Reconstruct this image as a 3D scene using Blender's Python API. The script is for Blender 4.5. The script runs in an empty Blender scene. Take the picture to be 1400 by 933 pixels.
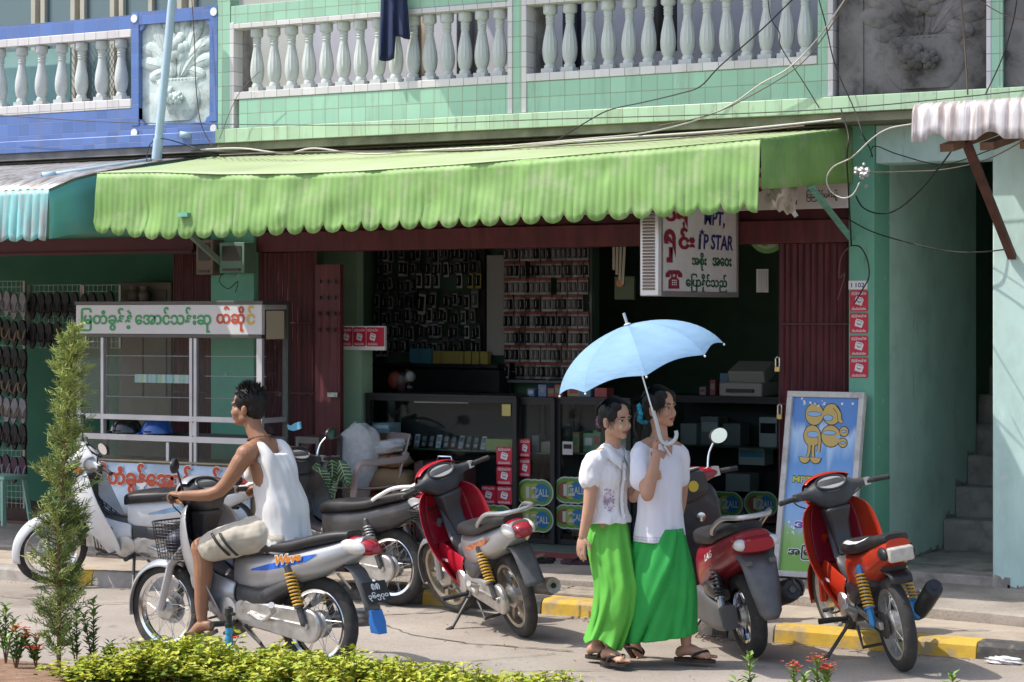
import bpy, bmesh, math, random
from mathutils import Vector, Matrix
RN = random.Random(11)
sc = bpy.context.scene
COL = sc.collection
sin, cos, pi, rad = math.sin, math.cos, math.pi, math.radians

# ---------------------------------------------------------------- camera
TH = rad(30.1)                 # the facade runs along X; the camera is turned this far to its left
SN, CS = sin(TH), cos(TH)
F, H, YH = 3000.0, 2.08, 430.0  # focal length in photo pixels, eye height, horizon row
cam = bpy.data.cameras.new('camera')
cam.sensor_width = 36
cam.lens = F / 1400 * 36
cam.shift_y = -(466.5 - YH) / 1400
cam.clip_end = 500
cam.dof.use_dof = False
camo = bpy.data.objects.new('camera', cam)
camo.location = (0, 0, H)
camo.rotation_euler = (pi / 2, 0, TH)
COL.objects.link(camo)
sc.camera = camo

# ---------------------------------------------------------------- light
SUN = Vector((0.55, 0.36, -1.0)).normalized()      # the way the light travels
w = bpy.data.worlds.new('World')
sc.world = w
w.use_nodes = True
nt = w.node_tree
sky = nt.nodes.new('ShaderNodeTexSky')
sky.sky_type = 'NISHITA'
sky.sun_disc = False
sky.sun_elevation = math.asin(-SUN.z)
sky.sun_rotation = math.atan2(-SUN.x, -SUN.y)
sky.air_density, sky.dust_density, sky.ozone_density = 1.0, 2.5, 1.0
bg = nt.nodes['Background']
bg.inputs['Strength'].default_value = 0.15
nt.links.new(sky.outputs[0], bg.inputs['Color'])
sun = bpy.data.lights.new('sun', 'SUN')
sun.energy = 2.75
sun.angle = rad(0.5)
sun.color = (1.0, 0.95, 0.87)
suno = bpy.data.objects.new('sun', sun)
suno.rotation_euler = SUN.to_track_quat('-Z', 'Y').to_euler()
suno.location = (-8, -4, 14)
COL.objects.link(suno)
vs = sc.view_settings
vs.view_transform = 'Standard'
vs.look = 'None'
vs.exposure = 0.72
vs.gamma = 1
vs.use_curve_mapping = False

# ---------------------------------------------------------------- photo measurements -> metres
AV, RV = Vector((-SN, CS, 0)), Vector((CS, SN, 0))
def pd(px, py, d):
    "point seen at photo pixel px,py at depth d"
    p = (AV + RV * ((px - 700) / F)) * d
    p.z = H + (YH - py) * d / F
    return p
def dY(px, Y): return Y / (CS + (px - 700) / F * SN)
def pf(px, py, Y): return pd(px, py, dY(px, Y))
def fx(px, Y): return pf(px, YH, Y).x
def fz(px, py, Y): return pf(px, py, Y).z
def pg(px, py, z=0.0): return pd(px, py, F * (H - z) / (py - YH))
def lerp(a, b, t): return a + (b - a) * t
def interp(tab, x):
    if x <= tab[0][0]: return tab[0][1]
    for (a, b), (c, d) in zip(tab, tab[1:]):
        if x <= c: return lerp(b, d, (x - a) / (c - a))
    return tab[-1][1]

# ---------------------------------------------------------------- mesh builder
def smooth_path(P, n=6):
    P = [Vector(p) for p in P]; out = []
    for i in range(len(P) - 1):
        p0, p1, p2, p3 = P[max(i - 1, 0)], P[i], P[i + 1], P[min(i + 2, len(P) - 1)]
        for k in range(n):
            t = k / n
            out.append(.5 * ((2 * p1) + (p2 - p0) * t + (2 * p0 - 5 * p1 + 4 * p2 - p3) * t * t + (3 * p1 - p0 - 3 * p2 + p3) * t ** 3))
    return out + [P[-1]]
def frame_of(d):
    d = d.normalized()
    up = Vector((0, 0, 1)) if abs(d.z) < 0.95 else Vector((1, 0, 0))
    s = d.cross(up).normalized()
    return s, s.cross(d).normalized()

TXT = {}
def text_data(body, bold=0.0, shear=0.0, space=1.0):
    k = (body, bold, shear, space)
    if k not in TXT:
        c = bpy.data.curves.new('t', 'FONT')
        c.body = body; c.size = 1; c.offset = bold; c.shear = shear; c.resolution_u = 3
        c.space_character = space
        o = bpy.data.objects.new('t', c); COL.objects.link(o)
        bpy.context.view_layer.update()
        me = bpy.data.meshes.new_from_object(o.evaluated_get(bpy.context.evaluated_depsgraph_get()))
        v = [(p.co.x, p.co.y) for p in me.vertices]
        TXT[k] = (v, [tuple(p.vertices) for p in me.polygons])
        bpy.data.objects.remove(o); bpy.data.curves.remove(c); bpy.data.meshes.remove(me)
    return TXT[k]

class MB:
    def __init__(s): s.v = []; s.f = []; s.m = []; s.slot = 0
    def add(s, vs, fs):
        n = len(s.v)
        s.v += [Vector(p) for p in vs]
        for f in fs:
            s.f.append(tuple(i + n for i in f)); s.m.append(s.slot)
        return s
    def set(s, k): s.slot = k; return s
    def xf(s, M):
        s.v = [M @ p for p in s.v]; return s
    def bx(s, x0, x1, y0, y1, z0, z1):
        vs = [(x, y, z) for z in (z0, z1) for y in (y0, y1) for x in (x0, x1)]
        return s.add(vs, [(0, 2, 3, 1), (4, 5, 7, 6), (0, 1, 5, 4), (2, 6, 7, 3), (0, 4, 6, 2), (1, 3, 7, 5)])
    def obox(s, c, sz, M=None):
        M = M or Matrix()
        hx, hy, hz = sz[0] / 2, sz[1] / 2, sz[2] / 2
        vs = [Vector(c) + (M @ Vector((x, y, z))) for z in (-hz, hz) for y in (-hy, hy) for x in (-hx, hx)]
        return s.add(vs, [(0, 2, 3, 1), (4, 5, 7, 6), (0, 1, 5, 4), (2, 6, 7, 3), (0, 4, 6, 2), (1, 3, 7, 5)])
    def bar(s, a, b, w, h=None):
        a, b = Vector(a), Vector(b); h = h or w
        u, v = frame_of(b - a)
        vs = [p + u * i * w / 2 + v * j * h / 2 for p in (a, b) for i, j in ((-1, -1), (1, -1), (1, 1), (-1, 1))]
        return s.add(vs, [(3, 2, 1, 0), (4, 5, 6, 7)] + [(i, (i + 1) % 4, 4 + (i + 1) % 4, 4 + i) for i in range(4)])
    def loft(s, rings, cap=True, closed=False):
        n = len(rings[0]); base = [p for r in rings for p in r]
        fs = []
        m = len(rings)
        for i in range(m if closed else m - 1):
            a, b = i * n, ((i + 1) % m) * n
            fs += [(a + j, a + (j + 1) % n, b + (j + 1) % n, b + j) for j in range(n)]
        if cap and not closed:
            fs += [tuple(reversed(range(n))), tuple(range((m - 1) * n, m * n))]
        return s.add(base, fs)
    def tube(s, pts, r, n=8, cap=True, closed=False, flat=1.0):
        pts = [Vector(p) for p in pts]; rings = []
        m = len(pts); u = None
        for i, p in enumerate(pts):
            if closed: d = pts[(i + 1) % m] - pts[i - 1]
            else: d = pts[min(i + 1, m - 1)] - pts[max(i - 1, 0)]
            if d.length < 1e-9: d = Vector((0, 0, 1))
            d.normalize()
            if u is None: u, _ = frame_of(d)
            u = (u - d * u.dot(d)).normalized()
            v = d.cross(u)
            rr = r[i] if isinstance(r, (list, tuple)) else r
            rings.append([p + u * cos(2 * pi * k / n) * rr + v * sin(2 * pi * k / n) * rr * flat for k in range(n)])
        return s.loft(rings, cap, closed)
    def lathe(s, prof, n=16, o=(0, 0, 0), M=None, cap=True):
        "prof: (radius, height) along local z"
        M = M or Matrix(); o = Vector(o)
        return s.loft([[o + (M @ Vector((r * cos(2 * pi * k / n), r * sin(2 * pi * k / n), z))) for k in range(n)] for r, z in prof], cap)
    def ell(s, c, r, n=14, m=9, M=None):
        M = M or Matrix(); c = Vector(c)
        r = (r, r, r) if isinstance(r, (int, float)) else r
        rings = []
        for i in range(1, m):
            t = pi * i / m
            rings.append([c + (M @ Vector((r[0] * sin(t) * cos(2 * pi * k / n), r[1] * sin(t) * sin(2 * pi * k / n), -r[2] * cos(t)))) for k in range(n)])
        b = len(s.v)
        s.loft(rings, False)
        lo, hi = c - (M @ Vector((0, 0, r[2]))), c + (M @ Vector((0, 0, r[2])))
        k = len(s.v); s.v += [lo, hi]
        top = b + (m - 2) * n
        for j in range(n):
            s.f.append((k, b + (j + 1) % n, b + j)); s.m.append(s.slot)
            s.f.append((k + 1, top + j, top + (j + 1) % n)); s.m.append(s.slot)
        return s
    def prism(s, poly, e0, e1, fn):
        "poly of (a,b); fn(a,b,e) -> point; extruded from e0 to e1"
        n = len(poly)
        vs = [fn(a, b, e0) for a, b in poly] + [fn(a, b, e1) for a, b in poly]
        return s.add(vs, [tuple(reversed(range(n))), tuple(range(n, 2 * n))] + [(i, (i + 1) % n, n + (i + 1) % n, n + i) for i in range(n)])
    def sheet(s, g):
        n = len(g[0])
        return s.add([p for r in g for p in r], [(i * n + j, i * n + j + 1, (i + 1) * n + j + 1, (i + 1) * n + j) for i in range(len(g) - 1) for j in range(n - 1)])
    def text(s, body, o, r, u, wd, ht=None, bold=0.0, shear=0.0, space=1.0, center=False):
        "lettering fitted into a box: lower left corner o, unit vectors r and u"
        v, f = text_data(body, bold, shear, space)
        x0, x1 = min(p[0] for p in v), max(p[0] for p in v)
        y0, y1 = min(p[1] for p in v), max(p[1] for p in v)
        kx = wd / (x1 - x0); ky = ht / (y1 - y0) if ht else kx
        o, r, u = Vector(o), Vector(r), Vector(u)
        return s.add([o + r * (x - x0) * kx + u * (y - y0) * ky for x, y in v], f)
    def build(s, name, mats, parent=None, smooth=35, bevel=0, solid=0, subsurf=0, world=False, org=None, recalc=True, off=-1):
        if not isinstance(mats, (list, tuple)): mats = [mats]
        me = bpy.data.meshes.new(name)
        sh = Vector((0, 0, 0))
        if org is not None: sh = Vector(org)
        elif parent is not None and world:
            q = parent
            while q: sh += q.location; q = q.parent
        me.from_pydata([p - sh for p in s.v], [], s.f)
        me.validate(clean_customdata=False)
        for m in mats: me.materials.append(m)
        if len(mats) > 1 and len(me.polygons) == len(s.m): me.polygons.foreach_set('material_index', s.m)
        if recalc:
            b = bmesh.new(); b.from_mesh(me)
            bmesh.ops.recalc_face_normals(b, faces=b.faces); b.to_mesh(me); b.free()
        if smooth:
            me.shade_smooth(); me.set_sharp_from_angle(angle=rad(smooth))
        o = bpy.data.objects.new(name, me); COL.objects.link(o)
        if org is not None: o.location = Vector(org)
        if parent: o.parent = parent
        if solid:
            k = o.modifiers.new('s', 'SOLIDIFY'); k.thickness = solid; k.offset = off
        if bevel:
            k = o.modifiers.new('b', 'BEVEL'); k.width = bevel; k.segments = 2; k.limit_method = 'ANGLE'; k.angle_limit = rad(40)
        if subsurf:
            k = o.modifiers.new('u', 'SUBSURF'); k.levels = k.render_levels = subsurf
        return o

def tag(o, label, cat, group=None, kind=None):
    if label: o['label'] = label
    if cat: o['category'] = cat
    if group: o['group'] = group
    if kind: o['kind'] = kind
    return o
def thing(name, label, cat, loc=(0, 0, 0), rz=0, group=None):
    o = bpy.data.objects.new(name, None)
    o.empty_display_size = 0.1
    COL.objects.link(o); o.location = loc; o.rotation_euler = (0, 0, rz)
    return tag(o, label, cat, group)
def structure(o):
    o['kind'] = 'structure'; return o
def copy_tree(o, parent=None):
    c = o.copy(); COL.objects.link(c)
    if parent: c.parent = parent
    for ch in list(o.children): copy_tree(ch, c)
    return c

# ---------------------------------------------------------------- materials
MATS = {}
def mat(name, col, rough=0.6, metal=0.0, var=0.0, scale=6.0, bump=0.0, bscale=40.0, dirt=None, dscale=2.0, damt=0.5, dlo=0.5, dhi=0.7,
        spec=0.5, coat=0.0, alpha=1.0, trans=0.0, sss=0.0, stretch=None, emit=None, ior=1.45, sheen=0.0):
    if name in MATS: return MATS[name]
    m = bpy.data.materials.new(name); m.use_nodes = True
    MATS[name] = m
    n, l = m.node_tree.nodes, m.node_tree.links
    b = n['Principled BSDF']
    c4 = (*col, 1)
    b.inputs['Base Color'].default_value = c4
    b.inputs['Roughness'].default_value = rough
    b.inputs['Metallic'].default_value = metal
    b.inputs['Specular IOR Level'].default_value = spec
    b.inputs['IOR'].default_value = ior
    b.inputs['Coat Weight'].default_value = coat
    b.inputs['Coat Roughness'].default_value = 0.08
    b.inputs['Alpha'].default_value = alpha
    b.inputs['Transmission Weight'].default_value = trans
    if sss:
        b.inputs['Subsurface Weight'].default_value = sss
        b.inputs['Subsurface Radius'].default_value = (0.02, 0.008, 0.004)
        b.inputs['Subsurface Scale'].default_value = 0.5
    if sheen: b.inputs['Sheen Weight'].default_value = sheen
    if emit:
        b.inputs['Emission Color'].default_value = (*emit[0], 1); b.inputs['Emission Strength'].default_value = emit[1]
    tc = n.new('ShaderNodeTexCoord')
    co = tc.outputs['Object']
    if stretch:
        mp = n.new('ShaderNodeMapping'); mp.inputs['Scale'].default_value = stretch
        l.new(co, mp.inputs['Vector']); co = mp.outputs[0]
    cur = None
    if var:
        no = n.new('ShaderNodeTexNoise'); no.inputs['Scale'].default_value = scale; no.inputs['Detail'].default_value = 6
        l.new(co, no.inputs['Vector'])
        r = n.new('ShaderNodeValToRGB')
        r.color_ramp.elements[0].position, r.color_ramp.elements[1].position = 0.3, 0.7
        r.color_ramp.elements[0].color = (*[max(0, c * (1 - var)) for c in col], 1)
        r.color_ramp.elements[1].color = (*[min(1, c * (1 + var)) for c in col], 1)
        l.new(no.outputs['Fac'], r.inputs[0]); cur = r.outputs[0]
        l.new(cur, b.inputs['Base Color'])
    if dirt:
        no = n.new('ShaderNodeTexNoise'); no.inputs['Scale'].default_value = dscale; no.inputs['Detail'].default_value = 9
        no.inputs['Roughness'].default_value = 0.65
        l.new(co, no.inputs['Vector'])
        r = n.new('ShaderNodeMapRange'); r.inputs['From Min'].default_value = dlo; r.inputs['From Max'].default_value = dhi
        r.inputs['To Max'].default_value = damt
        l.new(no.outputs['Fac'], r.inputs['Value'])
        mx = n.new('ShaderNodeMix'); mx.data_type = 'RGBA'
        l.new(r.outputs[0], mx.inputs['Factor'])
        mx.inputs['A'].default_value = c4
        if cur: l.new(cur, mx.inputs['A'])
        mx.inputs['B'].default_value = (*dirt, 1)
        cur = mx.outputs['Result']; l.new(cur, b.inputs['Base Color'])
    if bump:
        no = n.new('ShaderNodeTexNoise'); no.inputs['Scale'].default_value = bscale; no.inputs['Detail'].default_value = 5
        l.new(co, no.inputs['Vector'])
        bp = n.new('ShaderNodeBump'); bp.inputs['Strength'].default_value = bump; bp.inputs['Distance'].default_value = 0.01
        l.new(no.outputs['Fac'], bp.inputs['Height']); l.new(bp.outputs[0], b.inputs['Normal'])
    return m

def tile_mat(name, col, sx, sz, grout=(0.27, 0.31, 0.22), var=0.08, stain=(0.16, 0.14, 0.09), samt=0.35, streak=True):
    "glazed square tiles in the XZ plane"
    if name in MATS: return MATS[name]
    m = mat(name, col, 0.32)
    n, l = m.node_tree.nodes, m.node_tree.links
    b = n['Principled BSDF']
    tc = n.new('ShaderNodeTexCoord'); sp = n.new('ShaderNodeSeparateXYZ'); cb = n.new('ShaderNodeCombineXYZ')
    l.new(tc.outputs['Object'], sp.inputs[0]); l.new(sp.outputs['X'], cb.inputs['X']); l.new(sp.outputs['Z'], cb.inputs['Y'])
    br = n.new('ShaderNodeTexBrick'); br.offset = 0; br.squash = 1
    br.inputs['Scale'].default_value = 1
    br.inputs['Brick Width'].default_value = sx; br.inputs['Row Height'].default_value = sz
    br.inputs['Mortar Size'].default_value = 0.003; br.inputs['Mortar Smooth'].default_value = 0.2
    br.inputs['Color1'].default_value = (*[c * (1 - var) for c in col], 1)
    br.inputs['Color2'].default_value = (*[min(1, c * (1 + var)) for c in col], 1)
    br.inputs['Mortar'].default_value = (*grout, 1)
    l.new(cb.outputs[0], br.inputs['Vector'])
    mp = n.new('ShaderNodeMapping'); mp.inputs['Scale'].default_value = (5, 5, 0.7 if streak else 5)
    l.new(tc.outputs['Object'], mp.inputs[0])
    no = n.new('ShaderNodeTexNoise'); no.inputs['Scale'].default_value = 1.3; no.inputs['Detail'].default_value = 9; no.inputs['Roughness'].default_value = 0.7
    l.new(mp.outputs[0], no.inputs[0])
    r = n.new('ShaderNodeMapRange'); r.inputs['From Min'].default_value = 0.52; r.inputs['From Max'].default_value = 0.78; r.inputs['To Max'].default_value = samt
    l.new(no.outputs['Fac'], r.inputs[0])
    mx = n.new('ShaderNodeMix'); mx.data_type = 'RGBA'
    l.new(r.outputs[0], mx.inputs['Factor']); l.new(br.outputs['Color'], mx.inputs['A']); mx.inputs['B'].default_value = (*stain, 1)
    l.new(mx.outputs['Result'], b.inputs['Base Color'])
    bp = n.new('ShaderNodeBump'); bp.inputs['Strength'].default_value = 0.5; bp.inputs['Distance'].default_value = 0.004; bp.invert = True
    l.new(br.outputs['Fac'], bp.inputs['Height']); l.new(bp.outputs[0], b.inputs['Normal'])
    return m

def glass_mat(name, col=(0.9, 0.95, 0.95), alpha=0.12, rough=0.03):
    "thin pane: mostly clear, with a mirror sheen"
    if name in MATS: return MATS[name]
    m = bpy.data.materials.new(name); m.use_nodes = True; MATS[name] = m
    n, l = m.node_tree.nodes, m.node_tree.links
    n.clear()
    o = n.new('ShaderNodeOutputMaterial'); mix = n.new('ShaderNodeMixShader')
    t = n.new('ShaderNodeBsdfTransparent'); t.inputs[0].default_value = (*col, 1)
    g = n.new('ShaderNodeBsdfGlossy'); g.inputs['Roughness'].default_value = rough
    lw = n.new('ShaderNodeLayerWeight'); lw.inputs[0].default_value = 0.35
    mr = n.new('ShaderNodeMapRange'); mr.inputs['To Min'].default_value = alpha * 0.06; mr.inputs['To Max'].default_value = 0.12
    l.new(lw.outputs['Fresnel'], mr.inputs[0]); l.new(mr.outputs[0], mix.inputs[0])
    l.new(t.outputs[0], mix.inputs[1]); l.new(g.outputs[0], mix.inputs[2]); l.new(mix.outputs[0], o.inputs[0])
    return m

WHITE = mat('white_paint', (0.78, 0.78, 0.77), 0.4, var=0.04, dirt=(0.45, 0.42, 0.36), damt=0.35)
BLACKP = mat('black_plastic', (0.022, 0.022, 0.024), 0.42, var=0.15, scale=14)
GREYP = mat('grey_plastic', (0.10, 0.10, 0.105), 0.45, var=0.12, scale=14, dirt=(0.25, 0.21, 0.16), damt=0.3, dscale=9)
RUBBER = mat('tyre_rubber', (0.035, 0.034, 0.034), 0.85, var=0.2, scale=20, bump=0.15, bscale=90, dirt=(0.2, 0.16, 0.12), damt=0.35, dscale=8)
CHROME = mat('chrome', (0.75, 0.75, 0.76), 0.14, 1.0)
ALU = mat('cast_aluminium', (0.55, 0.54, 0.52), 0.42, 0.85, var=0.15, scale=15, dirt=(0.18, 0.14, 0.1), damt=0.55, dscale=7)
STEEL = mat('dark_steel', (0.10, 0.095, 0.09), 0.5, 0.6, var=0.25, scale=20)
SEATM = mat('seat_vinyl', (0.022, 0.022, 0.024), 0.45, var=0.2, scale=10, bump=0.08, bscale=220, dirt=(0.10, 0.085, 0.07), damt=0.25, dscale=5)
REDT = mat('red_sticker', (0.55, 0.015, 0.05), 0.35)
PAPER = mat('white_print', (0.82, 0.82, 0.82), 0.5)
GLASS = glass_mat('clear_glass')
# ================================================================ setting
CONC = mat('road_concrete', (0.345, 0.305, 0.265), 0.9, var=0.12, scale=1.6, bump=0.35, bscale=60, dirt=(0.25, 0.20, 0.155), dscale=0.9, damt=0.6, dlo=0.45, dhi=0.72)
SLAB = mat('pavement_concrete', (0.33, 0.29, 0.25), 0.9, var=0.15, scale=3, bump=0.4, bscale=50, dirt=(0.15, 0.125, 0.10), dscale=2.2, damt=0.6)
RAWC = mat('raw_concrete', (0.36, 0.325, 0.285), 0.92, var=0.22, scale=5, bump=0.6, bscale=35, dirt=(0.07, 0.065, 0.055), dscale=4, damt=0.7)
SOIL = mat('soil', (0.24, 0.145, 0.09), 0.95, var=0.3, scale=12, bump=0.8, bscale=50)
KYEL = mat('kerb_yellow', (0.62, 0.40, 0.05), 0.75, var=0.1, scale=10, bump=0.2, dirt=(0.32, 0.26, 0.19), dscale=7, damt=0.75, dlo=0.46, dhi=0.62)
KBLK = mat('kerb_black', (0.07, 0.068, 0.065), 0.8, var=0.3, scale=9, bump=0.2, dirt=(0.26, 0.22, 0.18), dscale=8, damt=0.6, dlo=0.48, dhi=0.62)
KGRY = mat('kerb_grey', (0.34, 0.31, 0.275), 0.85, var=0.15, scale=9, bump=0.3, dirt=(0.14, 0.12, 0.1), dscale=6, damt=0.6)
GTILE = tile_mat('green_tile', (0.32, 0.56, 0.41), 0.13, 0.118, samt=.45)
GTILE2 = tile_mat('pale_green_tile', (0.42, 0.60, 0.40), 0.128, 0.118, samt=0.65)
WTILE = tile_mat('white_tile', (0.64, 0.62, 0.62), 0.128, 0.118, samt=0.3)
BTILE = tile_mat('blue_tile', (0.105, 0.19, 0.45), 0.128, 0.108, grout=(0.16, 0.20, 0.38), var=0.14, stain=(0.20, 0.20, 0.24), samt=0.5)
GWALL = mat('sea_green_paint', (0.17, 0.44, 0.31), 0.75, var=0.1, scale=3, bump=0.15, bscale=25, dirt=(0.10, 0.2, 0.15), dscale=3, damt=0.4)
PWALL = mat('pale_aqua_paint', (0.52, 0.71, 0.66), 0.8, var=0.06, scale=2, bump=0.25, bscale=22, dirt=(0.22, 0.33, 0.28), dscale=2.5, damt=0.35, stretch=(1, 1, 0.5))
SWALL = mat('stairwell_paint', (0.50, 0.68, 0.60), 0.85, var=0.08, scale=2.5, bump=0.2, bscale=22, dirt=(0.32, 0.45, 0.39), dscale=3, damt=0.5)
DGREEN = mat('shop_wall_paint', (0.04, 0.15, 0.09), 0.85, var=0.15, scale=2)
MARO = mat('maroon_paint', (0.115, 0.024, 0.028), 0.55, var=0.25, scale=6, dirt=(0.05, 0.015, 0.015), dscale=5, damt=0.6, stretch=(3, 3, 0.6))
LILAC = mat('balcony_wall_paint', (0.50, 0.49, 0.53), 0.85, var=0.06)
BALU = mat('baluster_paint', (0.52, 0.56, 0.545), 0.6, var=0.08, scale=9, bump=0.2, bscale=30, dirt=(0.32, 0.33, 0.3), dscale=6, damt=0.55)
WOODD = mat('dark_wood', (0.06, 0.04, 0.03), 0.6, var=0.3, scale=8)
TERR = mat('shop_floor_tile', (0.16, 0.20, 0.17), 0.35, var=0.2, scale=3)

OLDROOF = mat('roof_sheet_grey', (.3, .29, .28), .7)
def add_layer(m, scale, col, lo, hi, amt, stretch=(1, 1, 1), rough=.6):
    n, l = m.node_tree.nodes, m.node_tree.links; b = n['Principled BSDF']; src = b.inputs['Base Color'].links[0].from_socket
    tc = n.new('ShaderNodeTexCoord'); mp = n.new('ShaderNodeMapping'); mp.inputs['Scale'].default_value = stretch; mp.inputs['Location'].default_value = (3.7 * scale, 1.3, 9.1)
    no = n.new('ShaderNodeTexNoise'); no.inputs['Scale'].default_value = scale; no.inputs['Detail'].default_value = 10; no.inputs['Roughness'].default_value = rough
    mr = n.new('ShaderNodeMapRange'); mr.inputs['From Min'].default_value = lo; mr.inputs['From Max'].default_value = hi; mr.inputs['To Max'].default_value = amt
    mx = n.new('ShaderNodeMix'); mx.data_type = 'RGBA'; mx.inputs['B'].default_value = (*col, 1)
    l.new(tc.outputs['Object'], mp.inputs[0]); l.new(mp.outputs[0], no.inputs[0]); l.new(no.outputs['Fac'], mr.inputs[0]); l.new(mr.outputs[0], mx.inputs['Factor']); l.new(src, mx.inputs['A']); l.new(mx.outputs['Result'], b.inputs['Base Color'])
add_layer(CONC, .55, (.15, .12, .10), .56, .66, .6); add_layer(CONC, 2.6, (.11, .09, .08), .63, .70, .7); add_layer(CONC, 55, (.18, .15, .12), .52, .72, .7); add_layer(CONC, 130, (.6, .55, .5), .6, .75, .6)
add_layer(SLAB, 60, (.14, .12, .10), .5, .72, .7); add_layer(SLAB, 1.1, (.45, .40, .34), .5, .65, .5)
for m_ in (GWALL, PWALL, SWALL): add_layer(m_, 3.2, (.10, .12, .10), .60, .74, .6, (1.6, 1.6, .3), .75); add_layer(m_, 9, (.55, .62, .58), .66, .70, .55)
add_layer(GTILE2, 4, (.07, .075, .05), .58, .72, .75, (1.5, 1, .5), .75); add_layer(GTILE, 2.2, (.22, .24, .17), .58, .75, .5, (2.5, 1, .3), .75); add_layer(BTILE, 3, (.22, .23, .26), .54, .72, .6, (1.5, 1, .5), .75); add_layer(WTILE, 6, (.2, .18, .14), .6, .72, .6, (1, 1, .5), .75)
YF, YB = 14.9, 14.6     # shop front plane, balcony plane
# ---- road
mb = MB()
xs = [-70, -30] + [-16 + 0.5 * i for i in range(36)] + [8, 40]
ys = [-60, -20, 0, 5] + [8 + 0.25 * i for i in range(24)] + [14, 16]
mb.sheet([[(x, y, 0.012 * sin(x * 1.3 + y) * (1 if 7 < y < 13.8 else 0) * 0.4 - 0.004) for x in xs] for y in ys])
structure(mb.build('road', CONC, smooth=60))
mb = MB(); mb.sheet([[(x, y, -0.06) for x in (-400, -100, 100, 400)] for y in (-400, 0, 20, 400)])
structure(mb.build('ground', SOIL))

# cracks and seams of the road: thin dark grooves filled with dirt
crack = mat('crack_dirt', (0.13, 0.105, 0.085), 0.95, var=0.3, scale=20)
mb = MB()
def groove(pts, wd):
    P = []
    for (a, b) in zip(pts, pts[1:]):
        n = max(2, int((Vector(b) - Vector(a)).length / 0.06))
        for i in range(n):
            t = i / n
            P.append(Vector((lerp(a[0], b[0], t) + RN.uniform(-.012, .012), lerp(a[1], b[1], t) + RN.uniform(-.012, .012), 0.003)))
    L, Rr = [], []
    for i, p in enumerate(P):
        d = (P[min(i + 1, len(P) - 1)] - P[max(i - 1, 0)]).normalized(); nn = Vector((-d.y, d.x, 0))
        ww = wd * RN.uniform(0.25, 1)
        L.append(p + nn * ww); Rr.append(p - nn * ww)
    mb.sheet([L, Rr])
for pts, wd in (([(497, 843), (600, 838), (700, 822)], 0.012), ([(515, 850), (560, 868), (640, 880), (800, 892)], 0.014), ([(690, 919), (800, 917), (900, 914), (1060, 912)], 0.01),
                ([(0, 815), (120, 826), (190, 824)], 0.01), ([(960, 868), (1000, 874), (1190, 890), (1340, 903)], 0.012), ([(640, 905), (770, 893)], 0.006)):
    groove([pg(*p)[:2] for p in pts], wd)
structure(mb.build('road_cracks', crack, recalc=False))

# ---- kerb, painted in blocks
kb = [(-40, 12.7)] + [tuple(pg(*p)[:2]) for p in ((0, 794),)] + [(-10.2, 13.12)] + [tuple(pg(*p)[:2]) for p in ((580, 827), (804, 843))] + [(-6.7, 13.3), (-6.35, 13.0)] + [tuple(pg(*p)[:2]) for p in ((1049, 877), (1343, 902))] + [(-3.0, 12.9), (8, 12.9)]
def kerb_y(x): return interp(kb, x)
mb = MB()
cuts = [(-40, 2), (fx(62, 12.9), 2), (fx(65, 12.9), 0), (fx(118, 12.9), 2), (fx(350, 13.2), 2), (fx(470, 13.3), 1), (fx(578, 13.3), 0), (fx(640, 13.3), 1), (fx(738, 13.3), 0), (-6.95, 0), (-6.7, 1),
        (fx(1000, 13.0), 2), (fx(1060, 12.92), 0), (fx(1338, 12.9), 1), (-3.55, 1), (-3.4, 0), (-1, 1), (8, 1)]
for (x0, k), (x1, _) in zip(cuts, cuts[1:]):
    mb.set(k)
    n = max(1, int((x1 - x0) / 0.3)) if x0 > -14 else 1
    rings = []
    for i in range(n + 1):
        x = lerp(x0, x1, i / n) - (0.004 if i == n else 0); y = kerb_y(x)
        j = RN.uniform(-.006, .006)
        rings.append([(x, y + j, -.02), (x, y + .012 + j, .075), (x, y + .035, .102 + j), (x, y + .17, .104), (x, y + .17, -.02)])
    mb.loft(rings)
structure(mb.build('kerb', [KYEL, KBLK, KGRY], bevel=0.006, smooth=30))

# ---- lower pavement strip between kerb and step, raised slab behind it
sb = [(-40, 13.95), (-9, 13.95), (fx(762, 13.9), 13.9), (fx(1108, 13.8), 13.82), (fx(1400, 13.6), 13.6), (8, 13.5)]
def slab_y(x): return interp(sb, x)
mb = MB()
X = [-40] + [-14.5 + 0.25 * i for i in range(50)] + [0, 8]
mb.loft([[(x, kerb_y(x) + .17, -.02), (x, kerb_y(x) + .172, .098), (x, slab_y(x) + .08, .105), (x, slab_y(x) + .08, -.02)] for x in X])
structure(mb.build('lower_pavement', mat('strip_concrete', (0.40, 0.34, 0.275), 0.95, var=0.15, scale=4, bump=0.5, bscale=40, dirt=(0.24, 0.165, 0.11), dscale=2.5, damt=0.7), smooth=30))
mb = MB()
X = [-40] + [-14.5 + 0.15 * i for i in range(82)] + [0, 8]
rings = []
for x in X:
    y = slab_y(x) + RN.uniform(-.012, .012); h = lerp(.125, .18, min(1, max(0, (x + 11) / 4)))
    rings.append([(x, y + .015, .02), (x, y, h * .62), (x, y + .006, h - .012), (x, y + .03, h), (x, YF + .2, .2), (x, YF + .2, .02)])
mb.loft(rings)
structure(mb.build('pavement', SLAB, smooth=25))
# plank-like ditch covers on the lower strip
mb = MB()
for i in range(7):
    x0 = -8.95 + i * .36
    for j in range(3):
        yy = kerb_y(x0) + .22 + j * .12
        mb.obox((x0 + .17, yy + .05, .113 + RN.uniform(-.003, .006)), (.35, .1, .02), Matrix.Rotation(RN.uniform(-.03, .03), 4, 'Z'))
structure(mb.build('drain_covers', mat('weathered_plank', (0.34, 0.29, 0.24), 0.9, var=0.25, scale=12, bump=.3), bevel=.004))
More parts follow.
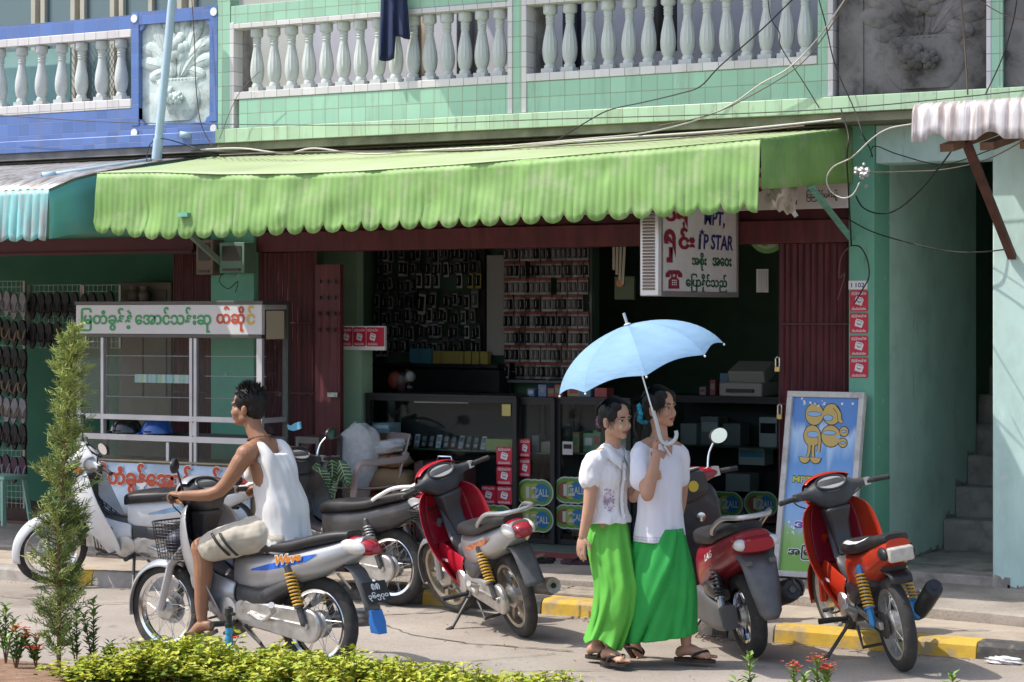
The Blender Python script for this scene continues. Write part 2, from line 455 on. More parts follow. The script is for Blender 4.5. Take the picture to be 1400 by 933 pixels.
# rubble and grit along the kerb foot and on the road
mb = MB()
for i in range(420):
    if i < 170:
        x = RN.uniform(-7.2, -5.6); y = kerb_y(x) - abs(RN.gauss(0, .12)); s = RN.uniform(.004, .016)
    elif i < 300:
        x = RN.uniform(-12, -4); y = kerb_y(x) - abs(RN.gauss(0, .08)); s = RN.uniform(.003, .009)
    else:
        x = RN.uniform(-9.5, -4); y = RN.uniform(10.3, 13); s = RN.uniform(.003, .008)
    mb.ell((x, y, s * .3), (s, s * RN.uniform(.6, 1), s * .6), 5, 3)
tag(mb.build('gravel', mat('grit', (0.36, 0.30, 0.25), 0.95, var=.4, scale=30), recalc=False), 'loose grit scattered on the road and along the kerb', 'gravel', kind='stuff')

# ---- planted median in the foreground
mb = MB()
X = [-40, -20] + [-14 + .4 * i for i in range(30)] + [0, 20]
mb.loft([[(x, 9.35, -.02), (x, 9.35, .12), (x, 9.25, .14), (x, 8.7, .17), (x, 6, .17), (x, 6, -.02)] for x in X])
structure(mb.build('median_soil', SOIL, smooth=30))

# ================================================================ green shophouse
gs = thing('green_shophouse', 'two storey shophouse with green and white tiled balcony over the phone shop', 'building', (-8, YF, 0.2))
bs = thing('blue_shophouse', 'neighbouring shophouse with blue tiled balcony and blue relief panel frame', 'building', (-13, YF, 0.2))
def part(name, m, p, mb, **k): return mb.build(name, m, p, world=True, **k)
XL, XR = fx(298, YB), fx(1400, YB) + 1.2          # balcony extent of the green house
X1, X2 = fx(1118, YB), fx(1142, YB)
# slab, ledge
mb = MB(); mb.bx(XL, XR, YB - .01, YF + 4.2, 3.44, 3.5)
part('balcony_slab', mat('mossy_concrete', (0.22, 0.22, 0.15), .95, var=.3, scale=5, bump=.4, dirt=(.06, .065, .04), damt=.7), gs, mb)
mb = MB(); mb.bx(XL, XR, YB - .04, YB + .1, 3.502, 3.62)
part('balcony_ledge', GTILE2, gs, mb, bevel=.006)
mb = MB(); mb.bx(XL + .22, X1, YB, YB + .12, 3.622, 3.86)
part('parapet', GTILE, gs, mb)
# white strips, posts and the top rail
p0, p1, p2, p3 = fx(320, YB), fx(695, YB), fx(720, YB), X1
mb = MB()
mb.bx(p0, p1, YB - .008, YB + .13, 3.862, 3.922); mb.bx(p2, p3, YB - .008, YB + .13, 3.862, 3.922)
mb.bx(p0, p1, YB - .008, YB + .13, 4.445, 4.49); mb.bx(p2, p3, YB - .008, YB + .13, 4.445, 4.49)
for a in (fx(315, YB), p1 - .002, p2 - .04, X1 - .002 + .08):
    mb.bx(a, a + .042, YB - .01, YB + .12, 3.623, 4.5)
part('white_tile_trim', WTILE, gs, mb, bevel=.004)
mb = MB()
for a, b, z in ((XL, fx(315, YB) - .002, 4.75), (p1 + .042, p2 - .042, 4.75), (X1 + .002, X1 + .076, 4.9)):
    mb = MB(); mb.bx(a, b, YB - .003, YB + .12, 3.622, z); part('balcony_post', GTILE, gs, mb)
mb = MB(); mb.bx(fx(315, YB), p1 + .04, YB + .002, YB + .15, 4.492, 4.64); mb.bx(p2 - .04, X1, YB + .002, YB + .15, 4.492, 4.64)
part('top_rail', GTILE, gs, mb, bevel=.004)
# balusters
def baluster_mesh(flutes=True):
    m = MB()
    prof = [(.045, .03), (.046, .055), (.036, .07), (.05, .10), (.058, .14), (.06, .18), (.054, .24), (.043, .30), (.033, .355), (.03, .375), (.036, .385), (.031, .395), (.037, .405), (.031, .415), (.038, .43), (.032, .44), (.04, .455)]
    n = 24
    rings = []
    for r, z in prof:
        fl = .08 if (flutes and .1 < z < .36) else 0
        rings.append([(r * (1 - fl * (k % 2)) * cos(2 * pi * k / n), r * (1 - fl * (k % 2)) * sin(2 * pi * k / n), z) for k in range(n)])
    m.loft(rings)
    m.bx(-.052, .052, -.05, .05, 0, .036)
    n = 8
    m.loft([[(r * cos(2 * pi * (k + .5) / n), r * sin(2 * pi * (k + .5) / n), z) for k in range(n)] for r, z in ((.046, .45), (.056, .463), (.056, .515), (.05, .524))])
    return m
def balusters(house, px0, px1, n, flutes, z0, first=[None]):
    src = None
    for i in range(n):
        px = lerp(px0, px1, i / (n - 1))
        p = Vector((fx(px, YB + .07), YB + .07, z0))
        if src is None:
            src = baluster_mesh(flutes).build('baluster', BALU, house, smooth=40); o = src
        else:
            o = src.copy(); COL.objects.link(o); o.parent = house
        o.location = p - house.location; o.rotation_euler = (RN.uniform(-.012, .012), RN.uniform(-.02, .02), RN.uniform(-.1, .1))
balusters(gs, 352, 683, 15, True, 3.922)
balusters(gs, 752, 1102, 14, True, 3.922)
balusters(bs, 2, 166, 7, False, 3.925)
# end cheeks of the openings (stained plaster) and the wall behind
STAIN = mat('stained_plaster', (0.40, 0.40, 0.38), .9, var=.2, scale=6, bump=.3, dirt=(.10, .095, .085), dscale=5, damt=.8, dlo=.4, dhi=.65)
for a in (p0, p2):
    mb = MB(); mb.bx(a - .03, a + .012, YB + .121, YB + .3, 3.6, 4.5); part('opening_cheek', STAIN, gs, mb)
mb = MB(); mb.bx(XL, XR, 15.95, 16.05, 3.5, 6.5)
part('upper_wall', LILAC, gs, mb)
# weathered relief panels with a flower pot
def relief(mb, x0, x1, z0, z1, y):
    W, Hh = x1 - x0, z1 - z0
    q = lambda a, b, e: (x0 + a * W, y - e, z0 + b * Hh)
    mb.bx(x0, x1, y, y + .08, z0, z1)
    # pot
    rings = []
    for b, r in ((.03, .20), (.08, .26), (.2, .33), (.3, .32), (.38, .27), (.4, .29), (.43, .30), (.45, .27)):
        rings.append([q(.5 + r * cos(t), b, .034 * sin(t) * r / .33) for t in [pi * k / 14 for k in range(15)]])
    mb.sheet([[Vector(p) for p in r] for r in rings])
    for k in range(13):
        mb.ell(q(.22 + .56 * k / 12, .435, .026 * sin(pi * (k + .5) / 13)), (.017, .012, .012), 6, 5)
    def leaf(a, b, ang, L, wd):
        d = Vector((sin(ang), 0, cos(ang))); M = Matrix.Rotation(ang, 4, 'Y')
        c = Vector(q(a, b, .006)) + d * L * .5
        mb.ell(c, (wd * .8, .013, L * .5), 8, 7, M)
        mb.tube([Vector(q(a, b, .014)), c + Vector((0, -.014, 0)), Vector(q(a, b, .008)) + d * L], .003, 5)
    sc_ = W / .42
    for s in (-1, 1):
        for a, b, g, L, wd in ((.47, .46, .25, .2, .035), (.44, .46, .7, .19, .032), (.36, .62, .9, .15, .04), (.33, .7, .35, .17, .04), (.27, .58, 1.35, .13, .04), (.2, .72, 1.2, .09, .035), (.24, .82, .3, .1, .035), (.4, .8, .1, .13, .04), (.33, .53, 1.9, .1, .035)):
            leaf(.5 + s * (.5 - a), b, s * g, L * sc_, wd * sc_)
    for cx, cz, r in ((.5, .76, .05), (.42, .28, .032), (.56, .25, .022)):
        for ring, (rr, n) in enumerate(((1, 6), (.6, 5), (.2, 1))):
            for k in range(n):
                t = 2 * pi * k / n + ring
                mb.ell((q(cx, cz, 0)[0] + r * sc_ * rr * cos(t), y - .012 - .012 * ring - (.04 if cz < .4 else .005), q(cx, cz, 0)[2] + r * sc_ * rr * sin(t)), (r * .55 * sc_, .016, r * .5 * sc_), 8, 6)
    for s in (-1, 1): leaf(.47 + s * .03, .1 if 1 else 0, s * .5, .12 * sc_, .015 * sc_)
GREYREL = mat('black_stained_relief', (0.20, 0.195, 0.19), .95, var=.35, scale=7, bump=.5, bscale=28, dirt=(.03, .028, .026), dscale=3.5, damt=.9, dlo=.42, dhi=.62)
AQREL = mat('aqua_white_relief', (0.56, 0.65, 0.62), .8, var=.2, scale=6, bump=.4, bscale=30, dirt=(.06, .07, .06), dscale=4.5, damt=.75, dlo=.5, dhi=.7)
mb = MB(); xa, xb = fx(1145, YB), fx(1348, YB)
relief(mb, xa + .18, xb, 3.625, 4.5, YB + .04)
mb.bx(xa, xa + .18, YB + .03, YB + .12, 3.624, 5); mb.bx(xa + .18, xb, YB + .042, YB + .12, 4.5, 5)
part('relief_panel', GREYREL, gs, mb, smooth=50)
mb = MB(); mb.bx(fx(1372, YB), XR, YB + .03, YB + .12, 3.624, 5)
part('stained_panel', GREYREL, gs, mb)
mb = MB(); mb.bx(fx(1349, YB), fx(1355, YB), YB - .008, YB + .12, 3.623, 5)
part('white_tile_strip', WTILE, gs, mb)
mb = MB(); mb.bx(fx(1355, YB) + .001, fx(1371, YB), YB - .004, YB + .12, 3.623, 5)
part('tiled_post', GTILE, gs, mb)
# roof eave of the upper storey, above the picture: it shades the right part of the balcony
ze = 6.5; xe = fx(612, YB) - .55 * (ze - 3.72)
mb = MB(); mb.bx(xe, XR + 4, 13.56, 16.4, ze, ze + .06); part('roof_eave', OLDROOF, gs, mb)
# pillars, beam, stairwell
xp0, xp1 = fx(1160, YF), fx(1195, YF)
mb = MB(); mb.bx(xp0, xp1, YF, YF + .32, .2, 3.44)
part('pillar', GWALL, gs, mb, bevel=.008)
mb = MB(); mb.bx(fx(288, YF), fx(347, YF), YF, YF + .3, .2, 3.44)
part('pillar', GWALL, gs, mb, bevel=.008)
xw = fx(1358, 14.8)
mb = MB(); mb.bx(xp1 + .002, xw + .3, YF + .02, YF + .25, 3.16, 3.438)
part('beam', PWALL, gs, mb, bevel=.01)
mb = MB(); mb.bx(xp1 - .2, xp1 - .003, YF + .322, 17.2, .2, 3.43)
part('stairwell_wall', SWALL, gs, mb)
mb = MB(); mb.bx(xp1 - 1.4, xw + .3, 19.2, 19.3, .2, 3.43); mb.bx(xp1 - 1.5, xp1 - 1.4, 17.2, 19.2, .2, 3.43); mb.bx(xw + .02, xw + .25, YF + .06, 19.2, .2, 3.43); mb.bx(xp1 - 1.5, xw + .3, YF + .26, 19.3, 3.431, 3.437)
part('stairwell_rear_wall', SWALL, gs, mb)
mb = MB(); mb.bx(xw, 3, 14.78, 14.95, .17, 3.438)
part('front_wall', PWALL, gs, mb, bevel=.012)
mb = MB(); rq = random.Random(2)      # plaster laid bare where the paint has flaked off along the foot
x = xw
while x < 0:
    w_ = rq.uniform(.03, .13); n = 7; h = rq.uniform(.015, .05) * (2.2 if rq.random() < .2 else 1)
    P = [(x, .18)] + [(x + w_ * i / n, .19 + h * rq.uniform(.35, 1)) for i in range(n + 1)] + [(x + w_, .18)]
    mb.prism(P, 14.7775, 14.785, lambda a, b, e: Vector((a, e, b))); x += w_ * rq.uniform(.8, 1.1) + .001
part('bare_plaster', RAWC, gs, mb, smooth=0)
mb = MB(); x = 15.0
while x < 17.1:
    w_ = rq.uniform(.03, .12); n = 6; h = rq.uniform(.01, .04) * (2 if rq.random() < .2 else 1); z0 = .262 if x < 16.4 else .262 + .232 * (1 + int((x - 16.38) / .29))
    P = [(x, z0)] + [(x + w_ * i / n, z0 + h * rq.uniform(.35, 1)) for i in range(n + 1)] + [(x + w_, z0)]
    mb.prism(P, xp1 - .002, xp1 + .001, lambda a, b, e: Vector((e, a, b))); x += w_ * rq.uniform(.8, 1.2)
part('bare_plaster', RAWC, gs, mb, smooth=0)
mb = MB()
mb.bx(xp1 - .03, xw - .002, 14.83, 16.6, .17, .26)
zz = .261
for k in range(8):
    y = 16.38 + .29 * k; x0 = xp1 + .004 if k < 3 else xp1 - .6
    mb.loft([[(x, y + RN.uniform(-.01, .01), zz - .02), (x, y + .008 + RN.uniform(-.006, .006), zz + .212), (x, y + .03, zz + .232), (x, y + .5, zz + .232), (x, y + .5, zz - .02)] for x in [lerp(x0, xw - .001, t / 6) for t in range(7)]])
    zz += .232
part('steps', RAWC, gs, mb, smooth=30, bevel=.006)
# shop interior shell
SY0, SY1 = YF + .32, 19.2
xs0, xs1 = fx(347, YF), xp0
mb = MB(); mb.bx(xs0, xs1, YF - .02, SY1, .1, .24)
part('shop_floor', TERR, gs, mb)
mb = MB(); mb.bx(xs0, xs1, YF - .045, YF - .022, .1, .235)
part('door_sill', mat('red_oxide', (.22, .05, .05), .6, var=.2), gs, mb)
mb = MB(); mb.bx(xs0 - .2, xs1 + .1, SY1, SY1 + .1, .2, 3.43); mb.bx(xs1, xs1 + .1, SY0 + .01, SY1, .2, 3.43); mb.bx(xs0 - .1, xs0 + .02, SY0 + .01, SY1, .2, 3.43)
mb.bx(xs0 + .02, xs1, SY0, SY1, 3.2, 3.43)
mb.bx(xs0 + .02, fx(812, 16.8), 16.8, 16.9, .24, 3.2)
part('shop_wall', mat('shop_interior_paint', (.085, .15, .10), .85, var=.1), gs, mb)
mb = MB(); mb.bx(xs0 + .02, fx(488, 15.9), 15.9, 16.0, .24, 3.2)
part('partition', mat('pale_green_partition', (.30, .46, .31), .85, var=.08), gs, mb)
zl = fz(800, 325, YF)
mb = MB(); mb.bx(xs0 + .001, xs1 - .001, YF + .03, YF + .2, zl - .07, zl + .1); mb.bx(xs0 + .001, xs1 - .001, YF + .1, YF + .22, zl + .1, 3.43)
part('lintel', MARO, gs, mb, bevel=.008)

# ================================================================ blue shophouse
bx0, bx1 = -22.0, fx(298, YB) - .004
xb0, xb1, xb2, xb3 = fx(180, YB), fx(190, YB), fx(287, YB), bx1
mb = MB(); mb.bx(bx0, bx1, YB, YF + 4, 3.44, 3.5)
part('balcony_slab', mat('stained_soffit', (.2, .2, .2), .95, var=.3, dirt=(.05, .05, .05)), bs, mb)
mb = MB(); mb.bx(bx0, bx1, YB - .02, YB + .1, 3.502, 3.61)
part('balcony_ledge', BTILE, bs, mb, bevel=.005)
mb = MB(); mb.bx(bx0, xb1, YB, YB + .1, 3.612, 3.84); mb.bx(xb1, bx1, YB, YB + .1, 3.612, 3.69)
part('parapet', BTILE, bs, mb)
mb = MB(); mb.bx(bx0, xb0 - .002, YB - .004, YB + .14, 3.842, 3.924); mb.bx(bx0, xb0 - .002, YB - .004, YB + .14, 4.452, 4.52)
part('white_tile_trim', WTILE, bs, mb, bevel=.004)
mb = MB(); mb.bx(bx0, xb0 - .002, YB + .002, YB + .16, 4.522, 4.64)
mb.bx(xb0, xb1, YB - .006, YB + .12, 3.692, 4.66); mb.bx(xb2, xb3, YB - .006, YB + .12, 3.692, 4.66); mb.bx(xb1 + .001, xb2 - .001, YB - .004, YB + .12, 4.55, 4.658)
for sx, cx in ((1, xb1), (-1, xb2)):
    for zc, sz in ((3.692, 1), (4.548, -1)):
        mb.prism([(0, 0), (.055, 0), (.035, .035), (0, .055)], YB + .003, YB + .05, lambda a, b, e: (cx + sx * a, e, zc + sz * b))
part('blue_tile_frame', BTILE, bs, mb)
for cx in (xb0 + .035, xb3 - .035):
    for zc in (4.605, 3.63):
        mb = MB(); mb.lathe([(.001, 0), (.035, 0), (.035, .006)], 14, (cx, YB - .0065, zc), Matrix.Rotation(pi / 2, 4, 'X')); part('corner_rosette', WHITE, bs, mb)
mb = MB(); relief(mb, xb1 + .001, xb2 - .001, 3.692, 4.549, YB + .045)
part('relief_panel', AQREL, bs, mb, smooth=50)
mb = MB(); mb.bx(bx0, bx1 - .02, 15.95, 16.05, 3.5, 6.5)
part('upper_wall', mat('pale_upper_wall', (.52, .52, .47), .85, var=.06), bs, mb)
# teal backing panel and netting behind the blue balcony rail
mb = MB(); mb.bx(bx0, fx(98, 14.9), 14.88, 14.9, 3.5, 4.45)
part('windbreak_panel', mat('aqua_panel', (.30, .52, .52), .6, var=.08), bs, mb)
mb = MB()
for i in range(28):
    xx = fx(98, 14.9) + i * .04
    for s in (-1, 1):
        mb.tube([(xx, 14.9, 3.85), (xx + s * .35, 14.9, 4.45)], .003, 4)
part('netting', mat('netting', (.12, .13, .12), .8), bs, mb)
# upstairs doors with glass above the rail
FRM = mat('beige_joinery', (.50, .47, .38), .6, var=.06)
PANE = mat('dusty_pane', (.11, .17, .18), .12, spec=.8)
for a, b in ((-26, 52), (59, 106), (113, 160), (166, 252), (262, 312)):
    A, B = fx(a, 15.9), fx(b, 15.9)
    m2 = MB(); fr = .055
    for x in (A, B - fr): m2.bx(x, x + fr, 15.86, 15.948, 3.6, 5.9)
    for z in (3.6, 4.74 if a > 160 else 4.0, 5.8): m2.bx(A + fr, B - fr, 15.862, 15.948, z, z + .07)
    if a == 166: m2.bx((A + B) / 2 - .025, (A + B) / 2 + .025, 15.863, 15.947, 4.81, 5.8)
    win = part('window', FRM, bs, m2, bevel=.004)
    m2 = MB(); m2.bx(A + fr, B - fr, 15.9, 15.92, 3.67, 5.8)
    m2.build('pane', PANE, win, org=None, world=False).location = (0, 0, 0)
    win.children[0].data.transform(Matrix.Translation(-Vector(bs.location)))
# shoe shop shell
sx0, sx1 = -20.0, fx(288, YF) - .003
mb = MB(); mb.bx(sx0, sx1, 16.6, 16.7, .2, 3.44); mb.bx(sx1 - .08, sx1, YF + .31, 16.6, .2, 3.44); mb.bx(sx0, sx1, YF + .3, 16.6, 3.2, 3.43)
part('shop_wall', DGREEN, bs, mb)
mb = MB(); mb.bx(sx0, sx1, YF, 16.6, .12, .215)
part('shop_floor', mat('red_shop_floor', (.12, .05, .045), .5, var=.2), bs, mb)
za, zb_ = fz(100, 347, YF), fz(100, 330, YF)
mb = MB(); mb.bx(sx0, fx(262, YF), YF + .02, YF + .16, za, zb_ + .02); mb.bx(sx0, fx(262, YF), YF + .0, YF + .02, za - .012, za + .012)
part('lintel', mat('maroon_lintel', (.10, .026, .034), .6, var=.1), bs, mb)
mb = MB(); mb.bx(sx0, fx(288, YF), YF + .06, YF + .2, zb_ + .022, 3.43)
part('wall_over_door', GWALL, bs, mb)
# ================================================================ awnings
LIME = mat('lime_sheet_metal', (0.20, 0.365, 0.10), 0.55, var=0.2, scale=3.2, dirt=(0.34, 0.42, 0.22), dscale=5, damt=0.6, dlo=.5, dhi=.66)
LIMER = mat('dusty_lime_roof', (0.38, 0.47, 0.25), 0.65, var=0.1, scale=1.5, dirt=(0.46, 0.47, 0.37), dscale=1.6, damt=.6)
AQUAS = mat('weathered_aqua_sheet', (0.22, 0.50, 0.50), 0.45, var=.2, scale=5, dirt=(.30, .27, .25), dscale=4, damt=.75, dlo=.48, dhi=.62, stretch=(3, 1, .5))
TEAL = mat('teal_sheet', (0.14, 0.50, 0.42), 0.45, var=.08, scale=3, dirt=(.3, .5, .45), damt=.4)
OLDZ = mat('old_zinc', (0.40, 0.40, 0.41), 0.5, .3, var=.3, scale=5, dirt=(.20, .16, .12), dscale=4, damt=.8, dlo=.45, dhi=.62, stretch=(4, 1, .6))
OLDP = mat('peeling_paint_zinc', (0.58, 0.57, 0.58), 0.55, .1, var=.25, scale=9, dirt=(.28, .20, .17), dscale=5, damt=.8, dlo=.45, dhi=.6, stretch=(5, 1, .35))
RUST = mat('rusty_brown_steel', (0.09, 0.035, 0.025), .7, var=.3, scale=9)
def corr(x, p=.054, a=.008): return a * sin(2 * pi * x / p)
def valance(mb, X0, X1, ztop, zbot, Y, pitch=.168, depth=.085, rib=.056, amp=.0042, dents=(), ph=0., lean=.05, n=0):
    n = n or int((X1 - X0) / .0115)
    cols = []
    for i in range(n + 1):
        x = lerp(X0, X1, i / n)
        t = ((x - X0) / pitch + ph) % 1.0
        zt, zb = ztop(x), zbot(x)
        zb2 = zb + depth * (1 - math.sqrt(max(0, 1 - (2 * t - 1) ** 2)))
        col = []
        for k in range(10):
            f = k / 9; z = lerp(zt, zb2, f)
            y = Y - lean * f + amp * min(1, .35 + f) * (2 * abs(sin(pi * x / rib)) ** .7 - 1)*-1
            for (dx, dz, r, h) in dents:
                q = ((x - dx) ** 2 + (z - dz) ** 2) / r ** 2
                y += h * math.exp(-q)
            y += .008 * sin(x * 2.3 + 4 * f) * f
            col.append((x, y, z))
        cols.append(col)
    mb.sheet(cols)
YA = 13.25
gt = [(fx(p, YA), fz(p, q, YA)) for p, q in ((133, 237), (215, 236), (300, 239), (400, 238), (484, 235), (620, 226), (757, 215), (900, 203), (1040, 190))]
gb = [(fx(p, YA), fz(p, q, YA - .05)) for p, q in ((133, 318), (215, 328), (330, 325), (480, 317), (620, 312), (780, 305), (900, 298), (1037, 291))]
ax0, ax1 = gt[0][0], gt[-1][0]
aw = thing('awning', 'long lime green corrugated metal awning with scalloped hem over the phone shop', 'awning', (-8.5, YA, 3.1))
mb = MB()
RN2 = random.Random(5)
dn = [(RN2.uniform(ax0, ax1), RN2.uniform(2.75, 3.1), RN2.uniform(.04, .14), RN2.uniform(-.016, .02)) for _ in range(60)]
valance(mb, ax0, ax1, lambda x: interp(gt, x), lambda x: interp(gb, x), YA, dents=dn)
part('valance', LIME, aw, mb, recalc=False, smooth=50, solid=.004)
mb = MB()
n = int((ax1 - ax0) / .0135); rows = []
for k in range(9):
    f = k / 8; y = lerp(YA - .004, 14.8, f); r = []
    for i in range(n + 1):
        x = lerp(ax0, ax1, i / n)
        zf = interp(gt, x); z = lerp(zf + .004, 3.425, f) - .02 * sin(pi * f) * (1 + sin(x * 1.7) * .6)
        r.append((x, y, z + corr(x, .076, .006) * f ** .4 * (1 if x < ax0 + 1.2 else .35)))
    rows.append(r)
mb.sheet(rows)
part('roof_sheet', LIMER, aw, mb, recalc=False, smooth=60, solid=.003)
mb = MB(); n = 170; cols = []
zf0, zf1, zb0, zb1 = gt[-1][1], 3.425, fz(1041, 259, YA), fz(1176, 250, 14.88)
for i in range(n + 1):
    f = i / n; y = lerp(YA + .002, 14.88, f)
    cols.append([(ax1 + .002 + corr(y, .032, .004) + .01 * sin(f * 9) * g, y, lerp(lerp(zf0, zf1, f), lerp(zb0, zb1, f), g)) for g in (0, .25, .5, .75, 1)])
mb.sheet(cols)
part('end_panel', LIME, aw, mb, recalc=False, smooth=60, solid=.003)
mb = MB()
mb.bx(ax0 + .05, ax1 - .05, YA + .03, YA + .06, 2.86, 2.9)
for x in (-11.3, -10.2, -9.1, -8.0, -6.9, -5.9): mb.bar((x, YA + .04, 3.08), (x, 14.85, 3.37), .035)
part('frame', mat('awning_steel', (.12, .16, .1), .6), aw, mb)
TSTR = mat('teal_steel_strut', (.16, .42, .33), .5, var=.2, scale=20, dirt=(.2, .17, .12), damt=.5)
mb = MB(); mb.bar(pf(1108, 255, 14.12), pf(1164, 327, 14.885), .05, .012); part('strut', TSTR, aw, mb)
mb = MB(); mb.bar(pf(250, 312, 14.36), pf(316, 372, 14.885), .04, .04); part('strut', mat('grey_green_strut', (.25, .33, .27), .5, var=.2), aw, mb)
# a bracket poking through the valance
mb = MB(); c = pf(252, 294, YA - .05); mb.obox(c, (.09, .05, .03)); part('bracket', TSTR, aw, mb)

lw = thing('awning', 'weathered aqua corrugated awning with teal end panel over the shoe shop', 'awning', (-13, 12.9, 3.0))
YL = 12.9; lx0, lx1 = -16.5, fx(67, YL)
mb = MB(); valance(mb, lx0, lx1, lambda x: lerp(3.03, fz(67, 259, YL), (x - lx0) / (lx1 - lx0)), lambda x: lerp(2.64, fz(67, 330, YL), (x - lx0) / (lx1 - lx0)), YL, pitch=.155, depth=.05, rib=.076, amp=.012, dents=[(-12.4, 2.75, .1, .02)])
part('valance', AQUAS, lw, mb, recalc=False, smooth=50, solid=.003)
prof = [(YL, fz(67, 259, YL)), (13.2, 3.15), (13.47, 3.21), (14.1, 3.32), (14.8, 3.42)]
mb = MB(); n = int((lx1 - lx0) / .0135)
mb.sheet([[(lerp(lx0, lx1, i / n), y, z + corr(lerp(lx0, lx1, i / n), .076, .01)) for i in range(n + 1)] for y, z in prof])
part('roof_sheet', OLDZ, lw, mb, recalc=False, smooth=60, solid=.003)
mb = MB()
mb.sheet([[(lx1 + .004 + .012 * sin(y * 9) * g, y, lerp(z - .02, lerp(fz(67, 327, YL), 2.86, (y - YL) / 1.9) + .03 * sin((y - YL) * 1.7), g)) for g in (0, .33, .66, 1)] for y, z in [(lerp(YL, 14.8, i / 24), interp(prof, lerp(YL, 14.8, i / 24))) for i in range(25)]])
part('end_panel', TEAL, lw, mb, recalc=False, solid=.003)

rw = thing('awning', 'short peeling grey corrugated awning on brown struts at the right wall', 'awning', (-4.3, 13.5, 3.3))
YR = 13.55; rx0, rx1 = fx(1248, YR), -2.2
mb = MB()
cuts_ = [(rx0 + .16, .045), (rx0 + .52, .06), (rx0 + .95, .05)]
n = 190; cols = []
for i in range(n + 1):
    x = lerp(rx0, rx1, i / n); zt = lerp(fz(1250, 141, YR), fz(1400, 131, YR), (x - rx0) / .85); zb = lerp(fz(1250, 195, YR), fz(1400, 190, YR), (x - rx0) / .85)
    for cx, r in cuts_:
        if abs(x - cx) < r + .03: zb += .05 * max(0, 1 - ((x - cx) / (r + .03)) ** 2)
    cols.append([(x, YR - .03 * f + corr(x, .085, .006) + (.05 * (1 - f / .2) ** 2 if f < .2 else 0), lerp(zt, zb, f)) for f in (0, .08, .2, .45, .7, 1)])
mb.sheet(cols)
part('valance', OLDP, rw, mb, recalc=False, solid=.003)
mb = MB(); mb.sheet([[(lerp(rx0, rx1, i / 150), y, z + corr(lerp(rx0, rx1, i / 150), .085, .006)) for i in range(151)] for y, z in ((YR + .05, fz(1300, 139, YR)), (14.75, 3.425))])
part('roof_sheet', OLDZ, rw, mb, recalc=False, solid=.003)
mb = MB()
for p in (1290, 1345, 1400): mb.bar((fx(p, YR), YR + .06, 3.15), (fx(p, YR), 14.75, 3.36), .09, .05)
part('rafter', mat('old_rafter_wood', (.16, .085, .05), .8, var=.3, scale=14), rw, mb)
mb = MB(); mb.bar(pf(1320, 192, 13.85), pf(1384, 352, 14.775), .055, .04); part('strut', RUST, rw, mb)

# ================================================================ shutters
def shutter(px0, px1, Yp, z0, z1, label, pitch=.05, dep=.022, bands=(.25, .5, .75), parent_cat='shutter'):
    x0, x1 = fx(px0, Yp), fx(px1, Yp)
    t = thing('folding_shutter', label, 'shutter', ((x0 + x1) / 2, Yp, z0), group='folding shutters of the shop fronts')
    mb = MB(); n = max(2, int((x1 - x0) / pitch * 2)); pts = []
    for i in range(n + 1):
        x = lerp(x0, x1, i / n)
        pts.append((x, Yp + (dep if i % 2 else 0)))
    mb.sheet([[(x, y, z) for x, y in pts] for z in (z0, z1)])
    part('slat_panel', MARO, t, mb, recalc=False, smooth=0, solid=.003)
    mb = MB()
    for b in bands:
        z = lerp(z0, z1, b)
        mb.bx(x0, x1, Yp - .012, Yp - .003, z - .008, z + .008)
    for i in range(0, n, 4): mb.bx(pts[i][0] - .004, pts[i][0] + .004, Yp - .008, Yp - .001, z0, z1)
    part('lattice', mat('shutter_lattice', (.07, .015, .02), .6, var=.3), t, mb)
    return t
ZS0 = .245
zlin = fz(800, 325, YF) - .075
s1 = shutter(347, 431, YF + .06, ZS0, zlin, 'maroon folding shutter drawn back beside the meter pillar')
s2 = shutter(1066, 1160, YF + .06, ZS0, zlin, 'maroon folding shutter drawn back behind the standing signboard')
s3 = shutter(238, 287, YF + .06, .22, fz(250, 347, YF), 'dark folding shutter drawn back behind the lottery cabinet')
t = thing('folding_shutter', 'maroon perforated end leaf of a shutter with rows of small holes', 'shutter', (fx(448, YF), YF + .02, ZS0), group='folding shutters of the shop fronts')
mb = MB(); a, b = fx(431, YF), fx(465, YF); zt = fz(450, 362, YF)
n = 6
mb.loft([[(lerp(a, b, i / n), YF + (.012 if i % 2 else 0), z) for i in range(n + 1)] + [(b, YF + .05, z), (a, YF + .05, z)] for z in (ZS0, zt)])
part('slat_panel', MARO, t, mb, smooth=0)
mb = MB()
for r in range(4):
    for c in range(3): mb.obox((lerp(a, b, (c + .6) / 3.3), YF - .003, fz(450, 385 + 22 * r, YF)), (.018, .012, .03))
part('holes', BLACKP, t, mb)
mb = MB(); c = pf(455, 540, YF - .02); mb.obox(c, (.1, .02, .04)); mb.obox(c + Vector((.03, -.012, 0)), (.02, .02, .02)); part('latch', ALU, t, mb, bevel=.003)
# padlocks on the right shutter edge
def padlock(px, py, label):
    c = pf(px, py, YF - .01)
    t = thing('padlock', label, 'padlock', c, group='padlocks on the right shutter')
    mb = MB(); mb.obox((0, 0, 0), (.042, .022, .04)); mb.build('body', mat('brass', (.5, .38, .16), .3, .9), t, bevel=.004)
    mb = MB()
    k = [(-.015, 0, .02), (-.015, 0, .075)] + [(.015 * -cos(a), 0, .075 + .015 * sin(a)) for a in [pi * i / 8 for i in range(1, 8)]] + [(.015, 0, .075), (.015, 0, .02)]
    mb.tube(k, .005, 6); mb.build('shackle', CHROME, t)
padlock(1066, 570, 'lower brass padlock hanging on the edge of the right maroon shutter')
padlock(1063, 505, 'upper padlock hanging on the edge of the right maroon shutter')

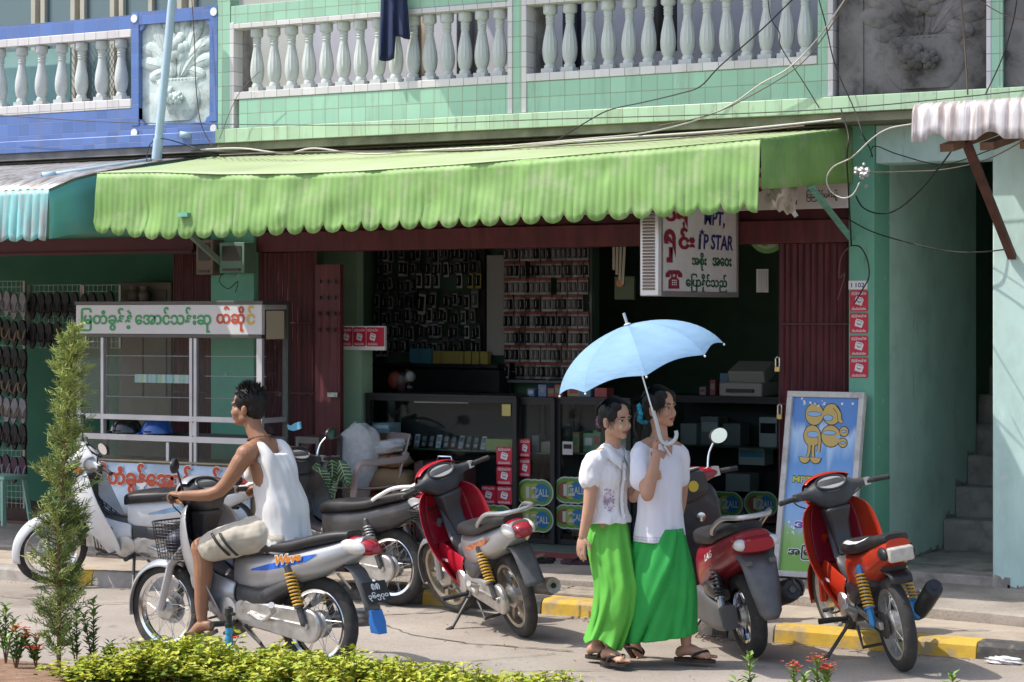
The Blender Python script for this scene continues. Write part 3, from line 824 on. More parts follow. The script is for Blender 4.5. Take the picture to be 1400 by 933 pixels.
# ================================================================ signs
MRED = mat('sign_maroon', (.22, .012, .035), .5)
NAVY = mat('sign_navy', (.025, .025, .16), .5)
DKG = mat('sign_green', (.015, .10, .04), .5)
SWHITE = mat('sign_board_white', (.62, .57, .57), .5, var=.04, dirt=(.4, .36, .33), damt=.3)
ALF = mat('anodised_aluminium', (.62, .62, .64), .35, .6, var=.05)
XS = -6.7
def onX(px, py, X=XS):
    u = (px - 700) / F; k = X / (-SN + CS * u)
    return Vector((X, (CS + SN * u) * k, H + (YH - py) * k / F))
y0, y1 = onX(903, 400).y, onX(1009, 400).y
zb = onX(903, 405).z
hs = thing('hanging_sign', 'white projecting lightbox sign with maroon Burmese letters, blue MPT iP STAR and a red telephone', 'sign', (XS, y0, zb))
mb = MB(); mb.bx(XS - .16, XS - .012, y0, y1, zb, 2.98)
part('box', ALF, hs, mb, bevel=.008)
mb = MB(); mb.bx(XS - .0115, XS - .004, y0 + .03, y1 - .03, zb + .035, 2.95)
part('face', SWHITE, hs, mb)
mb = MB()
for a, b, c, d in ((y0, y1, zb, zb + .035), (y0, y0 + .03, zb + .035, 2.98), (y1 - .03, y1, zb + .035, 2.98)): mb.bx(XS - .012, XS + .006, a, b, c, d)
part('face_frame', mat('bronze_frame', (.30, .27, .26), .4, .5), hs, mb, bevel=.003)
mb = MB()
xa, xb = XS - .135, XS - .045
for i in range(34):
    z = zb + .05 + i * .022
    mb.obox(((xa + xb) / 2, y0 - .004, z), (xb - xa, .012, .012), Matrix.Rotation(.6, 4, 'X'))
part('louvre', mat('brown_louvre', (.26, .21, .18), .5), hs, mb)
mb = MB()
def stext(k, body, px0, px1, py0, py1, **kw):
    mb.set(k)
    a, b = onX(px0, py1), onX(px1, py1)
    mb.text(body, (XS + .001, a.y, (a.z + onX(px0, py1).z) / 2), (0, 1, 0), (0, 0, 1), b.y - a.y, onX(px0, py0).z - a.z, **kw)
stext(0, 'ဝရ', 909, 943, 286, 314, bold=.05)
stext(0, 'ရှ', 908, 927, 313, 359, bold=.05); stext(0, 'င်း', 928, 950, 311, 341, bold=.05)
stext(1, 'MPT,', 963, 991, 288, 311, bold=.02, shear=.1)
stext(1, 'P STAR', 962, 1002, 320, 341, bold=.02, shear=.1)
stext(1, 'i', 955, 959, 320, 341, bold=.04, shear=.1)
stext(1, '★', 956, 964, 312, 322)
stext(2, 'အစိုး', 946, 966, 345, 370, bold=.03); stext(2, 'ေအဝး', 974, 1000, 352, 364, bold=.03) if 0 else stext(2, 'အေဝး', 974, 1000, 352, 364, bold=.03)
stext(2, 'ေြပာနိုင်သည်', 938, 994, 374, 400, bold=.03)
# telephone pictogram
mb.set(0)
def ph(a, b): return onX(910 + 23 * a, 395 - 26 * b)
def poly(pts): mb.add([p + Vector((.006 - (p.x - XS), 0, 0)) if 0 else Vector((XS + .001, p.y, p.z)) for p in [ph(a, b) for a, b in pts]], [tuple(range(len(pts)))])
poly([(.18, 0), (.82, 0), (.8, .45), (.62, .62), (.38, .62), (.2, .45)])
poly([(.0, .6), (.02, .8), (.2, .97), (.8, .97), (.98, .8), (1, .6), (.76, .6), (.72, .76), (.28, .76), (.24, .6)])
poly([(.34, .6), (.42, .6), (.42, .78), (.34, .78)]); poly([(.58, .6), (.66, .6), (.66, .78), (.58, .78)])
mb.set(3)
for i in range(3):
    for j in range(3):
        a, b = .36 + i * .11, .18 + j * .11
        p = [ph(a + x, b + y) for x, y in ((0, 0), (.07, 0), (.07, .07), (0, .07))]
        mb.add([(XS + .002, q.y, q.z) for q in p], [(0, 1, 2, 3)])
part('lettering', [MRED, NAVY, DKG, SWHITE], hs, mb, recalc=False, smooth=0)
mb = MB(); mb.tube([(XS - .08, y0 + .3, 2.98), (XS - .08, y0 + .3, 3.2)], .012); mb.tube([(XS - .08, y1 - .3, 2.98), (XS - .08, y1 - .3, 3.25)], .012); part('hanger', STEEL, hs, mb)

ban = thing('signboard', 'long white signboard with maroon Burmese lettering half hidden under the awning', 'sign', (-8, YF - .03, 2.8))
za, zc = fz(1100, 286, YF - .03), fz(1100, 250, YF - .03) + .12
mb = MB(); mb.bx(fx(700, YF), fx(1161, YF), YF - .03, YF - .005, za, zc); part('board', SWHITE, ban, mb, bevel=.004)
mb = MB(); mb.set(0); a, b = fx(1035, YF), fx(1112, YF)
mb.text('ဝရှင်းဖုန်း', (a, YF - .033, za + .035), (1, 0, 0), (0, 0, 1), b - a, .34, bold=.04)
mb.set(1); a, b = fx(1105, YF), fx(1147, YF)
mb.text('ြပည်ခိုင်ပန်းချီ', (a, YF - .033, za + .05), (1, 0, 0), (0, 0, 1), b - a, .085, bold=.02)
part('lettering', [MRED, BLACKP], ban, mb, recalc=False, smooth=0)
# torn paper hanging under the awning end
mb = MB(); g = []
for i in range(9):
    f = i / 8; g.append([pf(lerp(1047, 1089, f) + 4 * sin(7 * t) * t, lerp(255, lerp(282, 297, f) + (3 if i % 2 else -2), t), 14.3 + .06 * sin(f * 9 + t * 3) + .1 * t * f) for t in (0, .3, .6, .85, 1)])
mb.sheet(g)
o = mb.build('torn_paper', mat('dirty_paper', (.68, .66, .62), .8, var=.1, dirt=(.3, .2, .13), dscale=9, damt=.6, dlo=.55, dhi=.66), recalc=False, solid=.002, org=pf(1070, 258, 14.3))
tag(o, 'torn dirty white sheet hanging under the right end of the lime awning', 'paper')

# --- stickers
def rrect(x0, x1, z0, z1, r, n=4):
    P = []
    for cx, cz, a in ((x1 - r, z0 + r, -90), (x1 - r, z1 - r, 0), (x0 + r, z1 - r, 90), (x0 + r, z0 + r, 180)):
        for i in range(n + 1): P.append((cx + r * cos(rad(a + 90 * i / n)), cz + r * sin(rad(a + 90 * i / n))))
    return P
def flat(mb, P, y): mb.add([(a, y, b) for a, b in P], [tuple(range(len(P)))])
STK = mat('red_sticker', (0.55, 0.015, 0.05), .35); STW = mat('sticker_white', (.75, .72, .73), .4); STR_ = mat('sticker_dark_red', (.25, .01, .03), .4)
def red_sticker_geo(mb, x0, x1, z0, z1, y):
    W, Hh = x1 - x0, z1 - z0
    mb.set(0); mb.prism(rrect(x0, x1, z0, z1, W * .1), y, y - .0025, lambda a, b, e: (a, e, b))
    mb.set(1); mb.text('ที่นี่จำหน่าย', (x0 + W * .1, y - .0035, z0 + Hh * .76), (1, 0, .04), (0, 0, 1), W * .8, Hh * .17, bold=.02)
    mb.text('เติมเงินมือถือ', (x0 + W * .12, y - .0035, z0 + Hh * .06), (1, 0, 0), (0, 0, 1), W * .76, Hh * .13, bold=.02)
    c, s = cos(-.25), sin(-.25)
    R_ = lambda P: [(x0 + W * (.5 + (a * c - b * s)), z0 + Hh * (.48 + (a * s + b * c))) for a, b in P]
    flat(mb, R_([(-.2, -.17), (.2, -.17), (.24, .12), (.17, .2), (-.17, .2), (-.22, .1)]), y - .0035)
    mb.set(2); flat(mb, R_([(-.12, .0), (-.06, -.06), (.06, -.06), (.12, .0), (.12, .04), (.05, -.015), (-.05, -.015), (-.12, .04)]), y - .0042)
    flat(mb, R_([(-.15, .12), (.15, .12), (.15, .145), (-.15, .145)]), y - .0042)
RSM = [STK, STW, STR_]
def sticker(px0, px1, py0, py1, Y, label, group):
    a, b = fx(px0, Y), fx(px1, Y); z0, z1 = fz((px0 + px1) / 2, py1, Y), fz((px0 + px1) / 2, py0, Y)
    mb = MB(); red_sticker_geo(mb, a, b, z0, z1, Y)
    o = mb.build('sticker', RSM, recalc=False, smooth=0, org=((a + b) / 2, Y, z0)); tag(o, label, 'sticker', group)
G1 = 'red stickers in a column on the green pillar'
for (p, q), l in zip(((397, 426), (428, 456), (459, 487), (489, 517)), ('topmost red card sticker on the green pillar right under the I 102 plate', 'second red card sticker from the top of the green pillar', 'third red card sticker from the top of the green pillar', 'lowest red card sticker on the green pillar')):
    sticker(1162, 1187, p, q, YF - .002, l, G1)
pl = thing('house_number_plate', 'small white plate reading I 102 on the green pillar', 'plate', pf(1173, 390, YF))
mb = MB(); a, b = fx(1160.5, YF), fx(1186, YF); z0, z1 = fz(1173, 396, YF), fz(1173, 384, YF); mb.bx(a, b, YF - .006, YF - .001, z0, z1); part('plate', PAPER, pl, mb, bevel=.001)
mb = MB(); mb.text('I 102', (a + .02, YF - .0072, z0 + .015), (1, 0, 0), (0, 0, 1), (b - a) - .04, (z1 - z0) - .03, bold=.015); part('lettering', NAVY, pl, mb, recalc=False, smooth=0)

# --- standing signboard
SB = thing('standing_signboard', 'tall blue and green phone service board in a white frame leaning on the shutter', 'sign', (-6.0, 14.65, .2))
BLp, TLp = pg(1060, 788, .197), pf(1078, 536, YF - .04)
Rx = Vector((1, -.03, 0)).normalized(); Wd = .60
Up = (TLp - BLp); Up -= Rx * Up.dot(Rx); Hd = Up.length; Up.normalize(); Nn = Rx.cross(Up); Nn.normalize()   # Nn points to the street
if Nn.y > 0: Nn = -Nn
sb_o = Vector(BLp)
Q = lambda a, b, e=0: sb_o + Rx * a * Wd + Up * b * Hd + Nn * e
mb = MB()
fw = .07; fh = fw * Wd / Hd
for a0, a1, b0, b1 in ((0, 1, 0, fh), (0, 1, 1 - fh, 1), (0, fw, fh, 1 - fh), (1 - fw, 1, fh, 1 - fh)):
    mb.prism([(a0, b0), (a1, b0), (a1, b1), (a0, b1)], .0, .055, lambda a, b, e: Q(a, b, e))
part('frame', mat('old_white_frame', (.60, .58, .55), .6, var=.1, scale=12, dirt=(.28, .24, .2), dscale=10, damt=.55), SB, mb, bevel=.004)
pm = mat('printed_board', (.1, .25, .6), .4)
n_, l_ = pm.node_tree.nodes, pm.node_tree.links
tc = n_.new('ShaderNodeTexCoord'); sp = n_.new('ShaderNodeSeparateXYZ'); l_.new(tc.outputs['Object'], sp.inputs[0])
no = n_.new('ShaderNodeTexNoise'); no.inputs['Scale'].default_value = 3; mpp = n_.new('ShaderNodeMapping'); mpp.inputs['Rotation'].default_value = (0, .5, 0); mpp.inputs['Scale'].default_value = (5, 1, .5)
l_.new(tc.outputs['Object'], mpp.inputs[0]); l_.new(mpp.outputs[0], no.inputs[0])
ma = n_.new('ShaderNodeMath'); ma.operation = 'MULTIPLY_ADD'; ma.inputs[1].default_value = .35; l_.new(no.outputs['Fac'], ma.inputs[0])
mz = n_.new('ShaderNodeMapRange'); mz.inputs['From Min'].default_value = .0; mz.inputs['From Max'].default_value = 1.3; l_.new(sp.outputs['Z'], mz.inputs[0])
l_.new(mz.outputs[0], ma.inputs[2])
rp = n_.new('ShaderNodeValToRGB'); e = rp.color_ramp.elements
e[0].position = .30; e[0].color = (.22, .45, .09, 1); e[1].position = 1.15; e[1].color = (.10, .26, .62, 1)
for p, c in ((.42, (.30, .5, .18, 1)), (.47, (.30, .5, .78, 1)), (.8, (.14, .34, .70, 1)), (.95, (.48, .66, .88, 1))):
    q = e.new(p); q.color = c
l_.new(ma.outputs[0], rp.inputs[0]); l_.new(rp.outputs[0], n_['Principled BSDF'].inputs['Base Color'])
mb = MB(); mb.add([Q(fw, fh, .03), Q(1 - fw, fh, .03), Q(1 - fw, 1 - fh, .03), Q(fw, 1 - fh, .03)], [(0, 1, 2, 3)]); part('printed_face', pm, SB, mb, recalc=False)
mb = MB()
GOLD, YEL, PUR = mat('print_gold', (.62, .43, .13), .5), mat('print_yellow', (.62, .62, .06), .5), mat('print_purple', (.12, .08, .42), .5)
def btext(k, body, a0, a1, b0, b1, e, **kw):
    mb.set(k); mb.text(body, Q(a0, b0, e), Rx, Up, (a1 - a0) * Wd, (b1 - b0) * Hd, **kw)
def bq(cx, cy):          # from the 1:3.33 enlargement of the photo to board fractions
    px, py = 1040 + cx / 3.33, 520 + cy / 3.33
    return (px - (1078 - 18 * (py - 536) / 252)) / 112, 1 - (py - 536) / 254
def bell(k, cx, cy, rx, ry, e, a0=0, a1=360):
    mb.set(k); P = [bq(cx + rx * cos(rad(lerp(a0, a1, i / 28))), cy - ry * sin(rad(lerp(a0, a1, i / 28)))) for i in range(28)]
    mb.add([Q(a, b, e) for a, b in P], [tuple(range(28))])
def bstroke(k, pts, w_, e):
    P = smooth_path([Vector((x, y, 0)) for x, y in pts], 6); L_, R2 = [], []
    for i, p in enumerate(P):
        d = (P[min(i + 1, len(P) - 1)] - P[max(i - 1, 0)]).normalized(); q = Vector((-d.y, d.x, 0)) * w_
        L_.append(Q(*bq(*(p + q).xy), e)); R2.append(Q(*bq(*(p - q).xy), e))
    mb.set(k); mb.sheet([L_, R2])
SKYP = mat('print_sky', (.30, .5, .78), .5)
for cx, cy, rx, ry, (lx, ly, l1, l2) in ((255, 158, 43, 48, (255, 156, 33, 10)), (338, 155, 42, 47, (322, 172, 22, 13)), (245, 256, 40, 48, (250, 250, 29, 13)), (335, 255, 45, 48, (328, 240, 31, 9)), (398, 232, 20, 21, (398, 232, 12, 5)), (393, 283, 19, 20, (393, 283, 12, 5))):
    bell(1, cx, cy, rx + 4, ry + 4, .0312); bell(0, cx, cy, rx, ry, .0325); bell(1, lx, ly, l1 + 2, l2 + 2, .0335); bell(6, lx, ly, l1, l2, .0345)
for pts, w_ in (([(352, 120), (374, 150), (378, 180), (390, 190)], 8), ([(278, 240), (282, 280), (276, 330)], 6), ([(233, 298), (232, 325), (224, 352)], 6), ([(252, 298), (250, 325), (252, 352)], 6)):
    bstroke(1, pts, w_ + 3, .0328); bstroke(0, pts, w_, .0350)
for cx in (210, 263): bell(1, cx, 352, 30, 33, .0332, 180, 360); bell(0, cx, 354, 26, 27, .0355, 180, 360)
bell(6, 372, 258, 14, 7, .035)
btext(1, 'MPT,IP STAR', .145, .885, .495, .545, .0315, bold=.05); btext(2, 'MPT,IP STAR', .15, .88, .50, .54, .033, bold=.02)
btext(5, 'အနိ', .2, .56, .23, .33, .0315, bold=.09); btext(3, 'အနိ', .21, .55, .235, .325, .033, bold=.03)
btext(5, 'အြမန်', .15, .56, .09, .18, .0315, bold=.08); btext(1, 'အြမန်', .16, .55, .095, .175, .033, bold=.03)
mb.set(5)
for _ in range(46):
    a, b = RN2.uniform(.12, .88), RN2.choice((RN2.uniform(.2, .3), RN2.uniform(.9, .965))); r = RN2.uniform(.004, .011)
    mb.add([Q(a, b, .0325) + Rx * r * cos(t) + Up * r * sin(t) for t in [2 * pi * k / 8 for k in range(8)]], [tuple(range(8))])
part('lettering', [GOLD, BLACKP, YEL, PUR, DKG, PAPER, SKYP], SB, mb, recalc=False, smooth=0)

# ================================================================ meters, pipes, cloth
def mbox(px0, px1, py0, py1, col, label, dep=.16):
    a, b = fx(px0, YF - dep), fx(px1, YF - dep); z0, z1 = fz(px0, py1, YF - dep), fz(px0, py0, YF - dep)
    t = thing('meter_box', label, 'meter box', ((a + b) / 2, YF - dep, z0), group='electric meter boxes on the left pillar')
    mb = MB(); mb.bx(a, b, YF - dep, YF - .001, z0, z1); part('case', col, t, mb, bevel=.006)
    mb = MB(); mb.bx(a + .03, b - .03, YF - dep - .006, YF - dep - .001, lerp(z0, z1, .4), z1 - .03); part('window', mat('meter_window', (.06, .06, .055), .25), t, mb)
    mb = MB(); mb.bx(a + .04, b - .04, YF - dep - .012, YF - dep - .001, z0 + .02, z0 + .04); part('latch', STEEL, t, mb)
mbox(268, 291, 328, 376, mat('rusty_beige', (.22, .17, .13), .7, var=.2, dirt=(.1, .06, .04)), 'beige rusty meter box beside the strut on the left pillar')
mbox(300, 334, 332, 374, mat('meter_green', (.16, .30, .22), .6, var=.15, dirt=(.1, .1, .08)), 'grey green meter box with dark window on the left pillar')
PVC = mat('pale_blue_pvc', (.42, .56, .66), .4, var=.06, dirt=(.4, .4, .36), damt=.3)
mb = MB(); mb.tube([pf(238, -30, 14.35), pf(230, 60, 14.33), pf(214, 216, 14.3)], .034, 14); mb.tube([pf(217, 190, 14.3), pf(214, 218, 14.3)], .042, 14)
o = mb.build('drain_pipe', PVC, org=pf(214, 216, 14.3)); tag(o, 'pale blue plastic pipe rising in front of the aqua relief panel', 'pipe')
mb = MB(); mb.tube([pf(57, 243, 13.3), pf(110, 235, 13.6), pf(205, 221, 14.3)], .03, 14, cap=False); mb.tube([pf(57, 243, 13.3), pf(75, 240.5, 13.4)], .04, 14, cap=False)
o = mb.build('drain_pipe', PVC, org=pf(57, 243, 13.3), recalc=False, solid=.004); tag(o, 'pale blue plastic pipe lying on the left zinc roof', 'pipe')
mb = MB(); mb.tube([pf(246, 184, 14.55), pf(262, 186, 14.6)], .028, 12, cap=False)
o = mb.build('pipe_stub', PVC, org=pf(246, 184, 14.55), recalc=False, solid=.004); tag(o, 'short pipe stub poking from the blue tiled ledge', 'pipe')
mb = MB(); g = []
for i in range(19):
    f = i / 18; col = []
    for k in range(12):
        t = k / 11
        hem = 82 if f < .55 else 52
        px = lerp(521, 556, f) + (-3 + 7 * f) * t; py = lerp(-14, hem + 2 * sin(f * 8), t)
        col.append(pf(px, py, 14.52 - .02 * sin(f * 17 + t) * (.4 + t) - .015))
    g.append(col)
mb.sheet(g)
o = mb.build('hanging_cloth', mat('navy_cloth', (.018, .028, .075), .9, var=.2, scale=5), recalc=False, solid=.008, org=pf(540, 0, 14.5)); tag(o, 'dark navy cloth hung over the green balcony rail', 'cloth')
# clothes drying behind the balusters
for px, py, w_, c, l in ((905, 25, 40, (.05, .05, .06), 'dark garment'), (575, 80, 34, (.25, .2, .16), 'brown garment'), (640, 75, 30, (.35, .33, .34), 'pale garment'), (782, 50, 26, (.02, .025, .05), 'black garment')):
    mb = MB(); g = []
    for i in range(9):
        f = i / 8
        g.append([pf(px + w_ * (f - .5), py - 60 + 105 * t, 15.2 + .04 * sin(f * 11 + px)) for t in (0, .3, .6, 1)])
    mb.sheet(g); o = mb.build('hanging_garment', mat(l, c, .9), recalc=False, solid=.006, org=pf(px, py, 15.2)); tag(o, {905: 'dark garment hanging behind the right balusters above the sign', 575: 'brown garment hanging behind the balusters near the navy cloth', 640: 'pale garment hanging behind the balusters left of the middle post', 782: 'black garment hanging behind the balusters right of the middle post'}[px], 'garment')

# ================================================================ cables
CBK, CWH, CBR = mat('black_cable', (.02, .02, .022), .5), mat('pale_cable', (.55, .52, .46), .6), mat('brown_cable', (.16, .12, .09), .6)
def cable(pts, r, m, label):
    P = smooth_path([pf(*p) for p in pts])
    mb = MB(); mb.tube(P, r * .72, 6)
    o = mb.build('cable', m, org=P[0], smooth=60); tag(o, label, 'cable', 'cables strung along the shop front')
YC = 14.48
cable([(0, 158, YC), (150, 167, YC), (300, 170, YC), (520, 171, YC), (760, 163, YC), (1000, 156, YC), (1180, 146, YC), (1400, 124, YC)], .006, CBK, 'long thin dark cable running level along both tiled ledges')
cable([(1088, -5, YC), (1040, 42, YC), (985, 90, YC), (958, 118, YC), (930, 128, YC), (880, 140, YC), (835, 150, YC), (805, 165, YC), (760, 193, 14.3)], .007, CBK, 'black cable sloping from the upper balusters down to the awning roof')
cable([(1158, -5, YC), (1120, 50, YC), (1080, 92, YC), (1040, 115, YC), (1000, 143, YC), (950, 165, YC), (880, 182, 14.3), (800, 190, 14.2), (700, 199, 14.2)], .008, CWH, 'pale cable drooping from the upper right onto the awning roof')
cable([(1162, -5, YC + .02), (1125, 52, YC), (1086, 95, YC), (1010, 140, YC), (960, 160, YC), (900, 172, 14.4)], .006, CBR, 'brown cable running beside the pale drooping cable')
cable([(275, 205, 14.5), (330, 203, 14.4), (390, 210, 14.3), (430, 203, 14.3), (500, 211, 14.3), (600, 205, 14.3), (700, 200, 14.3), (830, 190, 14.3), (1000, 178, 14.3), (1150, 163, 14.3)], .011, CWH, 'thick pale cable lying along the top of the lime awning')
cable([(262, 206, 14.5), (350, 209, 14.3), (480, 207, 14.25), (640, 207, 14.25), (800, 195, 14.2), (960, 184, 14.2), (1140, 166, 14.2)], .009, CBK, 'dark cable lying along the top of the lime awning')
cable([(300, 212, 14.3), (420, 208, 14.2), (560, 208, 14.2), (700, 203, 14.2), (900, 192, 14.1), (1100, 172, 14.2)], .007, CBR, 'thin brown cable lying on the lime awning roof')
cable([(1118, -5, YC), (1128, 30, YC), (1142, 90, YC), (1168, 150, YC), (1180, 185, 14.4), (1188, 200, 14.5), (1193, 215, 14.6)], .006, CBK, 'black cable hanging down past the right tiled post')
cable([(1050, 0, YC), (1054, 25, YC), (1066, 46, YC), (1068, 65, YC), (1100, 115, YC), (1120, 148, YC)], .005, CBK, 'thin black cable wandering over the right balusters')
cable([(1246, 170, 13.9), (1215, 176, 13.9), (1192, 190, 14), (1165, 215, 14), (1140, 228, 14), (1130, 245, 14), (1136, 262, 14), (1152, 271, 14), (1166, 266, 14), (1175, 250, 14.2)], .007, CWH, 'looped pale cable in front of the lime awning end')
cable([(1150, 150, 14.3), (1160, 185, 14), (1158, 215, 14), (1160, 260, 14.2), (1164, 335, 14.6)], .008, CBK, 'black cable dropping down the end of the lime awning')
cable([(1170, 268, 14.7), (1180, 284, 14.7), (1200, 292, 14.7), (1222, 289, 14.7), (1250, 268, 14.6), (1285, 228, 14.4), (1308, 196, 14.1)], .008, CBK, 'black cable sagging across the stairwell to the right awning')
cable([(1160, 300, 14.8), (1195, 318, 14.8), (1250, 334, 14.7), (1300, 344, 14.7), (1340, 345, 14.7), (1376, 341, 14.77)], .007, CBK, 'dark cable crossing the stairwell low down to the right wall')
cable([(1188, 236, 14.6), (1230, 235, 14.6), (1290, 232, 14.5), (1350, 218, 14.3), (1400, 192, 14.2)], .005, CBR, 'thin brown cable running from the insulators to the right awning')
cable([(1163, 336, 14.84), (1176, 338, 14.8), (1186, 356, 14.8), (1188, 378, 14.8), (1180, 395, 14.82), (1168, 415, 14.84)], .007, CBK, 'black cable looping over the number plate on the green pillar')
cable([(1163, 336, 14.84), (1150, 352, 14.84), (1147, 380, 14.84), (1155, 375, 14.84), (1145, 410, 14.84)], .005, CBR, 'loose brown wires dangling beside the red stickers')
cable([(1190, 215, 14.6), (1196, 200, 14.7), (1230, 212, 14.75), (1290, 225, 14.75), (1355, 205, 14.75)], .006, CBK, 'dark cable under the beam above the stairwell')
cable([(200, 224, 14.2), (205, 198, 14.3), (222, 190, 14.3), (250, 197, 14.4), (275, 206, 14.4)], .006, CBK, 'black cable arching behind the pale blue pipe')
cable([(262, -5, 14.5), (266, 60, 14.5), (268, 120, 14.5), (275, 170, 14.5), (290, 200, 14.5)], .006, CBR, 'brown cable hanging down the right side of the aqua relief')
cable([(355, 98, YC), (335, 118, YC), (320, 140, YC), (300, 190, YC)], .004, CBR, 'thin dry wire hanging from the first green baluster')
cable([(1314, 0, YC), (1318, 45, YC), (1322, 105, YC), (1323, 130, YC)], .008, CBR, 'brown cable hanging over the right grey relief panel')
cable([(1400, 28, YC), (1372, 20, YC), (1345, 5, YC), (1330, -5, YC)], .005, CBR, 'thin cable crossing the top right corner')
cable([(1391, -5, YC), (1385, 30, YC), (1370, 80, YC), (1347, 130, YC)], .006, CBK, 'black cable hanging over the right white and green post')
cable([(305, 372, 14.8), (300, 385, 14.8), (312, 395, 14.8), (325, 385, 14.8), (322, 400, 14.8)], .005, CBK, 'tangle of black wire under the meter boxes')
mb = MB()
for i in range(26): mb.ell(pf(1180 + RN2.gauss(0, 4.5), 236 + RN2.gauss(0, 6), 14.55 + RN2.uniform(-.04, .04)), RN2.uniform(.012, .024), 6, 4)
o = mb.build('cable_joint', mat('foil', (.6, .6, .6), .35, .7), org=pf(1180, 236, 14.55)); tag(o, 'silver foil wrapped cable joint at the corner of the lime awning', 'cable joint')
# ================================================================ shoe shop goods
R3 = random.Random(21)
WIRE = mat('galvanised_wire', (.30, .33, .31), .5, .4)
def wire_rack(px0, px1, py0, py1, Y, label, st=.055):
    a, b = fx(px0, Y), fx(px1, Y); z0, z1 = fz((px0 + px1) / 2, py1, Y), fz((px0 + px1) / 2, py0, Y)
    t = thing('wire_rack', label, 'rack', ((a + b) / 2, Y, z0), group='wire display racks of the shoe shop')
    mb = MB()
    n = int((b - a) / st); m = int((z1 - z0) / st)
    for i in range(n + 1): mb.bx(lerp(a, b, i / n) - .0022, lerp(a, b, i / n) + .0022, Y - .002, Y + .002, z0, z1)
    for i in range(m + 1): mb.bx(a, b, Y - .0055, Y - .0025, lerp(z0, z1, i / m) - .0022, lerp(z0, z1, i / m) + .0022)
    part('mesh_panel', WIRE, t, mb, smooth=0)
    mb = MB()
    for x in (a, b): mb.bx(x - .012, x + .012, Y - .016, Y + .012, z0, z1)
    part('frame', mat('rack_frame', (.33, .31, .28), .5, .2, var=.1), t, mb)
wire_rack(-60, 34, 385, 702, 15.9, 'tall wire rack of flip-flops at the left edge of the shoe shop')
wire_rack(41, 112, 390, 476, 15.95, 'short wire rack of dark sandals in the middle of the shoe shop')
wire_rack(115, 165, 390, 476, 15.95, 'short wire rack of dark sandals beside the pale cupboard')
SOLE = {c: mat('sandal_' + c, v, .7, var=.15, scale=20) for c, v in dict(black=(.015, .014, .014), brown=(.05, .03, .022), grey=(.22, .21, .23), red=(.25, .02, .03), purple=(.07, .03, .05), tan=(.20, .14, .09)).items()}
def sole_ring(L, W, z):
    P = []
    for i in range(20):
        t = 2 * pi * i / 20; x = cos(t) * L / 2
        P.append((x, sin(t) * W / 2 * (1 - .18 * cos(t + .3) - (.12 if abs(x) < L * .15 else 0)), z))
    return P
def flipflops(M, sole, strap, label, group, cat='sandals', spread=.055):
    t = thing('flip_flops', label, cat, M.to_translation(), group=group)
    R_ = M.to_3x3().to_4x4()
    for s in (-1, 1):
        mb = MB(); mb.loft([sole_ring(.25, .088, 0), sole_ring(.255, .092, .012), sole_ring(.25, .086, .024)])
        mb.xf(R_ @ Matrix.Translation((R3.uniform(-.01, .01), s * spread, 0)) @ Matrix.Rotation(s * R3.uniform(0, .12), 4, 'Z'))
        so = mb.build('sandal', SOLE[sole], t, smooth=50)
        mb = MB()
        for q in (-1, 1):
            mb.tube(smooth_path([(.07, 0, .02), (.045, q * .028, .05), (-.01, q * .042, .035), (-.035, q * .043, .016)], 4), [.006, .006, .008, .009, .01, .011, .011, .011, .011, .01, .01, .009, .009], 6, flat=.6)
        mb.xf(R_ @ Matrix.Translation((0, s * spread, 0)))
        mb.build('strap', SOLE[strap], so)
    return t
HANG = Matrix(((0, 1, 0), (0, 0, -1), (-1, 0, 0))).to_4x4()     # toe down, tread to the wall
def hang(px, py, Y, sole, strap, label, g):
    M = Matrix.Translation(pf(px, py, Y)) @ HANG @ Matrix.Rotation(R3.uniform(-.08, .08), 4, 'Z')
    flipflops(M, sole, strap, label, g)
GS = 'flip-flops hanging on the racks of the shoe shop'
rows = [(412, 'grey', 'grey', 'top'), (450, 'black', 'tan', 'second'), (488, 'black', 'brown', 'third'), (522, 'black', 'tan', 'fourth'), (556, 'grey', 'tan', 'fifth'), (592, 'black', 'brown', 'sixth'), (636, 'purple', 'grey', 'lowest')]
for py, so, st, nm in rows:
    for i, px in enumerate((-18, 5, 27)):
        if px < 0 and nm in ('top', 'sixth'): continue
        s2 = so if i != 0 else 'red' if nm == 'third' else 'black'
        hang(px, py + i * 3, 15.87, s2, st, '%s flip-flops with %s straps in the %s row of the left wire rack' % (s2, st, nm), GS)
for j, py in enumerate((418, 458)):
    for i, px in enumerate((52, 74, 97, 122, 146)):
        if j and i > 1: continue
        hang(px, py, 15.92, 'black', 'black', 'all black sandals in the %s row of a short wire rack in the shoe shop' % ('upper', 'lower')[j], GS)
cp = thing('cupboard', 'pale wooden cupboard top with small pots behind the lottery cabinet', 'cupboard', (fx(198, 16.4), 16.4, .2))
PALE = mat('faded_wood', (.13, .11, .085), .7, var=.15, scale=8)
a, b = fx(162, 16.3), fx(234, 16.3); z1 = fz(198, 386, 16.3)
mb = MB(); mb.bx(a, b, 16.3, 16.58, .215, z1); part('case', PALE, cp, mb, bevel=.01)
mb = MB(); mb.bx(a + .05, lerp(a, b, .48), 16.285, 16.298, 1.3, z1 - .08); mb.bx(lerp(a, b, .52), b - .05, 16.285, 16.298, 1.3, z1 - .08); part('door', mat('faded_wood_dark', (.12, .10, .08), .7, var=.15), cp, mb, bevel=.005)
for i, px in enumerate((183, 197)):
    mb = MB(); mb.lathe([(.02, 0), (.05, .03), (.055, .09), (.03, .13), (.045, .16)], 12)
    o = mb.build('small_pot', mat('dull_clay', (.18, .15, .12), .7)); o.location = pf(px, 415, 16.2)
    tag(o, ('small dull pot standing left on the pale ledge', 'small dull pot standing right on the pale ledge')[i], 'pot')
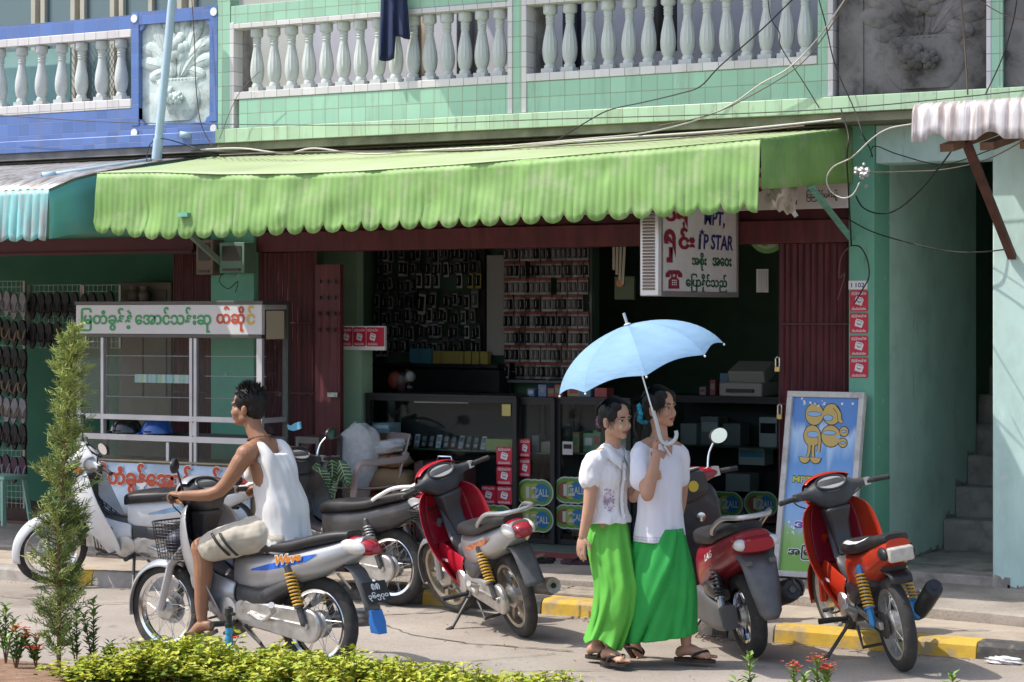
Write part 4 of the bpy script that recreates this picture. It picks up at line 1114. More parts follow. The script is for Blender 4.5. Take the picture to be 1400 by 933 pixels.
mb = MB(); a, b = fx(170, 16.2), fx(215, 16.2); z = fz(190, 415, 16.2); mb.bx(a, b, 16.08, 16.299, z - .03, z - .002)
o = part('shelf', PALE, cp, mb)
# plastic stool
def stool(loc, label):
    t = thing('plastic_stool', label, 'stool', loc)
    m = mat('pale_green_plastic', (.32, .55, .43), .45, var=.05)
    mb = MB(); mb.loft([[(sx * w, sy * w, z) for sx, sy in ((-1, -1), (1, -1), (1, 1), (-1, 1))] for w, z in ((.15, .40), (.165, .41), (.165, .43), (.15, .44))]); mb.build('seat', m, t, bevel=.008)
    for sx in (-1, 1):
        for sy in (-1, 1):
            mb = MB(); mb.bar((sx * .13, sy * .13, .4), (sx * .175, sy * .175, 0), .05, .02); mb.build('leg', m, t, bevel=.004)
stool(pf(4, 742, 14.75) * 1 + Vector((0, 0, 0)), 'pale green plastic stool at the far left by the shoe rack')
bpy.data.objects['plastic_stool'].location.z = .2

# ================================================================ lottery cabinet
YK = 14.25
ck = lambda px: fx(px, YK)
lc = thing('lottery_cabinet', 'glass lottery ticket cabinet with a white Burmese name board and painted banner', 'cabinet', (ck(232), YK, .16))
kx0, kx1 = ck(106), ck(360); KD = .36
kz = lambda py: 2.08 + (YH - py) * dY(232, YK) / F
ALW = mat('window_aluminium', (.56, .55, .57), .4, .4, var=.08, dirt=(.3, .28, .26), damt=.4)
DKA = mat('dark_aluminium', (.10, .095, .09), .45, .4, var=.1)
zt, zs, zw0, zm, zh, zc2, zl2 = kz(417), kz(457), kz(462), kz(572), kz(600), kz(608), kz(632)
mb = MB(); mb.bx(kx0, kx1, YK - .02, YK + .02, zs, zt); part('name_board', mat('board_white', (.66, .65, .66), .45, var=.03), lc, mb, bevel=.003)
mb = MB(); mb.bx(kx0 - .01, kx1 + .012, YK - .026, YK + KD, zt + .001, zt + .03); mb.bx(kx0, kx1, YK - .024, YK + .02, zs - .03, zs - .001); part('board_edge', DKA, lc, mb, bevel=.003)
mb = MB()
for px, w_ in ((106, .045), (139, .03), (260, .03), (266, .03), (352, .055)):
    x = ck(px); mb.bx(x, x + w_, YK - .015, YK + .02, .5 if px != 139 else zh, zs - .031)
for z, h in ((zm, .045), (zh, .05)): mb.bx(kx0 + .046, kx1 - .056, YK - .017, YK + .022, z - h / 2, z + h / 2)
mb.bx(ck(228), ck(228) + .03, YK - .012, YK + .02, zl2, zh - .03); mb.bx(ck(263), ck(263) + .03, YK - .012, YK + .02, zh + .03, zm - .03)
for z in (zt - .02, zm, zh):
    mb.bx(kx1 - .05, kx1 - .004, YK + .023, YK + KD, z - .02, z + .02)
    mb.bx(kx0 + .004, kx0 + .05, YK + .023, YK + KD, z - .02, z + .02)
part('frame', ALW, lc, mb, bevel=.003)
mb = MB(); mb.bx(kx1 - .045, kx1 + .01, YK + KD - .04, YK + KD + .0, .45, zt - .001); mb.bx(kx0, kx0 + .045, YK + KD - .04, YK + KD, .45, zt - .001); mb.bx(kx0 + .05, kx1 - .05, YK + KD - .03, YK + KD - .002, zh - .03, zh + .03); part('rear_frame', DKA, lc, mb, bevel=.003)
mb = MB(); mb.bx(kx0 + .046, ck(259), YK + .001, YK + .005, zm + .023, zs - .032); part('pane', GLASS, lc, mb)
mb = MB(); mb.bx(ck(270), kx1 - .056, YK + .001, YK + .005, zm + .023, zs - .032); part('pane', GLASS, lc, mb)
mb = MB(); mb.bx(kx1 - .026, kx1 - .022, YK + .03, YK + KD - .045, zh + .03, zt - .3); part('side_pane', GLASS, lc, mb)
mb = MB(); mb.bx(kx0 + .046, kx1 - .05, YK + .001, YK + .005, zl2 + .01, zh - .026); part('lower_pane', glass_mat('dull_glass', (.75, .8, .8), .35), lc, mb)
mb = MB(); mb.bx(kx0 + .05, kx1 - .05, YK + .03, YK + KD - .05, zh - .02, zh + .0); part('shelf', mat('grey_shelf', (.28, .28, .28), .5), lc, mb)
mb = MB()
for py in (488, 515, 545):
    mb.tube([(kx0 + .19, YK + .12, kz(py)), (ck(258), YK + .12, kz(py) + .004)], .0035, 5)
    mb.tube([(ck(268), YK + .12, kz(py) + .004), (kx1 - .06, YK + .12, kz(py) + .008)], .0035, 5)
part('rail', ALW, lc, mb)
mb = MB(); mb.bx(kx1 - .018, kx1 - .012, YK + .06, YK + KD - .06, zt - .28, zt - .05); part('side_card', mat('cream_card', (.55, .48, .36), .7), lc, mb)
mb = MB(); mb.bx(kx0 + .002, kx1 - .002, YK - .005, YK + KD - .05, .4, zl2 - .01); mb.bx(kx0 - .01, kx1 + .01, YK - .03, YK + KD, zl2 - .008, zl2 + .008); part('base', mat('plywood', (.40, .32, .21), .7, var=.15, scale=7), lc, mb, bevel=.004)
for x in (kx0 + .04, kx1 - .04):
    for y in (YK + .03, YK + KD - .07):
        mb = MB(); mb.bx(x - .03, x + .03, y - .03, y + .03, .16, .4); part('leg', DKA, lc, mb)
# banner: pale sky printed cloth with red outlined lettering
mb = MB(); g = [[(lerp(kx0 - .03, kx1 - .1, i / 60), YK - .036 - .008 * sin(i * .5) * k / 4 - .01 * k / 4, lerp(zl2 - .02, .42, k / 4)) for i in range(61)] for k in range(5)]
mb.sheet(g)
bm_ = mat('banner_print', (.52, .62, .74), .6, var=.3, scale=2.2)
part('banner', bm_, lc, mb, recalc=False, solid=.003)
GRN, ORED, OCH = mat('board_green', (.06, .33, .12), .5), mat('board_red', (.52, .075, .03), .5), mat('board_ochre', (.62, .42, .08), .5)
mb = MB()
def ktext(k, body, px0, px1, py0, py1, y, **kw):
    mb.set(k); zA = kz(py1) + .0; mb.text(body, (ck(px0), y, zA), (1, 0, 0), (0, 0, 1), ck(px1) - ck(px0), kz(py0) - zA, **kw)
ktext(0, 'ြမတံခွန်နဲ့', 113, 184, 421, 454, YK - .024, bold=.03); ktext(0, 'ေအာင်သန်းဆု', 187, 291, 420, 455, YK - .024, bold=.03)
ktext(1, 'ထီဆို', 298, 337, 419, 453, YK - .024, bold=.03); ktext(2, 'င်', 339, 351, 418, 444, YK - .024, bold=.03)
part('lettering', [GRN, ORED, OCH], lc, mb, recalc=False, smooth=0)
mb = MB()
ktext(1, 'ြမတံခွန်ေအာင်သန်းဆု', 133, 345, 634, 680, YK - .056, bold=.075)
ktext(0, 'ြမတံခွန်ေအာင်သန်းဆု', 134, 344, 635, 679, YK - .059, bold=.045)
ktext(2, 'ထီဆိုင်', 190, 270, 688, 712, YK - .060, bold=.04)
part('banner_lettering', [ORED, PAPER, mat('banner_blue', (.05, .05, .3), .5)], lc, mb, recalc=False, smooth=0)
# tickets clipped on the middle rail
tk = thing('lottery_tickets', 'row of small pastel lottery tickets clipped inside the lottery cabinet', 'tickets', (ck(215), YK + .11, kz(525)))
tcol = [mat('ticket%d' % i, c, .6) for i, c in enumerate(((.45, .6, .5), (.55, .55, .7), (.6, .6, .35), (.2, .5, .35), (.65, .65, .66)))]
for i in range(26):
    x = lerp(ck(174), ck(254), i / 25)
    mb = MB(); mb.obox((x, YK + .112 + .002 * (i % 2), kz(519)), (.026, .002, .07), Matrix.Rotation(R3.uniform(-.06, .06), 4, 'Y')); mb.obox((x, YK + .1105 + .002 * (i % 2), kz(519) - .005), (.016, .001, .02))
    part('ticket', [R3.choice(tcol)], tk, mb)
def helmet(px, py, col, label):
    c = pf(px, py, YK + .16); c.z = zh + .002
    t = thing('helmet', label, 'helmet', c)
    mb = MB(); n = 20; rings = []
    for k in range(9):
        a = k / 8 * pi / 2
        rings.append([(.15 * cos(a) * cos(2 * pi * i / n), .12 * cos(a) * sin(2 * pi * i / n), .03 + .15 * sin(a) - (.03 * (1 - sin(a)) if cos(2 * pi * i / n) < -.2 else 0)) for i in range(n)])
    mb.loft(rings); mb.build('shell', col, t, smooth=60)
    mb = MB(); mb.sheet([[(-.13 * cos(a) - e * cos(a), .11 * sin(a) + e * sin(a) * .6, .045 - e * .3) for a in [rad(-60 + 12 * k) for k in range(11)]] for e in (0, .03, .06)]); mb.build('peak', col, t, recalc=False, solid=.005)
    mb = MB(); mb.tube([(.1 * cos(a), .121 * sin(a) , .045) for a in [rad(18 * k) for k in range(20)]], .006, 5, closed=True); mb.build('rim_trim', BLACKP, t)
helmet(172, 592, mat('gloss_black', (.02, .02, .022), .15, coat=.6), 'glossy black helmet inside the lottery cabinet')
helmet(214, 588, mat('gloss_blue', (.02, .10, .42), .2, coat=.6), 'bright blue helmet inside the lottery cabinet')
# small side cabinet
sc2 = thing('side_cabinet', 'small dark framed glass cabinet standing right of the lottery cabinet', 'cabinet', (ck(400) + .02, YK + .3, .17))
a, b = ck(384), ck(416); zt2 = kz(597)
mb = MB()
for x in (a, b - .03):
    for y in (YK + .2, YK + .5): mb.bx(x, x + .03, y, y + .03, .17, zt2)
for z in (zt2 - .03, .7, .3): mb.bx(a + .031, b - .031, YK + .2, YK + .23, z, z + .03)
mb.bx(a, b, YK + .199, YK + .531, zt2 + .001, zt2 + .02)
part('frame', DKA, sc2, mb)
mb = MB(); mb.bx(a + .03, b - .03, YK + .21, YK + .215, .33, zt2 - .03); part('pane', GLASS, sc2, mb)
mb = MB(); mb.bx(a + .031, b - .031, YK + .24, YK + .5, .25, .3); mb.bx(a + .031, b - .031, YK + .24, YK + .5, .68, .7); part('shelf', PALE, sc2, mb)
mb = MB(); g = [pf(px, py, YK - .06) for px, py in ((369, 582), (374, 584), (380, 580), (387, 578), (388, 588), (378, 591), (371, 589))]
mb.add([p + Vector((.02, .2, 0)) for p in g] + [p + Vector((.02, .215, 0)) for p in g], [tuple(range(7)), tuple(range(13, 6, -1))])
o = mb.build('blue_label', mat('sky_blue_plastic', (.15, .45, .62), .4), recalc=False, org=g[0]); tag(o, 'torn sky blue label on the corner of the lottery cabinet', 'label')

# ================================================================ phone shop display
BLK = mat('black_shelving', (.016, .015, .016), .5, var=.2)
PK = {'grey': mat('blister_grey', (.26, .265, .27), .3, spec=.7), 'dark': mat('blister_dark', (.10, .105, .115), .25, spec=.7), 'white': mat('blister_white', (.42, .42, .40), .4), 'yellow': mat('blister_yellow', (.36, .29, .08), .4), 'cyan': mat('blister_cyan', (.07, .22, .30), .4)}
HDR = mat('header_red', (.26, .05, .035), .5); HDK = mat('header_dark', (.05, .05, .055), .5); PHN = mat('phone_black', (.012, .012, .014), .2)
packs = {}
def pack_mesh(kind, hdr):
    k = (kind, hdr)
    if k in packs: return packs[k]
    mb = MB()
    mb.set(0); mb.bx(-.028, .028, -.002, .002, -.08, .05)
    mb.set(1); mb.bx(-.028, .028, -.0024, .0024, .0505, .075)
    mb.set(2); mb.loft([[(sx * w, y, sz * h - .012) for sx, sz in ((-1, -1), (1, -1), (1, 1), (-1, 1))] for w, h, y in ((.019, .048, -.0022), (.017, .045, -.02))])
    mb.set(3); mb.bx(-.009, -.004, -.0225, -.0202, -.04, .02)  # white strip: the gleam on the blister, put in as colour
    o = mb.build('blister_pack', [PK[kind], HDR if hdr else HDK, PHN, PK['white']], smooth=0)
    packs[k] = o
    return o
GP = 'blister packs of phone accessories on the shop racks'
used_pack = set()
def pack(p, kind, hdr, label, sc_=1.0, tilt=0):
    src = pack_mesh(kind, hdr); k = (kind, hdr)
    if k in used_pack:
        o = src.copy(); COL.objects.link(o)
    else: o = src; used_pack.add(k)
    o.location = p; o.scale = (sc_, sc_, sc_); o.rotation_euler = (R3.uniform(-.03, .06), tilt + R3.uniform(-.05, .05), R3.uniform(-.2, .2))
    tag(o, label, 'phone accessory', GP)
YP = 16.6
# rack on the right: eight rows, red headers
rk = thing('display_rack', 'wire rack of red topped blister packs behind the umbrella', 'rack', (fx(748, YP), YP + .05, 1.3))
a, b = fx(689, YP), fx(806, YP); z0, z1 = fz(748, 521, YP), fz(748, 331, YP)
mb = MB()
for x in (a, (a + b) / 2, b): mb.bx(x - .01, x + .01, YP + .02, YP + .04, z0, z1)
for i in range(17): mb.bx(a, b, YP + .041, YP + .046, lerp(z0, z1, i / 16) - .003, lerp(z0, z1, i / 16) + .003)
mb.bx(a, b, YP + .02, YP + .04, z0 - .02, z0); mb.bx(a, b, YP + .02, YP + .04, z1, z1 + .02)
part('frame', mat('rack_grey', (.16, .16, .165), .5, .3), rk, mb)
nth = ('top', 'second', 'third', 'fourth', 'fifth', 'sixth', 'seventh', 'bottom')
for r in range(8):
    for i in range(16):
        if R3.random() < .06: continue
        x = lerp(a + .03, b - .03, i / 15); z = lerp(z1 - .09, z0 + .09, r / 7)
        kd = R3.choice(('grey', 'grey', 'dark'))
        pack((x, YP + R3.uniform(-.02, .01), z), kd, True, '%s red topped blister pack in the %s row of the rack behind the umbrella' % (kd, nth[r]), .92)
# rack on the left: dark packs
rl = thing('display_rack', 'dark shelving with hanging phone accessories on the green back wall', 'rack', (fx(600, YP), YP + .08, 1.3))
mb = MB()
for px in (515, 563, 655, 690): mb.bx(fx(px, YP) - .03, fx(px, YP) + .03, YP + .05, YP + .11, .24, 2.75)
mb.bx(fx(488, YP), fx(690, YP), YP + .06, YP + .1, 2.66, 2.74)
zsh = fz(600, 497, YP); mb.bx(fx(500, YP), fx(692, YP), YP - .15, YP + .1, zsh - .03, zsh)
mb.bx(fx(500, YP), fx(692, YP), YP - .12, YP + .1, zsh - .24, zsh - .05)
part('frame', BLK, rl, mb)
for r, py in enumerate((346, 366, 388, 410, 432, 453, 474)):
    for i in range(22):
        px = 518 + i * 7.6 + R3.uniform(-2.5, 2.5)
        if 655 < px < 700 or R3.random() < .12: continue
        if 566 < px < 660 and r == 2: continue
        pack(pf(px, py + R3.uniform(-3, 3), YP + R3.uniform(-.02, .02)), ('dark', 'grey', 'dark', 'white')[(i * 7 + r * 3) % 4 if R3.random() < .35 else 0 if R3.random() < .6 else 1], False, 'blister pack hanging in the %s row of the dark shelving' % nth[r], R3.uniform(.75, 1.1))
for px, k in ((573, 'white'), (585, 'white'), (597, 'white'), (628, 'white'), (643, 'yellow'), (654, 'yellow')):
    pack(pf(px, 382, YP - .02), k, False, '%s carded pack in the bright row of the dark shelving' % k, 1.0)
pack(pf(577, 413, YP - .1), 'white', False, 'large tilted white carded pack hanging in front of the dark shelving', 1.4, .1)
for i in range(7):
    mb = MB(); mb.bx(-.045, .045, -.03, .03, 0, .11); mb.obox((0, -.031, .05), (.03, .002, .05))
    o = mb.build('small_box', [PK['yellow']], bevel=.002); o.location = pf(600 + i * 10.5, 495, YP - .05); o.location.z = zsh + .001
    tag(o, 'small yellow box standing in a row on the dark shelf', 'box', 'yellow boxes on the dark shelf')
for i in range(2):
    mb = MB(); mb.bx(-.06, .06, -.03, .03, 0, .13)
    o = mb.build('small_box', [PK['cyan']], bevel=.002); o.location = pf(570 + i * 14, 495, YP - .05); o.location.z = zsh + .001
    tag(o, ('cyan box on the dark shelf at the left of the yellow boxes', 'cyan box touching the row of yellow boxes')[i], 'box')
mb = MB(); mb.bx(fx(664, YP), fx(688, YP), YP + .02, YP + .04, 1.72, 2.6)
o = mb.build('white_panel', mat('dim_white', (.32, .32, .30), .6), org=pf(676, 450, YP)); tag(o, 'pale tall panel between the two display racks', 'panel')
# plastic bag of things on the counter
bg_ = thing('plastic_bag', 'clear bag stuffed with brown and red goods standing on the first counter', 'bag', pf(547, 543, 15.6))
mb = MB(); c = pf(547, 520, 15.6); mb.ell(c, (.13, .08, .13), 14, 9); mb.ell(c + Vector((.09, 0, .03)), (.07, .06, .13), 10, 7)
part('bag', glass_mat('bag_film', (.8, .8, .8), .3, .2), bg_, mb)
for dx, dz, m_, s in ((-.05, .0, HDR, .07), (.03, -.02, mat('coconut_brown', (.10, .055, .04), .8), .075), (.1, .03, PK['white'], .045), (.1, -.06, PHN, .05)):
    mb = MB(); mb.ell(c + Vector((dx, 0, dz)), (s, .05, s * 1.1), 10, 7); part('contents', m_, bg_, mb)

# ---- counters
def counter(px0, px1, py0, py1, Y, dep, label, zb_=.245):
    a, b = fx(px0, Y), fx(px1, Y); zt = fz((px0 + px1) / 2, py0, Y)
    t = thing('display_counter', label, 'counter', ((a + b) / 2, Y, zb_))
    mb = MB()
    for x in (a, b - .04):
        for y in (Y, Y + dep - .04): mb.bx(x, x + .04, y, y + .04, zb_, zt)
    for z in (zb_, zt - .04): mb.bx(a + .041, b - .041, Y + .001, Y + .039, z, z + .04)
    part('frame', BLK, t, mb)
    mb = MB(); mb.bx(a, b, Y - .01, Y + dep, zt + .001, zt + .02); part('top', BLK, t, mb)
    zm = lerp(zb_, zt, .63)
    mb = MB(); mb.bx(a + .042, b - .042, Y + .045, Y + dep - .05, zm - .012, zm); part('shelf', mat('dim_green_glass', (.06, .09, .07), .2), t, mb)
    mb = MB(); mb.bx(a + .042, b - .042, Y + .01, Y + .016, zb_ + .042, zt - .042); part('pane', GLASS, t, mb)
    mb = MB(); mb.bx(a + .042, b - .042, Y + dep - .045, Y + dep - .03, zb_ + .042, zt - .042); part('back', mat('counter_back', (.02, .022, .021), .6), t, mb)
    return t, a, b, zt, zm
c1, ca, cb, czt, czm = counter(500, 706, 543, 735, 15.25, .5, 'long glass phone counter with red card stickers behind the red motorbike')
mb = MB(); mb.tube([pf(567, 549, 15.3), pf(640, 550, 15.3)], .012, 8); part('lamp_tube', mat('tube_white', (.7, .7, .7), .3), c1, mb)
GPH = 'phones lined up in the first glass counter'
for i in range(13):
    mb = MB(); mb.set(0); mb.obox((0, 0, .055), (.045, .016, .11)); mb.set(1); mb.obox((0, -.0085, .075), (.034, .002, .042)); mb.set(2); mb.obox((0, -.0085, .028), (.03, .002, .03))
    o = mb.build('mobile_phone', [PHN if i % 3 else mat('phone_silver', (.3, .3, .32), .3, .5), mat('phone_screen', (.10, .12, .13), .15), mat('phone_keys', (.22, .22, .23), .4)], bevel=.003)
    o.location = (lerp(fx(541, 15.4), fx(662, 15.4), i / 12), 15.38, czm + .001); o.rotation_euler = (-.35, 0, R3.uniform(-.1, .1))
    tag(o, '%s mobile phone on its stand in the first glass counter' % ('black' if i % 3 else 'silver'), 'mobile phone', GPH)
def gbox(px0, px1, py0, py1, Y, dep, m_, label, zfix=None, name='carton', stripe=None):
    a, b = fx(px0, Y), fx(px1, Y); z0, z1 = fz((px0 + px1) / 2, py1, Y), fz((px0 + px1) / 2, py0, Y)
    if zfix is not None: z1 += zfix - z0; z0 = zfix
    mb = MB(); mb.set(0); mb.bx(a, b, Y, Y + dep, z0, z1)
    if stripe: mb.set(1); mb.bx(a + .01, b - .01, Y - .002, Y - .0005, lerp(z0, z1, .45), lerp(z0, z1, .8))
    o = mb.build(name, [m_, stripe or m_], org=((a + b) / 2, Y, z0), bevel=.003)
    tag(o, label, 'box'); return o
BX = lambda n, c: mat(n, c, .5, var=.08)
gbox(507, 531, 575, 592, 15.35, .2, BX('box_orange', (.28, .11, .04)), 'orange carton at the left end of the first glass counter', czm + .001)
gbox(508, 532, 561, 575, 15.36, .18, BX('box_pale_blue', (.30, .40, .48)), 'pale blue carton on top of the orange carton', czm + .11, stripe=PAPER)
gbox(664, 702, 581, 597, 15.3, .2, BX('box_olive', (.25, .29, .10)), 'olive green flat box at the right end of the first glass counter', czm + .001)
gbox(686, 698, 553, 569, 15.245, .004, BX('note_yellow', (.52, .44, .14)), 'small yellow note stuck on the first glass counter', name='note')
c2, a2, b2, zt2_, zm2 = counter(707, 758, 547, 730, 15.32, .45, 'narrow dark glass counter between the two longer counters')
c2b, a3, b3, zt3_, zm3 = counter(760, 862, 547, 728, 15.36, .45, 'glass counter behind the woman in the embroidered blouse')
c3, a4, b4, zt4_, zm4 = counter(905, 1075, 545, 704, 17.2, .5, 'deep glass counter at the back right of the shop')
GC = 'small cartons kept in the counters of the phone shop'
CT = [BX('carton_white', (.42, .42, .41)), BX('carton_grey', (.22, .22, .23)), BX('carton_blue', (.10, .18, .32)), BX('carton_tan', (.30, .22, .12)), BX('carton_red', (.28, .05, .05)), BX('carton_green', (.10, .22, .11))]
def fill(a, b, Y, z, lab, n, hmax):
    x = a
    for i in range(n):
        w_ = R3.uniform(.05, .12)
        if x + w_ > b: break
        h = R3.uniform(.05, hmax); mb = MB(); mb.set(0); mb.bx(0, w_, 0, .12, 0, h); mb.set(1); mb.bx(w_ * .15, w_ * .85, -.0015, -.0005, h * .35, h * .75)
        k = R3.randrange(6); o = mb.build('carton', [CT[k], R3.choice(CT)], smooth=0); o.location = (x, Y + R3.uniform(0, .04), z)
        tag(o, lab, 'box', GC); x += w_ + R3.uniform(.004, .05)
fill(a2 + .06, b2 - .05, 15.42, zm2 + .001, 'small carton on the shelf of the narrow dark counter', 4, .16)
fill(a3 + .06, b3 - .05, 15.5, zm3 + .001, 'small carton on the shelf of the counter behind the embroidered blouse', 8, .18)
fill(a3 + .06, b3 - .05, 15.5, .30, 'small carton at the bottom of the counter behind the embroidered blouse', 8, .25)
fill(ca + .06, cb - .05, 15.36, .30, 'small carton at the bottom of the first glass counter', 14, .22)
fill(a4 + .06, b4 - .05, 17.3, .30, 'small carton at the bottom of the deep back counter', 14, .28)
fill(a4 + .3, b4 - .45, 17.3, zt4_ + .022, 'small carton standing on top of the deep back counter', 5, .24)
fill(a2 + .02, b3 - .05, 15.45, zt2_ + .022, 'small carton standing on top of the narrow dark counter', 7, .10)
def vase(px, py0, py1, Y, label):
    c = pf(px, py1, Y); h = fz(px, py0, Y) - c.z
    mb = MB(); mb.lathe([(.03, 0), (.035, .01), (.035, h * .85), (.042, h), (.038, h), (.031, h * .85), (.03, .02)], 14); o = mb.build('glass_vase', glass_mat('vase_glass', (.75, .78, .78), .5, .1)); o.location = c; tag(o, label, 'vase')
vase(775, 565, 596, 15.5, 'clear glass beaker in the counter behind the embroidered blouse'); bpy.data.objects['glass_vase'].location.z = zm3 + .001
gbox(769, 783, 604, 622, 15.34, .004, BX('tag_white', (.45, .45, .44)), 'white hanging tag with a dark slot below the glass beaker', name='tag', stripe=PHN)
mb = MB()
k4 = zm4 + .001
gbox(930, 952, 572, 600, 17.35, .2, BX('box_grey_white', (.33, .33, .31)), 'grey white carton at the left of the deep back counter', k4)
gbox(958, 982, 562, 600, 17.4, .2, BX('box_dim', (.22, .22, .22)), 'dim grey carton second from the left in the deep back counter', k4, stripe=PK['white'])
gbox(988, 1012, 570, 600, 17.36, .2, BX('box_grey', (.18, .18, .18)), 'dark grey carton in the middle of the deep back counter', k4)
gbox(1038, 1062, 560, 600, 17.36, .2, BX('box_white', (.42, .42, .42)), 'white speaker carton at the right of the deep back counter', k4, stripe=PHN)
gbox(1010, 1045, 612, 636, 17.36, .2, BX('box_white', (.42, .42, .42)), 'white carton under the shelf of the deep back counter', stripe=PK['cyan'])
gbox(992, 1025, 648, 672, 17.3, .2, BX('box_grey_white', (.33, .33, .31)), 'grey white carton low in the deep back counter')
# printer on the back counter
pr = thing('printer', 'pale grey office printer on the deep back counter', 'printer', pf(1022, 544, 17.3)); pr.location.z = zt4_ + .021
PG_ = mat('office_grey', (.33, .33, .31), .5)
mb = MB(); mb.loft([[(x, y, z) for x, y in ((-.2, -.15), (.2, -.15), (.2, .2), (-.2, .2))] for z in (0, .12)] ); mb.build('body', PG_, pr, bevel=.012)
mb = MB(); mb.obox((.02, .05, .2), (.34, .26, .12), Matrix.Rotation(.35, 4, 'X')); mb.build('cover', PG_, pr, bevel=.012)
mb = MB(); mb.obox((0, -.16, .05), (.25, .03, .03)); mb.build('tray', BLACKP, pr)
# hanging things
mb = MB()
for i in range(4): mb.obox((-.045 + i * .03, 0, -.12 - .02 * i), (.022, .006, .24 + .04 * i), Matrix.Rotation(.02 * i, 4, 'Y'))
mb.tube([(0, 0, 0), (0, 0, .5)], .004)
o = mb.build('wind_chime', mat('bone', (.38, .35, .28), .6)); o.location = pf(846, 328, 15.6); tag(o, 'pale strip chime hanging in the dark doorway left of the lightbox sign', 'chime')
gbox(840, 867, 378, 410, 15.9, .03, BX('card_green', (.07, .10, .05)), 'dark green card with an orange spot hanging left of the lightbox sign', name='card')
mb = MB(); mb.lathe([(.001, 0), (.035, 0), (.035, .006), (.001, .006)], 16, pf(848, 387, 15.895), Matrix.Rotation(pi / 2, 4, 'X')); o = mb.build('orange_disc', mat('orange_card', (.5, .2, .1), .6), org=pf(848, 387, 15.895)); tag(o, 'orange round disc on the dark green hanging card', 'disc')
def roundsign(px, py, r, Y, label, full=True):
    c = pf(px, py, Y); t = thing('round_sign', label, 'sign', c)
    M = Matrix.Rotation(pi / 2, 4, 'X')
    mb = MB(); mb.lathe([(.001, 0), (r, 0), (r, .012), (.001, .012)], 32, (0, 0, 0), M); mb.build('disc', mat('sign_lime', (.17, .38, .10), .5), t)
    if full:
        mb = MB(); mb.lathe([(.001, .0125), (r * .78, .0125), (r * .78, .015), (.001, .015)], 32, (0, 0, 0), M); mb.build('face', mat('pale_face', (.50, .55, .45), .5), t)
        mb = MB(); mb.set(0); mb.obox((-.02, -.0165, -.02), (.05, .002, .17)); mb.obox((-.06, -.0165, .03), (.03, .002, .1), Matrix.Rotation(-.7, 4, 'Y')); mb.obox((.03, -.0165, .03), (.03, .002, .11), Matrix.Rotation(.7, 4, 'Y')); mb.obox((-.02, -.0165, -.06), (.17, .002, .03))
        mb.set(1); mb.text('co', (.06, -.017, -.05), (1, 0, 0), (0, 0, 1), .08, .04, bold=.03); mb.build('emblem', [mat('sign_lime', (.17, .38, .10), .5), ORED], t, recalc=False, smooth=0)
roundsign(1050, 318, .16, 15.35, 'round pale sign with a green rim hanging in the doorway beside the right shutter')
roundsign(1008, 318, .06, 15.3, 'small plain lime disc beside the lightbox sign', False)
mb = MB()
for i in range(4): mb.obox((-.03 + .02 * i, 0, -.01 * (i == 1)), (.008, .003, .15))
mb.obox((0, .006, 0), (.1, .004, .18)); o = mb.build('striped_card', mat('white_stripe', (.55, .55, .55), .5)); o.location = pf(1042, 384, 15.6); tag(o, 'small white striped card in the dark doorway', 'card')
# red sticker board left of the counter
rb = thing('sticker_board', 'small board of three red card stickers beside the perforated shutter leaf', 'sign', pf(495, 478, 15.2))
a, b = fx(464, 15.2), fx(526, 15.2); z0, z1 = fz(495, 479, 15.2), fz(495, 446, 15.2)
mb = MB(); mb.bx(a, b, 15.2, 15.23, z0, z1); part('board', PAPER, rb, mb, bevel=.002)
mb = MB(); w_ = (b - a - .03) / 3.35; h0 = z0 + (z1 - z0) * .16
for i in range(3): red_sticker_geo(mb, a + .008 + i * (w_ + .006), a + .008 + i * (w_ + .006) + w_, h0, z1 - .01, 15.199)
mb.set(0); mb.bx(b - .065, b - .004, 15.196, 15.1985, h0, z1 - .01)
part('stickers', RSM, rb, mb, recalc=False, smooth=0)
mb = MB(); mb.bx(a, a + .2, 15.232, 15.4, .24, z0 + .02); part('post', mat('pale_green_partition', (.3, .46, .31), .8), rb, mb)
# stickers on the counters
G2 = 'red card stickers on the glass counters'
for (x0, x1, q0, q1), Y, l in (((679, 700, 611, 636), 15.248, 'top red sticker of the three stacked on the first counter'), ((679, 700, 638, 663), 15.248, 'middle red sticker of the three stacked on the first counter'), ((679, 700, 665, 690), 15.248, 'bottom red sticker of the three stacked on the first counter'),
        ((658, 678, 664, 689), 15.248, 'single red sticker left of the stacked three on the first counter'), ((710, 725, 600, 625), 15.318, 'upper red sticker on the narrow dark counter'), ((710, 725, 627, 652), 15.318, 'lower red sticker on the narrow dark counter')):
    sticker(x0, x1, q0, q1, Y, l, G2)
L1, L2, L3, L4, L5 = mat('lobe_white', (.45, .48, .45), .5), mat('lobe_green', (.10, .25, .035), .5), mat('lobe_olive', (.30, .33, .06), .5), mat('lobe_blue', (.012, .14, .30), .5), mat('lobe_brown', (.20, .065, .03), .5)
